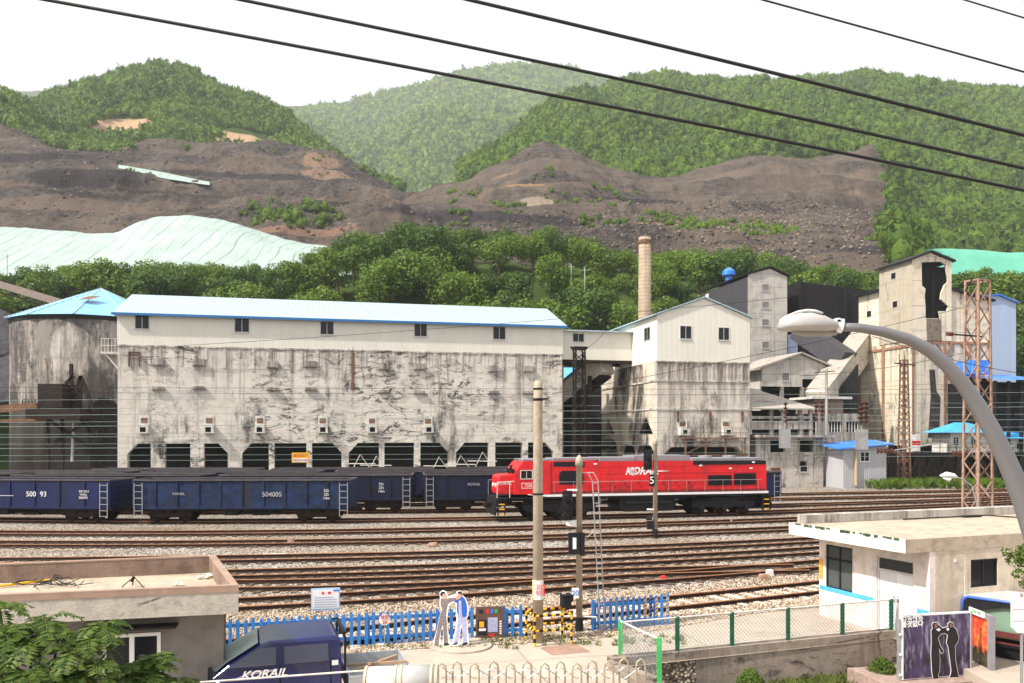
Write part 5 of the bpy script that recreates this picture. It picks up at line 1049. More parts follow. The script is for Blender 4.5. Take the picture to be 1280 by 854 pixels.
# trestle platform with white house on it
q_ = Fr(1112, 93, TH); root = empty('trestle_platform', q_.o, TH, 'long black steel trestle platform with railing in front of the stained tower', 'platform')
w1 = q_.lx(1300); zd = q_.lz(566,5); m = MB(); m.box(0,w1,0,4,zd-.3,zd); m.build('deck', M['darksteel'], root)
k = 0
while k < w1-2:
    m = MB(); m.bar((k,.1,0),(k,.1,zd-.3),.16); m.bar((k,.1,zd-.4),(k+1.98,.1,.2),.1); m.bar((k+1.98,.1,zd-.4),(k,.1,.2),.1); m.bar((k,.1,zd-.4),(k,3.8,zd-.4),.1); m.bar((k,3.8,0),(k,3.8,zd-.3),.16); m.build('trestle_bent', M['darkrust'], root); k += 2
m = MB(); m.box(-1,w1,6,6.3,0,zd-.2); m.build('added_dark_backing', M['black'], root)  # black sheet added so the space behind the trestle reads dark
m = MB(); k = 0
while k < w1: m.bar((k,.05,zd),(k,.05,zd+1.1),.05); k += 1.1
m.bar((0,.05,zd+1.1),(w1,.05,zd+1.1),.05); m.bar((0,.05,zd+.6),(w1,.05,zd+.6),.04); m.build('railing', M['darkrust'], root)
h_ = Fr(1188, 95, TH); root = empty('platform_house', (h_.o.x,h_.o.y,zd), TH, 'small white house with blue pyramid roof standing on the trestle platform', 'house')
w1 = h_.lx(1241); z0 = h_.lz(541)-zd; m = MB(); m.box(0,w1,0,3.0,0,z0); m.build('wall', M['offwhite'], root)
m = MB(); xa_,xb_ = -1.0,w1+1.0; ap = h_.lz(528,w1/2)-zd; m.add([(xa_,-.9,z0),(xb_,-.9,z0),(xb_,3.6,z0),(xa_,3.6,z0),(w1*.3,1.4,ap),(w1*.6,1.4,ap)],[(0,1,5,4),(1,2,5),(2,3,4,5),(3,0,4),(0,3,2,1)]); m.build('roof', plain('mid blue roof',(.06,.35,.75),.5), root)
for a,b in ((1191,1198.5),(1213,1220)): window(root, h_.lx(a), h_.lx(b), h_.lz(557)-zd, h_.lz(546)-zd, 0, fm=WT)
h_ = Fr(1262, 97, TH); root = empty('platform_house', (h_.o.x,h_.o.y,zd), TH, 'white house with blue roof at the right edge behind the street lamp arm', 'house')
m = MB(); w1 = h_.lx(1310); m.box(0,w1,0,3,0,h_.lz(548)-zd); m.build('wall', M['offwhite'], root); m = MB(); z0 = h_.lz(548)-zd+.01; m.add([(-.8,-.8,z0),(w1+.8,-.8,z0),(w1+.8,3.6,z0+1),(-.8,3.6,z0+1)],[(0,1,2,3)]); m.build('roof', plain('mid blue roof sheet',(.06,.35,.75),.5), root)
window(root, h_.lx(1270), h_.lx(1277), h_.lz(562)-zd, h_.lz(552)-zd, 0, fm=WT)
# red and white marker on the trestle
a = at(1145,545,92); root = empty('marker_board', (a.x,a.y,zd), 0, 'small red and white striped marker board on the trestle', 'marker'); zc = at(0,564,92).z-zd; zq = at(0,543,92).z-zd
m = MB(); m.box(-.45,.45,-.05,.05,zc,zq); m.build('board', WT, root); m = MB(); m.box(-.452,.452,-.06,-.052,zc+.65,zc+1.15); m.build('red_band', M['redp'], root); m = MB(); m.bar((0,.1,-.01),(0,.1,zc+.1),.1); m.build('post', M['darksteel'], root)
# ---------------------------------------------------------------- masts, poles, signals, wires
def lattice(name, label, p, wx, wy, h, step, mat, leg=.1, th=TH, top=None, cat='mast'):
    root = empty(name, p, th, label, cat); top = top or 1
    cs = [(-wx/2,-wy/2),(wx/2,-wy/2),(wx/2,wy/2),(-wx/2,wy/2)]
    for x,y in cs: m = MB(); m.bar((x,y,0),(x*top,y*top,h),leg); m.build('leg', mat, root)
    m = MB(); z = .2; i = 0
    def c(k,z): t = 1+(top-1)*z/h; return (cs[k][0]*t, cs[k][1]*t, z)
    while z+step < h:
        for k in range(4):
            a, b = (k,(k+1)%4) if i%2 else ((k+1)%4,k); m.bar(c(a,z),c(b,z+step),leg*.55)
        z += step; i += 1
    for k in range(4): m.bar(c(k,h-.05),c((k+1)%4,h-.05),leg*.8)
    m.build('bracing', mat, root); return root
p = gr(1222,654); p.z = 0; TW = lattice('lattice_tower', 'tall rusty orange lattice tower beyond the flat roof at the right', p, 1.35, 1.1, 15.6, 1.25, M['rustpaint'], .12, R(25), .8)
m = MB(); m.bar((-2.5,0,12.0+.0),(.4,0,12.0),.09); m.bar((-.6,0,15.6),(1.3,0,15.7),.1); m.bar((-1.2,0,14.8),(-.4,0,15.8),.06); m.bar((-1.3,0,8.9),(0,0,8.9),.1); m.build('cross_arm', M['darkrust'], TW)
def insulator(par, p, q, n=4, r=.13):
    m = MB(); p = Vector(p); q = Vector(q); m.tube([p,q], r*.3, 6); d = (q-p)
    for i in range(n): a = p+d*((i+.3)/n); b = p+d*((i+.7)/n); m.tube([a,b], [r,r*.45], 10)
    return m.build('insulator', M['insul'], par)
insulator(TW, (-2.9,0,12.0), (-2.3,0,12.0), 4)
m = MB(); m.box(.55,.85,-.9,-.85,4.4,5.3); pl = m.build('number_plate', M['dark'], TW); text('8', .8, WT, TW, (.7,-.91,4.85), name='number')
p = at(1130,545,91); p.z = 0; t_ = lattice('lattice_mast', 'slim rusty lattice mast in front of the stained tower', p, 1.0, .9, 14.0, .75, M['rust'], .12, TH, .55)
m = MB(); m.bar((-1.2,0,13.6),(1.4,0,13.4),.12); m.bar((0,0,14),(0,0,15),.06); m.bar((-.6,0,13.6),(-.6,0,14.6),.05); m.bar((-.3,0,8.6),(.9,0,8.8),.08); m.build('cross_arm', M['darkrust'], t_)
p = at(724,545,71); p.z = 0; t_ = lattice('lattice_mast', 'slim brown lattice mast standing behind the red locomotive', p, .95, .8, 13.1, .7, M['darkrust'], .13, TH, .85)
m = MB(); m.box(-.6,.6,-.4,.4,13.0,13.25); m.bar((-.8,0,13.2),(.8,0,13.2),.1); m.build('cap', M['darkrust'], t_)
p = gr(672.5,803); po = empty('concrete_pole', p, 0, 'thick tan concrete pole rising from the striped guard cage', 'pole')
m = MB(); m.lathe([(.145,-.1),(.125,6.6),(.118,7.05),(.06,7.1)],(0,0),20); m.build('shaft', M['poleconc'], po, True)
m = MB(); m.lathe([(.135,6.55),(.135,6.62)],(0,0),20); m.lathe([(.131,6.85),(.131,6.9)],(0,0),20); m.bar((.05,-.16,6.6),(.28,-.16,6.6),.04); m.lathe([(.145,4.0),(.145,4.05)],(0,0),20); m.build('clamp', M['darkrust'], po)
m = MB()
z0, z1 = at(0,749,22.4).z, at(0,725,22.4).z
m.lathe([(.150,z0),(.150,z1+.0)],(0,0),20); b_ = m.build('white_notice', WT, po)
m = MB()
for k in range(6): zz = z0+k*(z1-z0)/6; m.add([(-.158,-.02,zz),(-.03,-.158,zz+.05),(-.03,-.158,zz+.10),(-.158,-.02,zz+.05)],[(0,1,2,3)]); m.add([(-.158,-.02,zz),(-.12,-.11,zz+.02),(-.12,-.11,zz+.07),(-.158,-.02,zz+.05)],[(0,1,2,3)])
m.build('yellow_stripes', M['yellow'], b_, recalc=False)
text('고압\n위험', .16, M['redp'], po, (.055,-.162,(z0+z1)/2), name='notice_lettering')
# pole cage
def striped(par, p, q, r=.034):
    p = Vector(p); q = Vector(q); n = max(3,int((q-p).length/.11)); a = MB()
    a.tube([p.lerp(q,i/n) for i in range(n+1)], r, 8, True); a.m = [((j//8)%2) for j in range(len(a.f))]
    a.build('rail_bar', [M['yellow'],M['darksteel']], par)
cg = empty('guard_cage', gr(686,803), R(16), 'yellow and black striped guard cage round the foot of the concrete pole', 'guard rail')
hx, hy, hz = .52, .38, .86
for x,y in ((-hx,-hy),(hx,-hy),(hx,hy),(-hx,hy)): striped(cg,(x,y,0),(x,y,hz+.05))
for z in (.42,.82):
    striped(cg,(-hx,-hy,z),(hx,-hy,z)); striped(cg,(-hx,hy,z),(hx,hy,z)); striped(cg,(-hx,-hy,z),(-hx,hy,z)); striped(cg,(hx,-hy,z),(hx,hy,z))
m = MB(); m.box(hx-.15,hx+.1,-.1,.15,hz+.08,hz+.4); m.box(hx+.05,hx+.12,-.2,.2,hz+.25,hz+.42); m.build('junction_box', M['darksteel'], cg)
# signal mast near
p = gr(724,790); sg = empty('signal_mast', p, 0, 'tan signal mast with black signal head and steel ladder left of the second picket fence', 'railway signal')
m = MB(); m.lathe([(.095,.4),(.085,4.75),(.12,4.76),(.10,4.95),(.03,5.05)],(0,0),16); m.build('mast', M['poleconc'], sg, True); m = MB(); m.lathe([(.12,0),(.11,.42)],(0,0),12); m.build('foot', M['darksteel'], sg)
m = MB(); m.plate([[(-.13,-.42),(.13,-.42),(.17,0),(.13,.42),(-.13,.42),(-.17,0)]], -.05,.05,'y'); 
hd = m.build('signal_head', M['darksteel'], sg); hd.location = (-.34,-.05,3.62)
m = MB()
for z in (-.25,0,.25): m.tube([(-.05,-.04,z),(-.05,-.26,z-.02)], .085, 10)
m.build('lens_hoods', M['darksteel'], hd)
m = MB(); m.box(-.35,-.05,-.06,.02,4.03,4.08); m.plate([[(-.38,3.05),(-.08,3.0),(-.08,3.2),(-.38,3.16)]],-.08,.06); m.build('bracket', WT, sg)
m = MB(); m.box(-.32,.0,-.22,-.1,2.25,2.85); m.box(.02,.14,-.2,.0,2.2,2.85); m.build('relay_box', M['darksteel'], sg); m = MB(); m.box(-.2,-.1,-.235,-.222,2.4,2.72); m.build('relay_window', WT, sg)
m = MB(); m.box(-.22,-.02,-.115,-.10,.98,1.28); ob = m.build('number_plate', WT, sg); text('20', .2, M['bluep'], sg, (-.12,-.12,1.13), name='number')
m = MB()
for sx in (0,.16): m.tube([(.05+sx,.0,4.55),(.25+sx,.0,4.55),(.38+sx,.0,4.3),(.60+sx*.9,.02,0)], .018, 6)
for k in range(15): z = .2+k*.29; x = .60-(z/4.3)*.22; m.tube([(x,.01,z),(x+.15,.01,z)], .012, 5)
m.build('ladder', M['steel'], sg)
m = MB(); m.tube([(0,0,.45),(.5,-.02,.42)],.03,6); m.tube([(-.62,0,.45),(0,0,.45)],.05,6); m.tube([(.1,0,2.6),(.4,.05,2.85),(.55,0,2.5)],.012,5); m.build('cable_duct', M['offwhite'], sg)
# far signal
p = gr(819,673); sg = empty('signal_post', p, 0, 'thin tan signal post with number plate 5 in front of the locomotive wordmark', 'railway signal')
m = MB(); m.lathe([(.13,.45),(.11,5.1),(.16,5.15),(.05,5.5)],(0,0),14); m.tube([(0,0,5.4),(0,0,5.75)],.02,5); m.build('mast', M['poleconc'], sg, True); m = MB(); m.lathe([(.16,0),(.14,.5)],(0,0),12); m.build('foot', M['darksteel'], sg)
m = MB(); m.plate([[(-.62,3.75),(-.2,3.75),(-.2,4.85),(-.62,4.85)]],-.12,.12); 
for z in (4.1,4.5): m.tube([(-.41,-.1,z),(-.41,-.36,z-.02)],.14,10)
m.build('signal_head', M['darksteel'], sg)
m = MB(); m.box(-.34,-.08,-.16,-.13,2.85,3.5); m.build('number_plate', M['dark'], sg); text('5', .55, WT, sg, (-.21,-.17,3.17), name='number')
m = MB(); m.box(-.45,-.1,-.15,.15,.5,.95); m.tube([(-.5,-.1,1.1),(-.2,-.1,1.1)],.1,8); m.build('point_box', M['darksteel'], sg); m = MB(); m.box(-.5,.0,-.08,.05,3.6,3.68); m.box(-.45,.0,-.08,.05,1.55,1.62); m.box(-.3,0,-.05,.1,1.0,1.12); m.build('bracket', WT, sg)
# brown timber pole near the screening house
p = at(1033,545,93); p.z = 0; tp = empty('timber_pole', p, 0, 'weathered timber pole with cross arm in front of the gabled shed', 'pole'); m = MB(); m.lathe([(.2,0),(.14,13.1)],(0,0),10); m.build('shaft', M['oldconc'], tp); m = MB(); m.bar((-1.3,0,12.7),(.9,0,12.9),.1); m.bar((-.5,0,8.3),(.5,0,8.3),.1); m.build('cross_arm', M['darkrust'], tp)
# small far poles on the belt
for px,py0,py1,Y,lb in ((714,375,330,140,'thin pale pole among the trees left of the chimney'),(731,378,334,136,'thin lattice mast among the trees above the covered bridge'),(9,345,318,170,'thin pale pole in front of the green tarpaulin heap at the left edge'),(310,345,325,150,'thin pale pole among the trees right of the tarpaulin heap')):
    b = at(px,py0+22,Y); root = empty('thin_pole', b, 0, lb, 'pole'); hh = (py0+22-py1)/F*Y; m = MB(); m.tube([(0,0,0),(0,0,hh)],.08,6); m.bar((-.5,0,hh-.5),(.5,0,hh-.5),.07); m.build('shaft', M['steel'], root)
# insulator strings hung from the yard catenary
for i,(px,py,Y,kind) in enumerate(((982,516,70,0),(1020,514,70,0),(1028,514,70,0),(1076,517,66,1),(1080+3,516,66,1))):
    c_ = at(px,py,Y); root = empty('insulator_string', c_, 0, ['string of brown insulators hanging left of the twin strings, in front of the screening house','left one of the twin brown insulator strings at the timber pole','right one of the twin brown insulator strings at the timber pole','left one of the two big brown insulator strings left of the lattice mast','right one of the two big brown insulator strings left of the lattice mast'][i], 'insulator')
    insulator(root, (0,0,.9), (0,0,-.9), 5, .32 if kind else .24)
for px,py,Y in ((981,547,70),(1077,548,66)):
    c_ = at(px,py,Y); root = empty('counterweight', c_, 0, 'pale grey counterweight box hanging from a wire ' + ('by the screening house' if px<1000 else 'above the lineside hut'), 'counterweight'); m = MB(); m.box(-.4,.4,-.3,.3,-.9,.7); m.tube([(0,0,.7),(0,0,1.6)],.04,5); m.build('weight', M['steel'], root)
for px,py,lb in ((1107,564,'brown insulator lying on a wire right of the lineside hut'),(1201,567,'brown insulator lying on a wire before the platform house')):
    c_ = at(px,py,66); root = empty('insulator_string', c_, 0, lb, 'insulator'); insulator(root, (-.7,0,0), (.7,0,.05), 5, .24); m = MB(); m.tube([(.6,0,.05),(4.2,0,.6)],.05,5); m.build('arm', M['steel'], root)
def wire(pts, r, mat, label, group, cat='wire', name='overhead_wire'):
    a, b = pts[0], pts[-1]; m = MB(); m.tube([p-pts[0] for p in pts], r, 6)
    o = m.build(name, mat, None, True); o.location = pts[0]; tag(o, label, cat, group); return o
def strung(px0,py0,Y0,px1,py1,Y1,sag=.3,n=14):
    a, b = at(px0,py0,Y0), at(px1,py1,Y1); out = []
    for i in range(n+1): t = i/n; p = a.lerp(b,t); p.z -= sag*4*t*(1-t); out.append(p)
    return out
# big power lines across the sky (foreground)
wn_ = ['lowest of the thick black power lines across the hills','second lowest thick black power line across the hills','third thick black power line from below, crossing the right hill','thin power line crossing the upper right of the sky','thin bluish power line in the top right corner']
for i,(a,b,c,d,Y,r) in enumerate(((-200,-47,1480,281,13,.026),(0,-58,1480,257,12.6,.025),(200,-84,1480,221,12.2,.026),(600,-88,1480,147,14,.016),(900,-85,1480,84,15,.014))):
    k_ = (d-b)/(c-a); b -= k_*(a+1400); d += k_*(2700-c); pts = strung(-1400,b,Y,2700,d,Y+.5,.0,60)
    for k,p in enumerate(pts): t = k/60; p.z += .6*4*t*(1-t)-.5
    wire(pts, r, M['wire'], wn_[i], 'power lines across the sky', 'power line', 'power_line')
# yard catenary wires
yard = [(484,488,52,.03,'wire','double'),(488,491,52,.03,'wire','') ]
k = 0
names = 'topmost second third fourth fifth sixth seventh eighth ninth tenth eleventh twelfth thirteenth fourteenth'.split()
rows = [(483,486,58,.022,'wire'),(487.5,490,57,.02,'wire'),(500,489,66,.025,'wiregreen'),(509,500,70,.02,'wiregreen'),(519,507,64,.03,'wiregreen'),(526,514,62,.022,'wiregreen'),(533,523,66,.032,'wiregreen'),(541,530,60,.022,'wiregreen'),(546,538,58,.026,'wiregreen'),(553,545,62,.02,'wiregreen'),(560,552,57,.026,'wiregreen'),(567,560,60,.02,'wiregreen'),(576,568,64,.024,'wiregreen')]
for i,(y0,y1,Y,r,mt) in enumerate(rows):
    ks = (y1-y0)/1400; wire(strung(-760,y0-ks*700,Y-6,2040,y1+ks*700,Y+18,.25 if i%2 else .1), r*.62, M[mt], f'{names[i]} thin overhead wire counted down from the top, in front of the bunkers', 'overhead wires above the yard')
for i,(a,b,c,d,Y,w_) in enumerate(((230,432,985,372,75,'slanting thin wire rising over the cream upper storeys'),(690,492,1210,383,60,'slanting thin wire rising from the concrete pole to the lattice tower'),(1240,505,1290,518,50,'short wire at the right edge over the dark coal shed'),(1090,420,1300,470,52,'thin wire drooping across the stained tower behind the lamp arm'),(1000,470,1210,440,62,'thin wire from the timber pole towards the lattice tower'),(724,440,760,410,72,'short stay wire at the head of the brown lattice mast'))):
    wire(strung(a,b,Y,c,d,Y,.3), .02, M['wire'], w_, 'overhead wires above the yard')
# street lamp (foreground)
Yl = 8.6; A = at(1047,406,Yl)
sl_ = empty('street_lamp', (at(1345,545,Yl).x, Yl, -1.2), 0, 'big pale street lamp with a long curved grey arm in the foreground at the right', 'street lamp'); o0 = sl_.location
def Lq(px,py,Y=Yl): v = at(px,py,Y); return (v.x-o0.x, v.y-o0.y, v.z-o0.z)
m = MB(); ap = [(1043,408.5),(1075,410),(1105,415),(1135,424),(1160,437),(1183,456),(1203,479),(1222,507),(1240,538),(1255,568),(1268,598),(1280,628),(1300,690),(1315,760),(1330,860),(1345,1100)]
m.tube([Lq(a,b) for a,b in ap], [.042+.0058*i for i in range(len(ap))], 20); m.tube([Lq(1345,1090),(0,0,0)], [.16,.18], 16); m.build('arm', plain('lamp arm paint',(.16,.157,.165),.4,.15,.05,1,.5), sl_, True)
m = MB(); hx_ = [973,976,984,998,1012,1028,1042,1048]; top = [404,400,395.5,391.5,391,394.5,401,404]; bot = [411,413,414,414.5,415,415,414.5,412]; wy = [.03,.12,.17,.185,.185,.16,.10,.05]
n = 16; vs = []; fs = []
for i,x in enumerate(hx_):
    for k in range(n):
        t = 2*math.pi*k/n; cy_, sy_ = math.cos(t), math.sin(t); zc = 412 if sy_ < 0 else 409; zz = (top[i] if sy_ > 0 else bot[i]); py = 409+(zz-409)*abs(sy_)**(.8); v = Lq(x,py); vs.append((v[0], wy[i]*cy_, v[2]))
for i in range(len(hx_)-1):
    for k in range(n): fs.append((i*n+k,i*n+(k+1)%n,(i+1)*n+(k+1)%n,(i+1)*n+k))
fs += [tuple(range(n-1,-1,-1)), tuple(range((len(hx_)-1)*n,len(hx_)*n))]; m.add(vs, fs); m.build('lamp_head', plain('lamp head shell',(.38,.365,.35),.35,0,.05,2,.5), sl_, True)
m = MB(); vs = []; xs_ = [976,984,996,1008,1018,1027]; tt = [402,396.5,391.5,389.5,390.5,393.5]
for side in (-1,1):
    m.tube([(Lq(a,b-1)[0], side*.03, Lq(a,b-1)[2]+.002) for a,b in zip(xs_,tt)], .012, 6)
m.build('top_cover', WT, sl_, True)
m = MB(); m.tube([(Lq(a,b+.8)[0], -w_, Lq(a,b+.8)[2]) for (a,b,w_) in ((978,403.5,.10),(984,400,.11),(992,396,.09),(1004,392.5,.05),(1014,392,.06),(1026,395,.07))], .012, 6); m.build('seam', M['dark'], sl_)
m = MB(); v0, v1 = Lq(990,416), Lq(1046,418); m.tube([(v0[0],0,v0[2]+.01),(Lq(1005,419)[0],0,Lq(0,416)[2]),(Lq(1030,419)[0],0,Lq(0,416)[2]),(v1[0],0,v1[2]+.01)], [.02,.04,.04,.02], 12); m.build('glass_bowl', plain('lamp bowl',(.30,.28,.25),.2,0,.05), sl_, True)
m = MB(); v = Lq(1045,408); m.tube([v,Lq(1052,409)], .066, 12); 
for a,b in ((1046,402),(1051,403),(1047,404)): v = Lq(a,b); m.box(v[0]-.02,v[0]+.02,-.05,.05,v[2]-.02,v[2]+.03)
m.build('collar', WT, sl_)
# small far street lamp
a = at(1222,545,44); sl2 = empty('street_lamp', (a.x,a.y,0), 0, 'small white lamp head on a thin arm near the foot of the rusty lattice tower', 'street lamp')
def Q2(px,py): v = at(px,py,44); return (v.x-a.x, 0, v.z)
m = MB(); m.tube([Q2(1175,595),Q2(1183,593.5),Q2(1192,595),Q2(1197,597)],[.05,.16,.14,.05],10); m.tube([Q2(1178,597),Q2(1186,600),Q2(1190,597)],[.03,.14,.03],8); m.build('lamp_head', WT, sl2, True); m = MB(); m.tube([Q2(1196,596.5),Q2(1205,600),Q2(1215,608),Q2(1221,630),Q2(1222,660),(0,0,0)],.035,6); m.build('arm', M['steel'], sl2)
# ---------------------------------------------------------------- blue picket fences
def picket(name, label, pa, pb, n, skip=(), hh=.88, tiger=()):
    d = pb-pa; th = math.atan2(d.y,d.x); L_ = d.length; root = empty(name, pa, th, label, 'fence')
    for i in range(n):
        if i in skip: continue
        x = i*L_/(n-1); h = hh*random.uniform(.97,1.03); dx = random.uniform(-.01,.01)
        m = MB(); m.plate([[(x-.045,.02),(x+.045,.02),(x+.045+dx,h-.05),(x+.03+dx,h),(x-.03+dx,h),(x-.045+dx,h-.05)]], -.03, -.005); pk = m.build('picket', M['picket'], root)
        if i in tiger:
            t = MB()
            for k in range(5): zz = .3+k*.11; t.add([(x-.047,-.034,zz),(x+.047,-.034,zz+.06),(x+.047,-.034,zz+.11),(x-.047,-.034,zz+.05)],[(0,1,2,3)])
            t.build('warning_tape', M['yellow'] if i%2 else M['darksteel'], pk, recalc=False)
    m = MB()
    segs = []; 
    for z in (.17,.68): m.box(-.05,L_+.05,.0,.05,z,z+.09)
    m.build('rail', M['picket'], root)
    m = MB(); x = .1
    while x < L_: m.box(x-.03,x+.03,.051,.11,0,.8); x += 1.9
    m.build('post', M['picket'], root); return root
pa, pb = gr(268,819), gr(590,799.5)
picket('picket_fence','long blue picket fence running behind the navy truck and the two cut-out figures', pa, pb, 36)
pa, pb = gr(630,798), gr(651,797); picket('picket_fence','short stub of blue picket fence right of the brown notice board', pa, pb, 3)
pa, pb = gr(741,789), gr(834,782); picket('picket_fence','short blue picket fence with warning tape at its right end', pa, pb, 14, (), .93, (9,10,11,13))
# round sign & info board
p = gr(480.5,808); sn = empty('round_sign', p, TH, 'white octagonal speed sign fixed to the long picket fence', 'sign'); m = MB(); m.lathe([(.155,-.075),(.155,-.055)],(0,.72),8,'y',R(22.5)); m.build('plate', WT, sn); m = MB(); m.bar((0,-.04,0),(0,-.04,.62),.03); m.build('stem', M['steel'], sn); text('제한\n20', .13, M['redp'], sn, (0,-.082,.72), name='lettering')
p = gr(407,806); ib = empty('information_board', p, TH, 'white and pale blue information board on two posts above the picket fence', 'sign'); z0, z1 = at(0,763,p.y).z, at(0,735,p.y).z
m = MB(); m.box(-.38,.38,-.02,.0,z0,z1); m.build('panel', plain('pale blue board',(.42,.58,.75),.5), ib); m = MB(); m.box(-.345,.345,-.03,-.021,z0+.05,z1-.05); wp = m.build('white_sheet', WT, ib)
m = MB()
for k in range(5): m.box(-.29,.29-(.1 if k==4 else 0),-.036,-.031,z0+.10+k*.062,z0+.115+k*.062)
m.build('text_lines', plain('grey print',(.3,.35,.5)), wp); m = MB(); m.box(-.1,-.04,-.036,-.031,z1-.16,z1-.1); m.box(.06,.14,-.036,-.031,z1-.16,z1-.1); m.build('red_mark', M['redp'], wp); m = MB(); m.box(.2,.345,-.037,-.0315,z1-.09,z1-.05); m.build('corner_mark', M['bluep'], wp)
m = MB(); m.bar((-.25,.02,0),(-.25,.02,z0),.03); m.bar((.22,.02,0),(.22,.02,z0),.03); m.build('post', M['steel'], ib)
# ---------------------------------------------------------------- cut-out figures
def C7(x, y): return (520+x/7.11, 720+y/7.11)
p = gr(563,809.5); cf = empty('cutout_figures', p, 0, 'white edged flat cut-out of two fighting men before the blue picket fence', 'cut-out'); Yc = p.y
def CP(pts): r_ = []; 
def cp(pts, k=C7, Y=None, o=None):
    Y = Y or Yc; o = o or p; out = []
    for a,b in pts: u, v = k(a,b); w = at(u,v,Y); out.append((w.x-o.x, w.z-o.z))
    return out
outer = [(150,640),(155,575),(185,470),(205,370),(225,300),(208,250),(212,190),(208,150),(228,130),(250,128),(272,142),(288,180),(330,168),(352,160),(360,140),(385,128),(408,140),(415,170),(440,195),(458,240),(468,300),(464,360),(452,372),(462,470),(470,590),(468,618),(320,638),(200,650)]
hole1 = [(292,262),(330,238),(352,240),(358,300),(352,352),(360,372),(350,470),(330,560),(312,590),(298,575),(285,480),(278,380),(285,320)]
hole2 = [(232,450),(240,470),(240,590),(222,600),(215,560),(225,490)]; hole3 = [(403,455),(415,500),(410,570),(392,590),(385,560),(396,490)]
m = MB(); m.plate([cp(outer),cp(hole1),cp(hole2),cp(hole3)], -.012, .012); m.build('white_backing', plain('cutout white',(.82,.84,.88),.5,0,.03), cf)
def layer(nm, pts, mat, d=-.016, Y=None, k=C7, par=None, o=None): m = MB(); m.plate([cp(pts,k,Y,o)], d, d+.0035); return m.build(nm, mat, par or cf)
layer('brown_jacket', [(220,195),(262,205),(300,195),(352,192),(358,222),(318,228),(285,248),(272,300),(268,350),(212,350),(232,300),(218,250)], M['suit'])
layer('brown_trousers', [(212,352),(268,352),(276,440),(284,590),(248,598),(240,440),(232,440),(210,540),(200,612),(162,612),(170,560),(190,460)], M['suit'], -.0165)
layer('face', [(232,160),(262,150),(276,175),(270,205),(240,205)], M['skin'], -.017); layer('hair', [(216,160),(226,142),(252,138),(262,150),(236,160),(230,182),(220,180)], M['hair'], -.021)
layer('fist', [(352,180),(372,176),(384,190),(378,208),(356,212)], M['skin'], -.024)
layer('blue_jacket', [(362,180),(410,178),(436,205),(450,250),(456,300),(450,362),(418,368),(412,350),(372,345),(362,300),(366,240),(340,232),(345,215)], M['bluejacket'], -.017); layer('pale_shirt', [(378,220),(402,215),(408,350),(380,345)], M['denim'], -.021)
layer('jeans', [(370,348),(412,352),(446,372),(452,460),(456,590),(420,592),(404,430),(396,430),(378,560),(368,592),(338,588),(352,520),(368,440)], M['denim'], -.0165)
layer('face', [(372,152),(402,150),(404,190),(384,205),(368,190)], M['skin'], -.0205); layer('hair', [(368,152),(376,138),(400,136),(410,152),(408,178),(400,158)], M['hair'], -.0245)
layer('shoes', [(158,616),(200,610),(212,632),(196,640),(158,636)], M['hair'], -.018); layer('shoes', [(244,600),(286,594),(300,612),(250,620)], M['hair'], -.018); layer('shoes', [(322,606),(362,588),(376,598),(340,612)], M['hair'], -.018); layer('shoes', [(404,608),(424,592),(458,590),(460,606),(420,618)], M['hair'], -.018)
m = MB(); m.lathe([(.85,.007),(.85,.05),(.82,.055)],(.25,.15),30); pd = m.build('concrete_pad', M['yard'], None); pd.location = p; tag(pd, 'round concrete pad under the cut-out figures', 'pad')
m = MB(); m.bar((-.2,.03,.05),(-.2,.5,.05),.03); m.bar((-.2,.03,.9),(-.2,.5,.05),.03); m.bar((.3,.03,.9),(.3,.5,.05),.03); m.build('prop', M['steel'], cf)
# brown notice board
p2 = gr(612,799); nb = empty('notice_board', p2, R(8), 'brown notice board with coloured chips and small pictures, right of the cut-out figures', 'sign')
W2 = .385; m = MB(); m.box(-W2,W2,-.03,.0,.04,.90); m.build('panel', M['board'], nb)
for nm,x0,x1,z0,z1,mt in (('red_chip',-.10,-.02,.72,.83,'redp'),('blue_chip',.02,.10,.72,.83,'bluep'),('green_chip',.14,.22,.72,.83,'greenp'),('dark_picture',-.34,-.08,.12,.55,'hair'),('purple_picture',-.05,.22,.2,.60,'denim'),('orange_print',-.29,-.16,.34,.50,'orange'),('white_label',-.30,-.11,.24,.31,'whitepaint'),('red_print',-.02,.12,.06,.15,'redp'),('round_print',-.30,-.18,.72,.82,'hair')):
    m = MB(); d = .036 if nm not in ('orange_print','white_label') else .042; m.box(x0,x1,-d,-.0305,z0,z1); m.build(nm, M[mt], nb)
m = MB()
for k in range(6): m.box(.27,.33,-.036,-.0305,.14+k*.065,.18+k*.065)
m.build('white_icons', WT, nb); m = MB(); m.box(-.3,-.24,-.02,.05,0,.04); m.box(.24,.3,-.02,.05,0,.04); m.build('foot', M['darksteel'], nb)
m = MB(); q_ = [gr(675,810,.01),gr(718,804,.01),gr(738,815,.01),gr(690,819,.01)]; m.quad(*[(a.x,a.y,.012) for a in q_]); m.quad(*[(a.x,a.y,.012) for a in q_][::-1]); m = MB(); m.plate([[(a.x,a.y) for a in q_]], .007,.016,'z'); tag(m.build('cover_plate', plain('rusty cover plate',(.32,.20,.15),.8,0,.25,3)), 'rusty brown steel cover plate set in the yard concrete', 'cover plate')
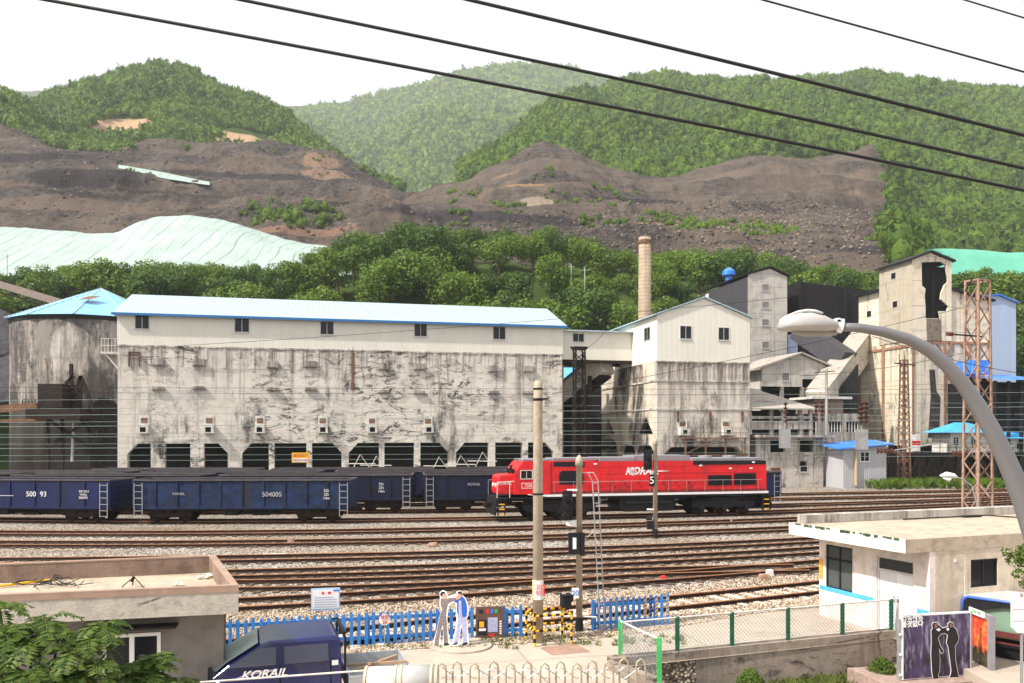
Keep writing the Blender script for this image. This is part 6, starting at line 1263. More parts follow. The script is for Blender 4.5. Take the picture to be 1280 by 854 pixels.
# ---------------------------------------------------------------- green mesh fence and retaining wall
wpts = [(3.36+5.2,5.2),(3.36,18.8),(2.43,19.95),(10.62,22.85)]
m = MB()
def wallseg(m, a, b, t, z0, z1):
    a = Vector((*a,0)); b = Vector((*b,0)); d = (b-a).normalized(); n = Vector((-d.y,d.x,0))*t
    m.add([(*(a).xy,z0),(*(b).xy,z0),(*(b+n).xy,z0),(*(a+n).xy,z0),(*(a).xy,z1),(*(b).xy,z1),(*(b+n).xy,z1),(*(a+n).xy,z1)],[(0,3,2,1),(4,5,6,7),(0,1,5,4),(1,2,6,5),(2,3,7,6),(3,0,4,7)])
wallseg(m, wpts[2], wpts[3], .3, -1.25, .22); rw = m.build('retaining_wall', M['wallconc']); tag(rw, 'stained concrete retaining wall carrying the mesh fence above the lower path', 'wall')
m = MB(); wallseg(m, (2.43,19.945), (3.36,18.6), -.25, -1.25, .18); wallseg(m, (3.36,18.59), (8.6,5.2), -.25, -1.25, .08); rw = m.build('return_wall', M['wallconc']); tag(rw, 'return end of the retaining wall beside the folding gate', 'wall')
fa = Vector((2.55,20.1,.22)); fb = Vector((10.6,22.95,.22)); mf = empty('mesh_fence', fa, 0, 'wire mesh fence with dark green posts and white top rail on the retaining wall', 'fence')
def onf(px):
    k = (px-CX)/F; d = fb-fa; t = (k*fa.y-fa.x)/(d.x-k*d.y); return d*t
posts = [846.6,915,985,1053,1114,1163]
for px in posts: q_ = onf(px); m = MB(); m.box(q_.x-.05,q_.x+.05,q_.y-.03,q_.y+.03,0,.86); m.build('post', M['green'], mf); 
m = MB(); e0 = onf(777); e1 = onf(1166); m.tube([e0+Vector((0,0,.84)),e1+Vector((0,0,.84))],.022,8); m.tube([e0+Vector((0,0,.1)),e1+Vector((0,0,.1))],.012,6); m.build('rail', M['offwhite'], mf)
def mesh_panel(m, a, b, z0, z1, st=.11, r=.0035):
    L_ = (b-a).length; d = (b-a)/L_; n = int((L_+(z1-z0))/st)
    for i in range(n):
        s0 = i*st
        for sg_ in (1,-1):
            x0 = s0-(z1-z0); x1 = s0
            if x0 < 0: zz0 = z0+(-x0); x0c = 0
            else: zz0 = z0; x0c = x0
            if x1 > L_: zz1 = z1-(x1-L_); x1c = L_
            else: zz1 = z1; x1c = x1
            if x1c <= x0c: continue
            if sg_ > 0: m.bar(a+d*x0c+Vector((0,0,zz0)), a+d*x1c+Vector((0,0,zz1)), r*2)
            else: m.bar(a+d*x0c+Vector((0,0,z0+z1-zz0)), a+d*x1c+Vector((0,0,z0+z1-zz1)), r*2)
m = MB(); mesh_panel(m, e0, e1, .1, .84); m.build('wire_mesh', M['steel'], mf, recalc=False)
ga = gr(775.7,822,.1); gb = gr(824,852,.1); gf = empty('mesh_fence', ga, 0, 'short mesh fence with bright green posts at the corner by the folding gate', 'fence')
for q_,h in ((Vector((0,0,0)),.92),(gb-ga,.98)): m = MB(); m.box(q_.x-.055,q_.x+.055,q_.y-.035,q_.y+.035,-.05,h); m.build('post', M['limegreen'], gf)
m = MB(); m.tube([Vector((0,0,.9)),(gb-ga)+Vector((0,0,.95))],.022,8); m.build('rail', M['whitepaint'], gf); m = MB(); mesh_panel(m, Vector((0,0,0)), gb-ga, .05, .88, .11, .003); m.build('wire_mesh', M['steel'], gf, recalc=False)
# ---------------------------------------------------------------- right building
f0 = Vector((9.63,25.9,0)); n0 = Vector((11.1,21.96,0)); dv = (f0-n0); dl_ = dv.length; v_ = dv/dl_; th2 = math.atan2(-v_.x, v_.y); u_ = Vector((math.cos(th2),math.sin(th2),0))
rb = empty('flat_roofed_building', n0, th2, 'pinkish cream flat roofed building with blue stripe, double door and overhanging roof at the right', 'building')
RB = Fr(0,1,th2); RB.o = n0
zw = 2.52; wd = 14; z_st1 = 0
dy0, dy1 = RB.ly(1142), RB.ly(1096); wy0, wy1 = RB.ly(1065.5), RB.ly(1032)
wz0 = RB.lz(734,0,wy1); wz1 = RB.lz(680,0,wy1); dz1 = RB.lz(694,0,dy1)
m = MB(); m.plate([[(0,-1.3),(dy0,-1.3),(dy0,.05),(dy1,.05),(dy1,-1.3),(dl_,-1.3),(dl_,zw),(0,zw)] if False else rect(0,dl_,-1.3,zw), rect(dy0,dy1,.05,dz1), rect(wy0,wy1,wz0,wz1)], 0, .2, 'x'); m.build('side_wall', M['pink'], rb)
a, b = RB.lx(1213.5), RB.lx(1247.5); z0, z1 = RB.lz(735,a), RB.lz(700,a)
m = MB(); m.plate([rect(.201,wd,-1.3,zw), rect(a,b,z0,z1)], .0, .2); m.plate([rect(.201,wd,-1.3,zw)], dl_-.2, dl_); m.box(wd-.2,wd,.2,dl_-.2,-1.3,zw); m.build('front_wall', M['creamwall'], rb)
m = MB(); m.box(.25,wd-.25,.25,dl_-.25,-.1,.04); m.build('floor', M['oldconc'], rb)
# roof slab & parapet
m = MB(); ov = .85; m.box(-ov,wd+.5,-.02,dl_+.35,zw+.003,zw+.36); m.build('roof_slab', M['roofdeck'], rb)
m = MB(); m.box(-ov-.02,-ov-.003,-.03,dl_+.36,zw+.0,zw+.37); m.build('fascia', M['pink'], rb)
m = MB()
for k in range(26): y = random.uniform(0,dl_); l_ = random.uniform(.04,.22); m.box(-ov-.026,-ov-.021,y,y+l_,zw+.33-random.uniform(0,.05),zw+.375)
tag(m.build('moss', plain('moss',(.05,.09,.05),.9), rb), kind='stuff')
m = MB(); m.box(-.6,wd+.4,dl_-.1,dl_+.3,zw+.37,zw+.62); m.build('back_parapet', M['oldconc'], rb)
m = MB(); m.tube([(3,dl_-.4,zw+.4),(6.5,dl_-.5,zw+.42),(7.5,1.8,zw+.4),(13,1.5,zw+.4)],.025,5); m.box(5.6,6.3,dl_-.5,dl_-.3,zw+.37,zw+.43); m.build('roof_cable', M['tar'], rb)
# stripe
m = MB(); s0, s1 = RB.ly(1100), dl_; zs0 = RB.lz(742,0,RB.ly(1060)); m.box(-.006,-.002,dy1+.1,s1-.02,zs0-.08,zs0+.06); m.build('blue_stripe', plain('sky blue stripe',(.08,.38,.80),.6), rb); m = MB(); m.box(-.006,-.002,.02,dy0-.12,zs0-.08,zs0+.06); m.build('blue_stripe', plain('sky blue stripe',(.08,.38,.80),.6), rb)
m = MB(); m.box(-.03,-.006,RB.ly(1028.5),RB.ly(1024.8)+.0,RB.lz(722,0,dl_),RB.lz(698,0,dl_)); ob = m.build('orange_sign', M['orange'], rb)
# window on side wall (2 x 2)
m = MB(); t = .05; m.plate([rect(wy0,wy1,wz0,wz1), rect(wy0+t,wy1-t,wz0+t,wz1-t)], .04,.1,'x'); ym = (wy0+wy1)/2; zm = wz0+(wz1-wz0)*.68; m.box(.045,.095,ym-.03,ym+.03,wz0+t,wz1-t); m.box(.047,.093,wy0+t,ym-.031,zm-.03,zm+.03); m.box(.047,.093,ym+.031,wy1-t,zm-.03,zm+.03); f = m.build('window', M['darksteel'], rb)
m = MB(); m.box(.065,.08,wy0+t,wy1-t,wz0+t,wz1-t); m.build('pane', plain('greenish glass',(.07,.085,.085),.1,0,.2,2,.6), f)
# double door with transom
zt3 = dz1-.42; m = MB(); m.plate([rect(dy0,dy1,.05,dz1), rect(dy0+.05,dy1-.05,.051,zt3), rect(dy0+.05,dy1-.05,zt3+.06,dz1-.05)], .03,.12,'x'); f = m.build('door_frame', M['frame'], rb)
m = MB(); m.box(.07,.085,dy0+.05,dy1-.05,zt3+.06,dz1-.05); m.build('transom_pane', plain('dark green glass',(.04,.05,.05),.15,0,.1,2,.5), f)
dm = (dy0+dy1)/2
for y0,y1 in ((dy0+.05,dm-.005),(dm+.005,dy1-.05)): m = MB(); m.box(.06,.1,y0,y1,.055,zt3); d_ = m.build('door', plain('door pale paint',(.66,.65,.68),.5,0,.05) if y0>dm-.1 else M['whitepaint'], rb); m = MB(); yy = dm+(.06 if y0>dm-.1 else -.06); m.box(.03,.06,yy-.02,yy+.02,.95,1.12); m.build('handle', M['steel'], d_)
# front window
m = MB(); m.plate([rect(a,b,z0,z1), rect(a+.05,b-.05,z0+.05,z1-.05)], .03,.09); m.box((a+b)/2-.03,(a+b)/2+.03,.035,.085,z0+.05,z1-.05); f = m.build('window', M['darksteel'], rb); m = MB(); m.box(a+.05,b-.05,.06,.075,z0+.05,z1-.05); m.build('pane', M['glass'], f)
m = MB(); m.tube([(1.2,-.03,2.3),(1.2,-.03,.2)],.008,4); m.box(.85,.93,-.04,-.003,2.2,2.28); m.build('cable', M['offwhite'], rb)
# ---------------------------------------------------------------- big billboard with figures
def C8(x,y): return (1100+x/7.11, 740+y/7.11)
Yb = 20.4; L0 = at(1127,545,Yb); R0 = at(1212.8,545,Yb+.45); 
dB = Vector((R0.x-L0.x, R0.y-L0.y,0)); thB = math.atan2(dB.y,dB.x); wB_ = dB.length
BB = Fr(1127,Yb,thB); zb0 = BB.lz(850); zb1 = BB.lz(769)
bb = empty('billboard', (L0.x,L0.y,-1.2), thB, 'dark purple rain streaked billboard with two white outlined figures at the lower right', 'billboard')
zo = 1.2
s = Sh('rain streak print', .45, 0, .35); o = s.map(s.obj,(3.2,3.2,.75),(0,R(22),0)); g = s.ramp(s.noise(o,3.2,5,.6),[(.5,0),(.72,1)]); bgc = s.ramp(s.noise(s.obj,1.3,4,.6),[(.35,(.012,.008,.014)),(.62,(.07,.045,.11))]); s.col(s.mix(s.math('MULTIPLY',g,.75), bgc, (.36,.33,.46))); M['rain'] = s.m
m = MB(); m.box(0,wB_,-.02,.05,zb0+zo,zb1+zo); m.build('white_frame', WT, bb); m = MB(); m.box(.04,wB_-.03,-.028,-.021,zb0+zo+.02,zb1+zo-.04); m.build('printed_sheet', M['rain'], bb)
for a_4 in ((-.08,-.02,0,.08,0,zb1+zo-.1),(wB_+.01,wB_+.06,0,.08,0,zb1+zo),(.2,.26,.051,.1,0,zb0+zo+.2),(wB_-.3,wB_-.24,.051,.1,0,zb0+zo+.2)): m = MB(); m.box(*a_4); m.build('post', M['steel'], bb)
m = MB()
for z in (.9,1.4,1.9): m.lathe([(.03,-.03),(.03,.0)],(-.05,z),8,'y')
m.build('clamp', WT, bb)
def pb_(pts):
    out = []
    for a,b in pts: u, v = C8(a,b); x = BB.lx(u,-.03); out.append((x, BB.lz(v,x,-.03)+zo))
    return out
fo = [(470,790),(455,700),(448,560),(452,440),(450,340),(462,320),(455,290),(470,268),(500,265),(525,290),(555,318),(600,305),(598,280),(615,265),(642,265),(655,285),(655,305),(680,330),(703,405),(690,450),(668,480),(672,600),(690,700),(703,765),(680,785),(600,782),(620,740),(628,700),(610,560),(600,490),(585,450),(597,385),(570,370),(540,378),(518,405),(535,470),(568,530),(555,548),(535,542),(520,500),(535,600),(530,700),(518,740),(525,795)]
def inset(pts, d):
    n = len(pts); out = []; A_ = sum(pts[i][0]*pts[(i+1)%n][1]-pts[(i+1)%n][0]*pts[i][1] for i in range(n)); sg_ = 1 if A_ > 0 else -1
    for i in range(n):
        p0, p1, p2_ = Vector(pts[i-1]), Vector(pts[i]), Vector(pts[(i+1)%n]); e1_ = (p1-p0).normalized(); e2_ = (p2_-p1).normalized()
        nn = Vector((-(e1_.y+e2_.y), e1_.x+e2_.x)); nn = nn.normalized() if nn.length > .01 else Vector((-e1_.y,e1_.x)); out.append(tuple(p1+nn*d*sg_))
    return out
P1 = pb_(fo); m = MB(); m.plate([P1], -.038,-.031); m.build('white_outline', WT, bb)
m = MB(); m.plate([inset(P1,.016)], -.043,-.0385); m.build('dark_figures', plain('charcoal print',(.016,.012,.015),.5,0,.4,8), bb)
for pts in ([(478,285),(500,278),(512,300),(500,325),(480,318)],[(612,280),(640,278),(644,310),(620,318)]): m = MB(); m.plate([pb_(pts)], -.049,-.0435); m.build('face', plain('dim skin print',(.20,.12,.10)), bb)
for pts in ([(495,335),(520,320),(535,335),(520,350)],[(585,325),(605,318),(612,335),(595,345)]): m = MB(); m.plate([pb_(pts)], -.049,-.0435); m.build('collar', WT, bb)
u, v = C8(280,255); x = BB.lx(u); text('인정사정\n볼것없다', .17, WT, bb, (x,-.03,BB.lz(v,x)+zo), name='title_lettering', bold=.006)
# kerb planter under billboard
m = MB(); q_ = [BB.w(-.6,-.45),BB.w(wB_+2.3,-.45),BB.w(wB_+1.6,1.2),BB.w(-.6,1.3)]; m.plate([[(a.x,a.y) for a in q_]],-1.25,zb0-.02+.0 if zb0<0 else -.9,'z'); kb = m.build('planter_bed', plain('gravel bed',(.33,.24,.2),.95,0,.3,6)); tag(kb,'low gravel bed under the billboard','planter')
m = MB(); q0, q1, q2_ = BB.w(-.7,-.5), BB.w(wB_+2.4,-.5), BB.w(wB_+1.65,1.25); zt4 = min(zb0,-.9)+.04; m.bar((q0.x,q0.y,zt4-.09),(q1.x,q1.y,zt4-.09),.12,.2); m.bar((q1.x,q1.y,zt4-.09),(q2_.x,q2_.y,zt4-.09),.12,.2); kb = m.build('kerb', plain('maroon kerb',(.22,.07,.07),.7)); tag(kb,'maroon kerb in front of the billboard','kerb')
# red foliage poster stand
pa_, pb2 = at(1214,545,21.6), at(1241,545,20.6); dP = Vector((pb2.x-pa_.x,pb2.y-pa_.y,0)); thP = math.atan2(dP.y,dP.x); PP = Fr(1214,21.6,thP); wP = dP.length
ps = empty('poster_stand', (pa_.x,pa_.y,-1.2), thP, 'grey framed poster stand showing red maple foliage right of the billboard', 'poster')
z0, z1 = PP.lz(835)+zo, PP.lz(766)+zo; s = Sh('maple poster', .4, 0, .4); n_ = s.noise(s.obj,3.5,7,.75); sep2 = s.t.nodes.new('ShaderNodeSeparateXYZ'); s.t.links.new(s.obj, sep2.inputs[0]); lo = s.math('ADD', sep2.outputs[2], s.math('MULTIPLY', n_, 1.2)); hi_c = s.ramp(n_,[(.35,(.55,.02,.02)),(.5,(.80,.06,.03)),(.62,(.75,.30,.05)),(.72,(.25,.30,.05))]); lo_c = s.ramp(n_,[(.45,(.015,.012,.01)),(.58,(.05,.06,.02)),(.66,(.45,.42,.25)),(.72,(.6,.15,.04))]); s.col(s.mix(s.ramp(s.math('SUBTRACT',lo,(z0+(z1-z0)*.48)),[(.45,0),(.62,1)]), lo_c, hi_c)); M['maple'] = s.m
m = MB(); m.plate([rect(0,wP,z0-.1,z1+.12),rect(.09,wP-.14,z0,z1)],-.06,.06); m.box(wP-.1,wP,-.05,.05,0,z0-.1); m.box(0,.1,-.05,.05,0,z0-.1); m.build('frame', plain('grey frame',(.25,.24,.26),.5), ps); m = MB(); m.box(.09,wP-.14,-.02,.02,z0,z1); m.build('poster_sheet', M['maple'], ps)
m = MB(); m.box(.05,wP-.25,-.09,-.0605,z1+.02,z1+.17); m.build('header_plate', WT, ps); text('단풍 단풍', .1, M['greenp'], ps, (wP*.42,-.094,z1+.095))
# bus shelter
S0 = at(1203,545,22.3); thS = R(-50); ss = empty('bus_shelter', (S0.x,S0.y,-.25), thS, 'green glazed shelter with rounded blue edged roof behind the poster stand', 'bus shelter'); SF = Fr(1203,22.3,thS); zz = lambda py,x=0: SF.lz(py,x)+.25
w_s = 3.4; zr_ = zz(745)
m = MB(); m.tube([(.0,0,zr_-.45),(.0,0,zr_-.14),(.05,0,zr_-.04),(.14,0,zr_),(w_s,0,zr_)], .04, 10); m.build('roof_edge', plain('shelter blue paint',(.06,.14,.55),.3), ss, True)
m = MB(); m.box(.02,w_s,.045,1.7,zr_-.07,zr_+.02); m.build('roof', plain('shelter roof grey',(.50,.47,.47),.5), ss)
m = MB(); m.plate([[(.04,zr_-.42),(.10,zr_-.40),(1.0,zr_-.16),(w_s,zr_-.14),(w_s,zr_-.05),(.12,zr_-.05),(.04,zr_-.12)]], .0,.03); m.box(-.03,.04,-.02,.04,0,zr_-.45); m.build('frame', M['darksteel'], ss)
m = MB(); m.box(.08,w_s,.10,.12,.55,zr_-.1); m.build('glass', plain('green tinted glass',(.17,.27,.20),.18,0,.15,1,.5), ss); m = MB(); m.box(.08,w_s,.03,.06,.60,.74); m.box(.08,w_s,.03,.06,.42,.46); m.build('maroon_rail', plain('maroon rail',(.12,.03,.03),.5), ss)
m = MB(); m.box(.08,w_s,.2,1.5,.03,.55); m.build('bench_base', M['dark'], ss)
m = MB(); m.plate([[(11.35,20.9),(11.2,22.0),(17,24.4),(17,15),(11.3,15)]], -1.25, -.25, 'z'); tag(m.build('plaza', M['yard']), kind='structure')
# white sign panels on a pole
p3 = gr(1281,880,-1.2); ps2 = empty('sign_pole', (at(1277,545,17.5).x,17.5,-1.2), 0, 'white sign panels on a thin pole at the lower right edge', 'sign'); m = MB(); m.tube([(0,0,0),(0,0,at(0,742,17.5).z+1.2)],.03,8); m.build('pole', M['steel'], ps2)
m = MB(); x0 = at(1262,0,17.5).x-ps2.location.x; za_, zb_ = at(0,790,17.5).z+1.2, at(0,747,17.5).z+1.2; m.plate([[(x0,za_+.12),(x0+.12,za_),(.4,za_-.05),(.4,zb_+.02),(x0,zb_)]],-.05,-.035); pn = m.build('panel', WT, ps2); m = MB(); m.box(x0+.02,.38,-.056,-.051,za_+(zb_-za_)*.66,za_+(zb_-za_)*.67); m.box(x0+.02,.38,-.056,-.051,za_+(zb_-za_)*.33,za_+(zb_-za_)*.34); m.build('grid_lines', M['steel'], pn)
# ---------------------------------------------------------------- left hut
A_ = Vector((-4.9,14.8)); B_ = Vector((-6.69,18.6)); dirf = Vector((-4.0,-.97)).normalized(); D_f = A_+dirf*18; C_b = B_+Vector((-4.0,-1.25)).normalized()*16
hut = empty('flat_roofed_hut', (-5.3,15.2,0), 0, 'grey flat roofed hut with brown edged parapet and roof litter at the lower left', 'building'); ho = Vector((-5.3,15.2))
def hp(v): return (v.x-ho.x, v.y-ho.y)
def insetp(poly, d): return inset(poly, d)
outer = [hp(A_),hp(B_),hp(C_b),hp(D_f)]; inner = insetp(outer,.16)
z_t = 2.9; m = MB(); m.plate([outer,inner], 2.42, z_t,'z'); m.build('parapet', M['hutslab'], hut)
m = MB(); m.plate([insetp(outer,.161)], 2.42, 2.55,'z'); m.build('roof_deck', M['roofdeck'], hut)
m = MB(); inn2 = insetp(outer,.175); m.plate([insetp(outer,.163),inn2], 2.552, z_t-.01,'z'); m.build('parapet_lining', M['hutparapet'], hut)
m = MB(); m.plate([insetp(outer,-.012),insetp(outer,.185)], z_t+.002, z_t+.03,'z'); m.build('coping', M['hutcap'], hut)
m = MB(); a, b = insetp(outer,-.008)[0], insetp(outer,-.008)[3]; m.bar((a[0],a[1],z_t-.045),(b[0],b[1],z_t-.045),.012,.088); m.build('brown_edge_band', M['hutcap'], hut)
wA_ = hp(A_+Vector((-.42,.42))); wl = Vector(wA_)+dirf*17; wr = Vector(wA_)+Vector((-.43,.9)).normalized()*3.2
thh = math.atan2(-dirf.y,-dirf.x)
# wall polygons in the hut frame along facade
HF = Fr(0,1,thh); HF.o = Vector((ho.x+wA_[0], ho.y+wA_[1], 0))
a0, a1 = HF.lx(128), HF.lx(201); wz0_, wz1_ = HF.lz(850,a1), HF.lz(790,a1)
hw = empty('wall_anchor', (0,0,0)); bpy.data.objects.remove(hw)
m = MB(); m.plate([rect(-17,0,0,2.41), rect(a0,a1,wz0_,wz1_)], 0, .2); fw = m.build('front_wall', M['hutwall'], hut); fw.location = (wA_[0],wA_[1],0); fw.rotation_euler = (0,0,thh)
m = MB(); m.plate([[(wA_[0],wA_[1]+.02),(wr.x,wr.y),(wr.x-14,wr.y-3.4),(wA_[0]-14,wA_[1]-3.1)]],0,2.40,'z'); sw = m.build('inner_walls', M['hutwall'], hut)
sw.scale = (.999,.995,1); sw.location = (-.03,.22,0)
m = MB(); m.plate([rect(a0,a1,wz0_,wz1_), rect(a0+.06,a1-.06,wz0_+.06,wz1_-.06)], -.02,.08); m.box((a0+a1)/2-.04,(a0+a1)/2+.04,-.015,.075,wz0_+.06,wz1_-.06); f = m.build('window', WT, hut); f.location = fw.location; f.rotation_euler = fw.rotation_euler
m = MB(); m.box(a0+.06,a1-.06,.03,.045,wz0_+.06,wz1_-.06); pn = m.build('pane', M['glass'], f)
m = MB(); m.box(a0-.3,a1+.3,-.35,-.004,wz1_+.12,wz1_+.16); hd = m.build('window_hood', M['tar'], hut); hd.location = fw.location; hd.rotation_euler = fw.rotation_euler
# roof litter
rr = random.Random(5)
def onroof(px,py): g_ = gr(px,py,2.56); g_.z = 2.56; return g_
c0 = onroof(62,732); cb_ = empty('cable_tangle', c0, 0, 'tangle of black cables lying on the hut roof', 'cables'); m = MB()
for k in range(14):
    pts = []; x, y = rr.uniform(-.6,.5), rr.uniform(-.25,.4); a = rr.random()*6.28
    for j in range(9): pts.append((x,y,.02+rr.random()*.08)); a += rr.uniform(-.7,.7); x += math.cos(a)*.13; y += math.sin(a)*.09
    m.tube(pts, .009, 5)
m.build('cable', M['tar'], cb_)
c0 = onroof(0,735); c1 = onroof(62,728); ob = MB(); ob.tube([(-1,-.2,.04),(0,0,.04),tuple(Vector((c1.x-c0.x,c1.y-c0.y,.05)))], .025, 8); ob = ob.build('yellow_pipe', M['yellow']); ob.location = c0; tag(ob,'long yellow pipe lying on the hut roof beside the cables','pipe')
c0 = onroof(166,734); ob = MB(); ob.tube([(-.22,0,0),(0,.05,.2),(.22,-.02,0)],.012,5); ob.tube([(0,.05,.2),(-.05,.1,.02)],.012,5); ob.tube([(0,.05,.2),(-.04,.03,.1)],.03,6); ob = ob.build('bent_bracket', M['darkrust']); ob.location = c0; tag(ob,'bent rusty bracket standing like a tent on the hut roof','bracket')
c0 = onroof(200,716); ob = MB()
for k in range(16): x = rr.uniform(-.25,.6); y = rr.uniform(-.1,.12); a = rr.random()*3; ob.bar((x,y,.02),(x+.16*math.cos(a),y+.1*math.sin(a),.03+rr.random()*.05),.05,.02)
ob = ob.build('roof_litter', M['tar']); ob.location = c0; tag(ob,'black scraps lying along the back parapet of the hut roof','scraps')
for px,py,lb in ((262,722,'white crumpled scraps in the back corner of the hut roof'),(223,733,'small white board piece on the hut roof')):
    c0 = onroof(px,py); ob = MB()
    for k in range(8 if px>250 else 2): x = rr.uniform(-.2,.25); y = rr.uniform(-.25,.25) if px>250 else 0; a = rr.random()*3; ob.bar((x,y,.02+k*.004),(x+.15*math.cos(a),y+.15*math.sin(a),.04+k*.004),.07,.02)
    ob = ob.build('roof_scraps', M['offwhite']); ob.location = c0; tag(ob, lb, 'scraps')
# ---------------------------------------------------------------- navy crew-cab truck
tk = empty('pickup_truck', (-4.2,15.25,0), R(18), 'navy blue crew cab pickup truck with white lettering on its door, parked behind the hut', 'truck'); tk.scale = (1,1,.925)
# local: x forward = -x, near side y = 0, far side y = 1.72
tW = 1.72
prof = [(-1.33,.42),(-1.42,.75),(-1.40,1.10),(-1.26,1.34),(-.98,1.56),(-.42,1.90),(-.25,1.95),(.95,1.97),(1.03,1.90),(1.05,1.5),(1.05,.42)]
def sideY(z): return 0.0 if z < 1.45 else (z-1.45)*.26
vs = []; n = len(prof)
for x,z in prof: vs.append((x,sideY(z),z))
for x,z in prof: vs.append((x,tW-sideY(z),z))
fs = [tuple(range(n)), tuple(range(2*n-1,n-1,-1))]+[(i,(i+1)%n,(i+1)%n+n,i+n) for i in range(n)]
m = MB(); m.add(vs, [f for f in fs[2:]])
m.add(vs, [fs[0], fs[1]]); 
me_ = m.build('cab', M['navy'], tk, False, 0)
bm = bmesh.new(); bm.from_mesh(me_.data); bmesh.ops.remove_doubles(bm, verts=bm.verts, dist=1e-4); bmesh.ops.recalc_face_normals(bm, faces=bm.faces); bm.to_mesh(me_.data); bm.free()
bv = me_.modifiers.new('bevel','BEVEL'); bv.width = .05; bv.segments = 3; bv.limit_method = 'ANGLE'; bv.angle_limit = R(25)
def sidepl(nm, pts, mat, d=.004, par=None):
    m = MB(); a = [(x, sideY(z)-d, z) for x,z in pts]; b = [(x, sideY(z)+.01, z) for x,z in pts]; k = len(pts)
    m.add(a+b, [tuple(range(k)), tuple(range(2*k-1,k-1,-1))]+[(i,(i+1)%k,(i+1)%k+k,i+k) for i in range(k)]); return m.build(nm, mat, par or tk)
tg = plain('truck side glass',(.025,.025,.05),.06,0,.1,1,.8)
sidepl('side_window', [(-.98,1.50),(-.15,1.50),(-.15,1.83),(-.42,1.83),(-.72,1.68)], tg, .008); sidepl('side_window', [(.0,1.50),(.80,1.50),(.80,1.83),(.0,1.83)], tg, .008)
m = MB(); m.add([(-1.22,.14,1.37),(-1.22,tW-.14,1.37),(-.98,tW-.16,1.565),(-.45,tW-.22,1.89),(-.45,.22,1.89),(-.98,.16,1.565)],[(0,1,2,5),(5,2,3,4)])
ws = m.build('windscreen', plain('windscreen glass',(.34,.44,.43),.2,0,.4,1.5,.8), tk); ws.location = (-.012,0,.022)  # bright reflection put into the pale glass colour
m = MB(); m.plate([[(-.80,1.25),(-.62,1.34),(-.12,1.38),(-.12,1.42),(-.62,1.40),(-.84,1.30)]], -.006,.0); m.build('door_moulding', plain('mauve grey print',(.30,.26,.36),.4), tk)
text('KORAIL', .21, WT, tk, (-.36,-.008,1.34), name='door_lettering', xs=1.1, shear=.3, bold=.004)
m = MB(); m.box(.86,.98,-.006,0,1.40,1.50); m.build('white_sticker', WT, tk)
m = MB(); m.box(-.08,-.06,-.004,.0,.5,1.48); m.box(.84,.855,-.004,0,.5,1.48); m.build('door_gaps', M['dark'], tk)
m = MB(); m.box(1.10,1.14,.1,tW-.1,1.9,1.94); m.box(1.10,1.14,.1,.14,.7,1.9); m.box(1.10,1.14,tW-.14,tW-.1,.7,1.9); m.tube([(1.0,.2,1.98),(1.14,.2,1.99),(1.14,tW-.2,1.99),(1.0,tW-.2,1.98)],.02,6); m.build('rear_guard', M['darksteel'], tk)
m = MB(); z0 = .75; x0, x1 = 1.18, 2.45; m.box(x0,x1,.0,.04,z0,z0+.38); m.box(x0,x1,tW-.04,tW,z0,z0+.38); m.box(x1-.04,x1,.04,tW-.04,z0,z0+.38); m.box(x0,x0+.04,.04,tW-.04,z0,z0+.38); m.box(x0+.04,x1-.04,.04,tW-.04,z0-.06,z0); m.build('load_bed', plain('grey bed paint',(.40,.41,.42),.5,.2), tk)
for y in (0,tW-.2):
    for x in (-.75,1.9): 
        w = MB(); w.lathe([(.08,y+.02),(.31,y+.02),(.34,y+.05),(.34,y+.16),(.31,y+.19),(.08,y+.19)],(x,.34),24,'y'); wh = w.build('wheel', M['rubber'], tk, True); w = MB(); w.lathe([(.05,y-.0),(.19,y+.0),(.2,y+.02)],(x,.34),16,'y'); w.build('rim', M['steel'], wh)
m = MB(); m.box(-1.2,2.4,.25,tW-.25,.3,.5); m.build('chassis', M['darksteel'], tk)
for y in (.18,tW-.18): m = MB(); m.tube([(-1.44,y,1.0),(-1.30,y,1.05)],.12,14); m.build('headlight', plain('headlight glass',(.6,.62,.65),.1,0,.05), tk)
m = MB(); m.tube([(-1.1,0,1.45),(-1.25,-.12,1.5)],.012,5); m.box(-1.32,-1.24,-.24,-.10,1.32,1.6); m.build('mirror', M['darksteel'], tk); m = MB(); m.tube([(-1.2,tW,1.35),(-1.42,tW+.14,1.42)],.012,5); m.lathe([(.02,1.34),(.09,1.38),(.09,1.44),(.02,1.47)],(-1.44,tW+.18),10); m.build('mirror', M['darksteel'], tk)
m = MB(); m.bar((1.3,.5,1.0),(2.3,1.2,1.05),.06); m.bar((1.25,.9,1.02),(2.4,.6,1.08),.05); ld = m.build('timber_load', plain('timber',(.4,.26,.16)), None); ld.location = tk.location; ld.rotation_euler = tk.rotation_euler; tag(ld,'loose timbers lying in the truck bed','timber')
# ---------------------------------------------------------------- sliding gate in front
g0 = at(250,853,14.0); g1 = at(462,838,14.4); gt = empty('gate_rail', (g0.x,g0.y,0), 0, 'white gate top rail crossing low in front of the navy truck', 'railing'); m = MB(); m.tube([(0,0,g0.z),(g1.x-g0.x,g1.y-g0.y,g1.z)],.017,8); m.build('rail', M['offwhite'], gt); m = MB(); m.tube([(g1.x-g0.x,.4,0),(g1.x-g0.x,g1.y-g0.y,g1.z)],.03,8); m.tube([(.3,0,0),(.3,0,g0.z)],.03,8); m.build('post', WT, gt)
g0 = at(458,845,14.4); g1 = at(546,843,14.6); dr = empty('gate_drum', (g0.x,g0.y,0), 0, 'white ribbed horizontal drum at the bottom edge beside the truck', 'drum'); r_ = .27; zc = at(0,834,14.4).z-r_
m = MB(); m.tube([(0,0,zc),(g1.x-g0.x,.15,zc)], r_, 28); m.build('drum_shell', plain('dull white drum',(.50,.49,.47),.4,0,.1,2,.4), dr, True); m = MB()
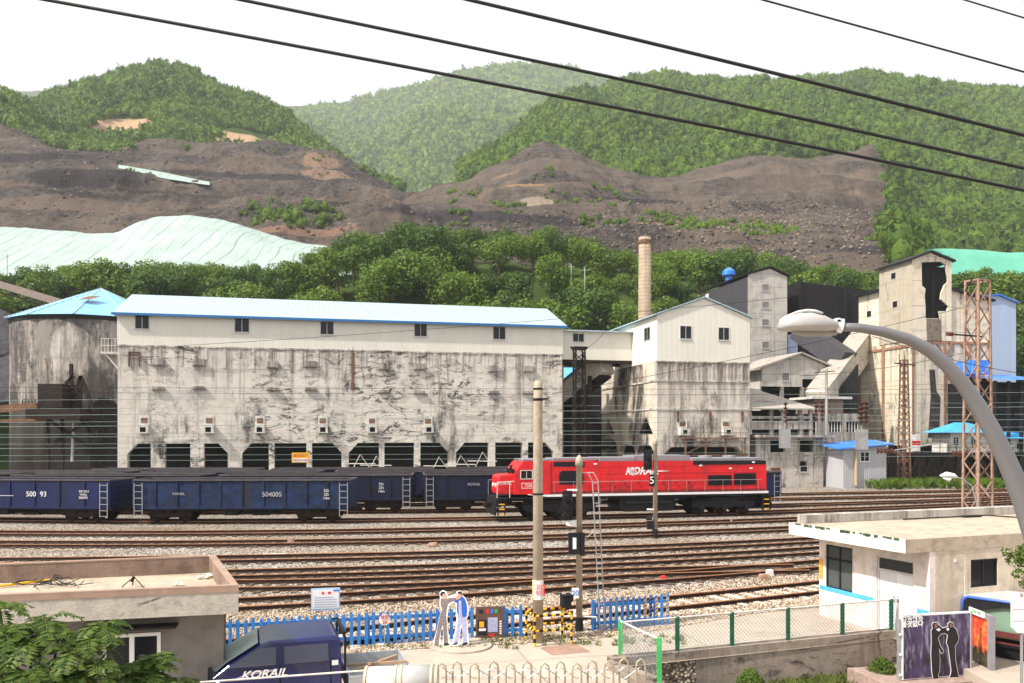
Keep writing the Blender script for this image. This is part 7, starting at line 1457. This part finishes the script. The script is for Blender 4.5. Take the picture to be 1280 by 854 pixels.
for t in (.0,.42,.5,.93,1.0): x = (g1.x-g0.x)*t; m.tube([(x-.02,.15*t,zc),(x+.025,.15*t,zc)], r_+.015, 28)
m.build('drum_rib', plain('cream rib',(.45,.40,.30),.5), dr); m = MB(); m.box(.1,.2,-.1,.1,0,zc); m.box(1.0,1.1,-.1,.2,0,zc); m.build('stand', M['steel'], dr)
root = empty('folding_gate', (at(560,545,15.6).x,15.6,0), 0, 'cream folding gate of arched bars along the bottom edge', 'gate')
arcs = [552,571,593,617,638,659,681,701,721,741,761,781,801]
gmat = plain('cream gate tube',(.40,.32,.23),.4,.2)
zt5 = at(0,829,15.6).z
for i,px in enumerate(arcs):
    x = at(px,0,15.6).x-root.location.x; h = zt5+(.0 if i<9 else .02*(i-8)); m = MB(); yy = .12 if i%2 else -.0
    m.tube([(x-.085,yy,.05),(x-.085,yy,h-.16),(x-.07,yy,h-.06),(x,yy,h),(x+.07,yy,h-.06),(x+.085,yy,h-.16),(x+.085,yy,.05)], .019, 8); m.build('arched_bar', gmat, root, True)
m = MB()
for i in range(len(arcs)-1):
    xa_ = at(arcs[i],0,15.6).x-root.location.x; xb_ = at(arcs[i+1],0,15.6).x-root.location.x
    for z in (.25,.65,1.0): m.tube([(xa_,.06,z),(xb_,.06,z+.22)],.009,5); m.tube([(xa_,.06,z+.22),(xb_,.06,z)],.009,5)
m.build('scissor_bars', M['steel'], root)
# ---------------------------------------------------------------- foliage close by
def pinnate(m, base, d, L_, up, npair=11, lw=.028, ll=.13):
    d = d.normalized(); side = d.cross(Vector((0,0,1))).normalized(); pts = []
    for i in range(9): t = i/8; pts.append(base+d*L_*t+Vector((0,0,up*L_*t-.75*L_*t*t)))
    m.mi = 0; m.tube(pts[::2], .004, 3, False)
    for i in range(1,npair+1):
        t = (i+.5)/(npair+1); k = t*8; j = min(7,int(k)); c = pts[j].lerp(pts[j+1],k-j); tan = (pts[j+1]-pts[j]).normalized()
        f = ll*(1-.55*abs(t-.45)); 
        for s_ in (-1,1):
            dd = (side*s_+tan*.35+Vector((0,0,random.uniform(-.35,.1)))).normalized(); e = c+dd*f; w = tan*lw*random.uniform(.8,1.2); mid = c+dd*f*.45
            m.add([c, mid+w+Vector((0,0,.006)), e, mid-w+Vector((0,0,.006))],[(0,1,2,3)])
def ailanthus(label, tips, base, ln=.55, nl=11):
    root = empty('ailanthus_tree', base, 0, label, 'tree'); m = MB(); tr = MB(); b0 = Vector(base)
    for px,py,Y in tips:
        q_ = at(px,py,Y)-b0; tr.tube([Vector((0,0,0)), q_*.5+Vector((0,0,.3)), q_], [.05,.03,.012], 6)
        for k in range(nl):
            a = k*2.399+random.random()*.5; el_ = random.uniform(.0,.75); d = Vector((math.cos(a),math.sin(a),0)); pinnate(m, q_+Vector((0,0,-.04*k/ nl)), d, ln*random.uniform(.75,1.15), el_, 10+random.randint(0,3), .027, .155)
    tr.build('trunk', M['bark'], root); m.build('crown', M['leafN'], root, recalc=False)
b1 = at(30,900,11); ailanthus('feathery leaved tree filling the lower left corner in front of the hut', [(8,785,11),(-12,830,10.6),(40,800,11),(75,790,11.3),(110,800,11.4),(25,840,10.6),(60,840,10.8),(95,845,11),(0,760,11.6),(125,782,11.6),(55,775,11.5),(90,815,11),(120,830,11.1),(-5,800,10.9),(45,860,10.5)], (b1.x,11,-.0), .42, 11)
b2 = at(180,900,11.6); ailanthus('smaller feathery leaved tree in front of the hut window', [(165,830,11.8),(190,840,11.8),(150,850,11.5),(178,862,11.5),(208,855,11.7),(195,822,12.0)], (b2.x,11.7,0), .36, 12)
b3 = at(238,900,12); ailanthus('single feathery sprig right of the hut window', [(224,852,12.1),(232,866,12.1)], (b3.x,12.1,0), .34, 8)
def leafball(name, label, c, r, n, mat, leaf=.03, cat='shrub', stems=True):
    root = empty(name, c, 0, label, cat); V, Fc = leafcloud([(0,0,r*.8,r*.8),(r*.4,0,r*.6,r*.55),(-r*.4,.1,r*.6,r*.55),(0,-.2,r*.5,r*.5),(0,.1,r*1.15,r*.5)], n, leaf, int(c[0]*10)); o = bigmesh('foliage', V, Fc, mat); o.parent = root
    m = MB(); 
    for k in range(5): a = k*1.26; m.tube([(0,0,-.1),(math.cos(a)*r*.5,math.sin(a)*r*.5,r*.8)],.012,5)
    m.build('stem', M['bark'], root); return root
c = at(1104,838,21.2); leafball('shrub','bright green rounded shrub left of the billboard',(c.x,c.y,-.75),.42,5000,M['leafN'],.025)
c = at(939,850,19.8); leafball('shrub','low green shrub at the foot of the retaining wall near the bottom edge',(c.x,c.y,-.55),.36,4000,M['leafN'],.025)
sp = empty('maple_tree', (at(1330,545,16).x,16,-1.2), 0, 'green leafy branch reaching in at the right edge', 'tree'); bl_ = []
for px,py,r_ in ((1258,690,.12),(1270,700,.18),(1284,690,.2),(1275,718,.14),(1282,730,.12),(1300,700,.4),(1320,720,.5),(1335,690,.6)): v = at(px,py,16)-sp.location; bl_.append((v.x,v.y,v.z,r_))
V, Fc = leafcloud(bl_, 5000, .035, 9); o = bigmesh('crown', V, Fc, M['leafN']); o.parent = sp; m = MB(); m.tube([(0,0,0),(0,0,2.5),bl_[5][:3]],[.08,.06,.02],7); m.tube([bl_[5][:3],bl_[1][:3],bl_[0][:3]],[.02,.012,.006],5); m.build('trunk', M['bark'], sp)
# weeds: stuff
def weeds(name, label, pts, h, mat, nb=14):
    m = MB()
    for x,y,z in pts:
        for k in range(nb):
            a = random.random()*6.28; l = h*random.uniform(.4,1.1); d = Vector((math.cos(a),math.sin(a),0)); w = Vector((-d.y,d.x,0))*.008*(1+h); b = Vector((x,y,z))+d*random.random()*.06; q_ = b+d*l*.3+Vector((0,0,l*.7)); e = b+d*l*.6+Vector((0,0,l))
            m.add([b-w,b+w,q_+w,e,q_-w],[(0,1,2,3,4)])
    o = m.build(name, mat, None, recalc=False); return tag(o, label, kind='stuff')
pts = []
for k in range(260): t = random.random(); x = 2.9+t*7.9; y = 20.1+(x-2.43)*.354-.1-random.random()**1.6*1.6; pts.append((x,y,-1.2+random.random()*.1))
weeds('weeds','dry and green weeds along the foot of the retaining wall', pts, .48, M['weed'], 14)
m = MB(); m.plate([[(2.6,19.6),(3.6,18.6),(5.5,17.5),(10.4,19.5),(10.9,22.5),(10.5,22.7)]],-1.24,-.95,'z'); tag(m.build('soil_bank', M['soil']), kind='structure')
pts = []
for k in range(160): q_ = gr(random.uniform(0,300),random.choice([700,706,712,664])+random.uniform(-1,1)); pts.append((q_.x,q_.y,0))
for k in range(130): q_ = gr(random.uniform(600,860),random.uniform(796,808)); pts.append((q_.x,q_.y,0))
for k in range(60): q_ = gr(random.uniform(270,650),812-random.uniform(0,3)-(0)*.05); pts.append((q_.x,q_.y,0))
weeds('grass_tufts','small grass tufts in the ballast and along the yard edge', pts, .12, M['weed'], 8)
pts = [(random.uniform(38,62), random.uniform(86,92), 0) for k in range(260)]
weeds('undergrowth','green undergrowth beneath the black trestle', pts, 1.1, M['leafA'], 18)
# loose ballast stones near the fence: stuff
N_ = 42000; x = rng.uniform(-9,16,N_); px = rng.uniform(255,1060,N_); Yb0 = np.interp(px,[200,268,430,560,650,740,835,940,1020],[20.5,21.1,21.6,22.2,22.6,23.1,24.3,26.3,27.3])
Y_ = Yb0-.35+rng.random(N_)**1.3*6.5; X_ = (px-CX)/F*Y_; r_ = .018+.024*rng.random(N_); v = IV[None]*r_[:,None,None]*rng.uniform(.6,1.25,(N_,12,1)); v[:,:,2] *= .7; v = v+np.stack([X_,Y_,.012+.02*rng.random(N_)],-1)[:,None,:]
o = bigmesh('loose_ballast', v.reshape(-1,3), (IF[None]+(np.arange(N_)*12)[:,None,None]).reshape(-1,3), None); o.data.materials.clear()
s = Sh('ballast stones', .95, 0, .1); g_ = s.t.nodes.new('ShaderNodeNewGeometry'); s.col(s.ramp(g_.outputs['Random Per Island'],[(0,(.13,.09,.065)),(.3,(.36,.27,.19)),(.7,(.52,.41,.30)),(1,(.68,.61,.54))])); o.data.materials.append(s.m); tag(o,'loose tan and grey ballast stones between the fence and the nearest tracks',kind='stuff')
# bits on the ballast
for px,py,c_,lb,sz in ((342,696,'offwhite','flat white slab lying between the rails at the left',(1.3,.5,.12)),(364,681,'rustpaint','small pinkish box on the ballast left of centre',(.35,.3,.35)),(541,683,'rustpaint','low brown lump on the ballast near the middle',(.5,.4,.18)),(829,727,'redp','small red lamp housing beside the merging tracks',(.22,.2,.22)),(962,721,'offwhite','white round stone on the ballast at the right',(.3,.3,.28)),(955,724,'rustpaint','brown lump beside the white stone on the ballast',(.45,.3,.2)),(936,662,'offwhite','long white strip lying in a track right of the small signal',(1.2,.3,.1)),(914,655,'steel','little grey stub post beside the first empty track',(.12,.12,.45))):
    g_ = gr(px,py); m = MB(); a,b,h = sz; m.add([(-a/2,-b/2,0),(a/2,-b/2,0),(a/2,b/2,0),(-a/2,b/2,0),(-a*.42,-b*.4,h),(a*.4,-b*.42,h*.93),(a*.42,b*.4,h),(-a*.38,b*.42,h*.9)],[(0,3,2,1),(4,5,6,7),(0,1,5,4),(1,2,6,5),(2,3,7,6),(3,0,4,7)])
    nm = {'offwhite':'white_block','rustpaint':'brown_block','redp':'red_lamp','steel':'stub_post'}[c_]
    o = m.build(nm, M[c_], bevel=.03); o.location = (g_.x,g_.y,0.015); tag(o, lb, nm.split('_')[1])
# ---------------------------------------------------------------- haze
m = MB(); m.box(-1700,1800,-20,2750,-2.3,620); hz = m.build('haze', []) if False else None
me = bpy.data.meshes.new('haze'); 
me.from_pydata([(x,y,z) for z in (-2.3,1080) for x,y in ((-2600,-20),(2600,-20),(2600,2800),(-2600,2800))],[],[(0,3,2,1),(4,5,6,7),(0,1,5,4),(1,2,6,5),(2,3,7,6),(3,0,4,7)])
hz = bpy.data.objects.new('haze', me); COL.objects.link(hz); hm = bpy.data.materials.new('haze'); hm.use_nodes = True; t = hm.node_tree; t.nodes.clear(); ou = t.nodes.new('ShaderNodeOutputMaterial'); pv = t.nodes.new('ShaderNodeVolumePrincipled'); pv.inputs['Color'].default_value = (.96,.98,1,1); pv.inputs['Density'].default_value = .00018; pv.inputs['Anisotropy'].default_value = 0; t.links.new(pv.outputs[0], ou.inputs['Volume']); me.materials.append(hm); tag(hz, kind='stuff')
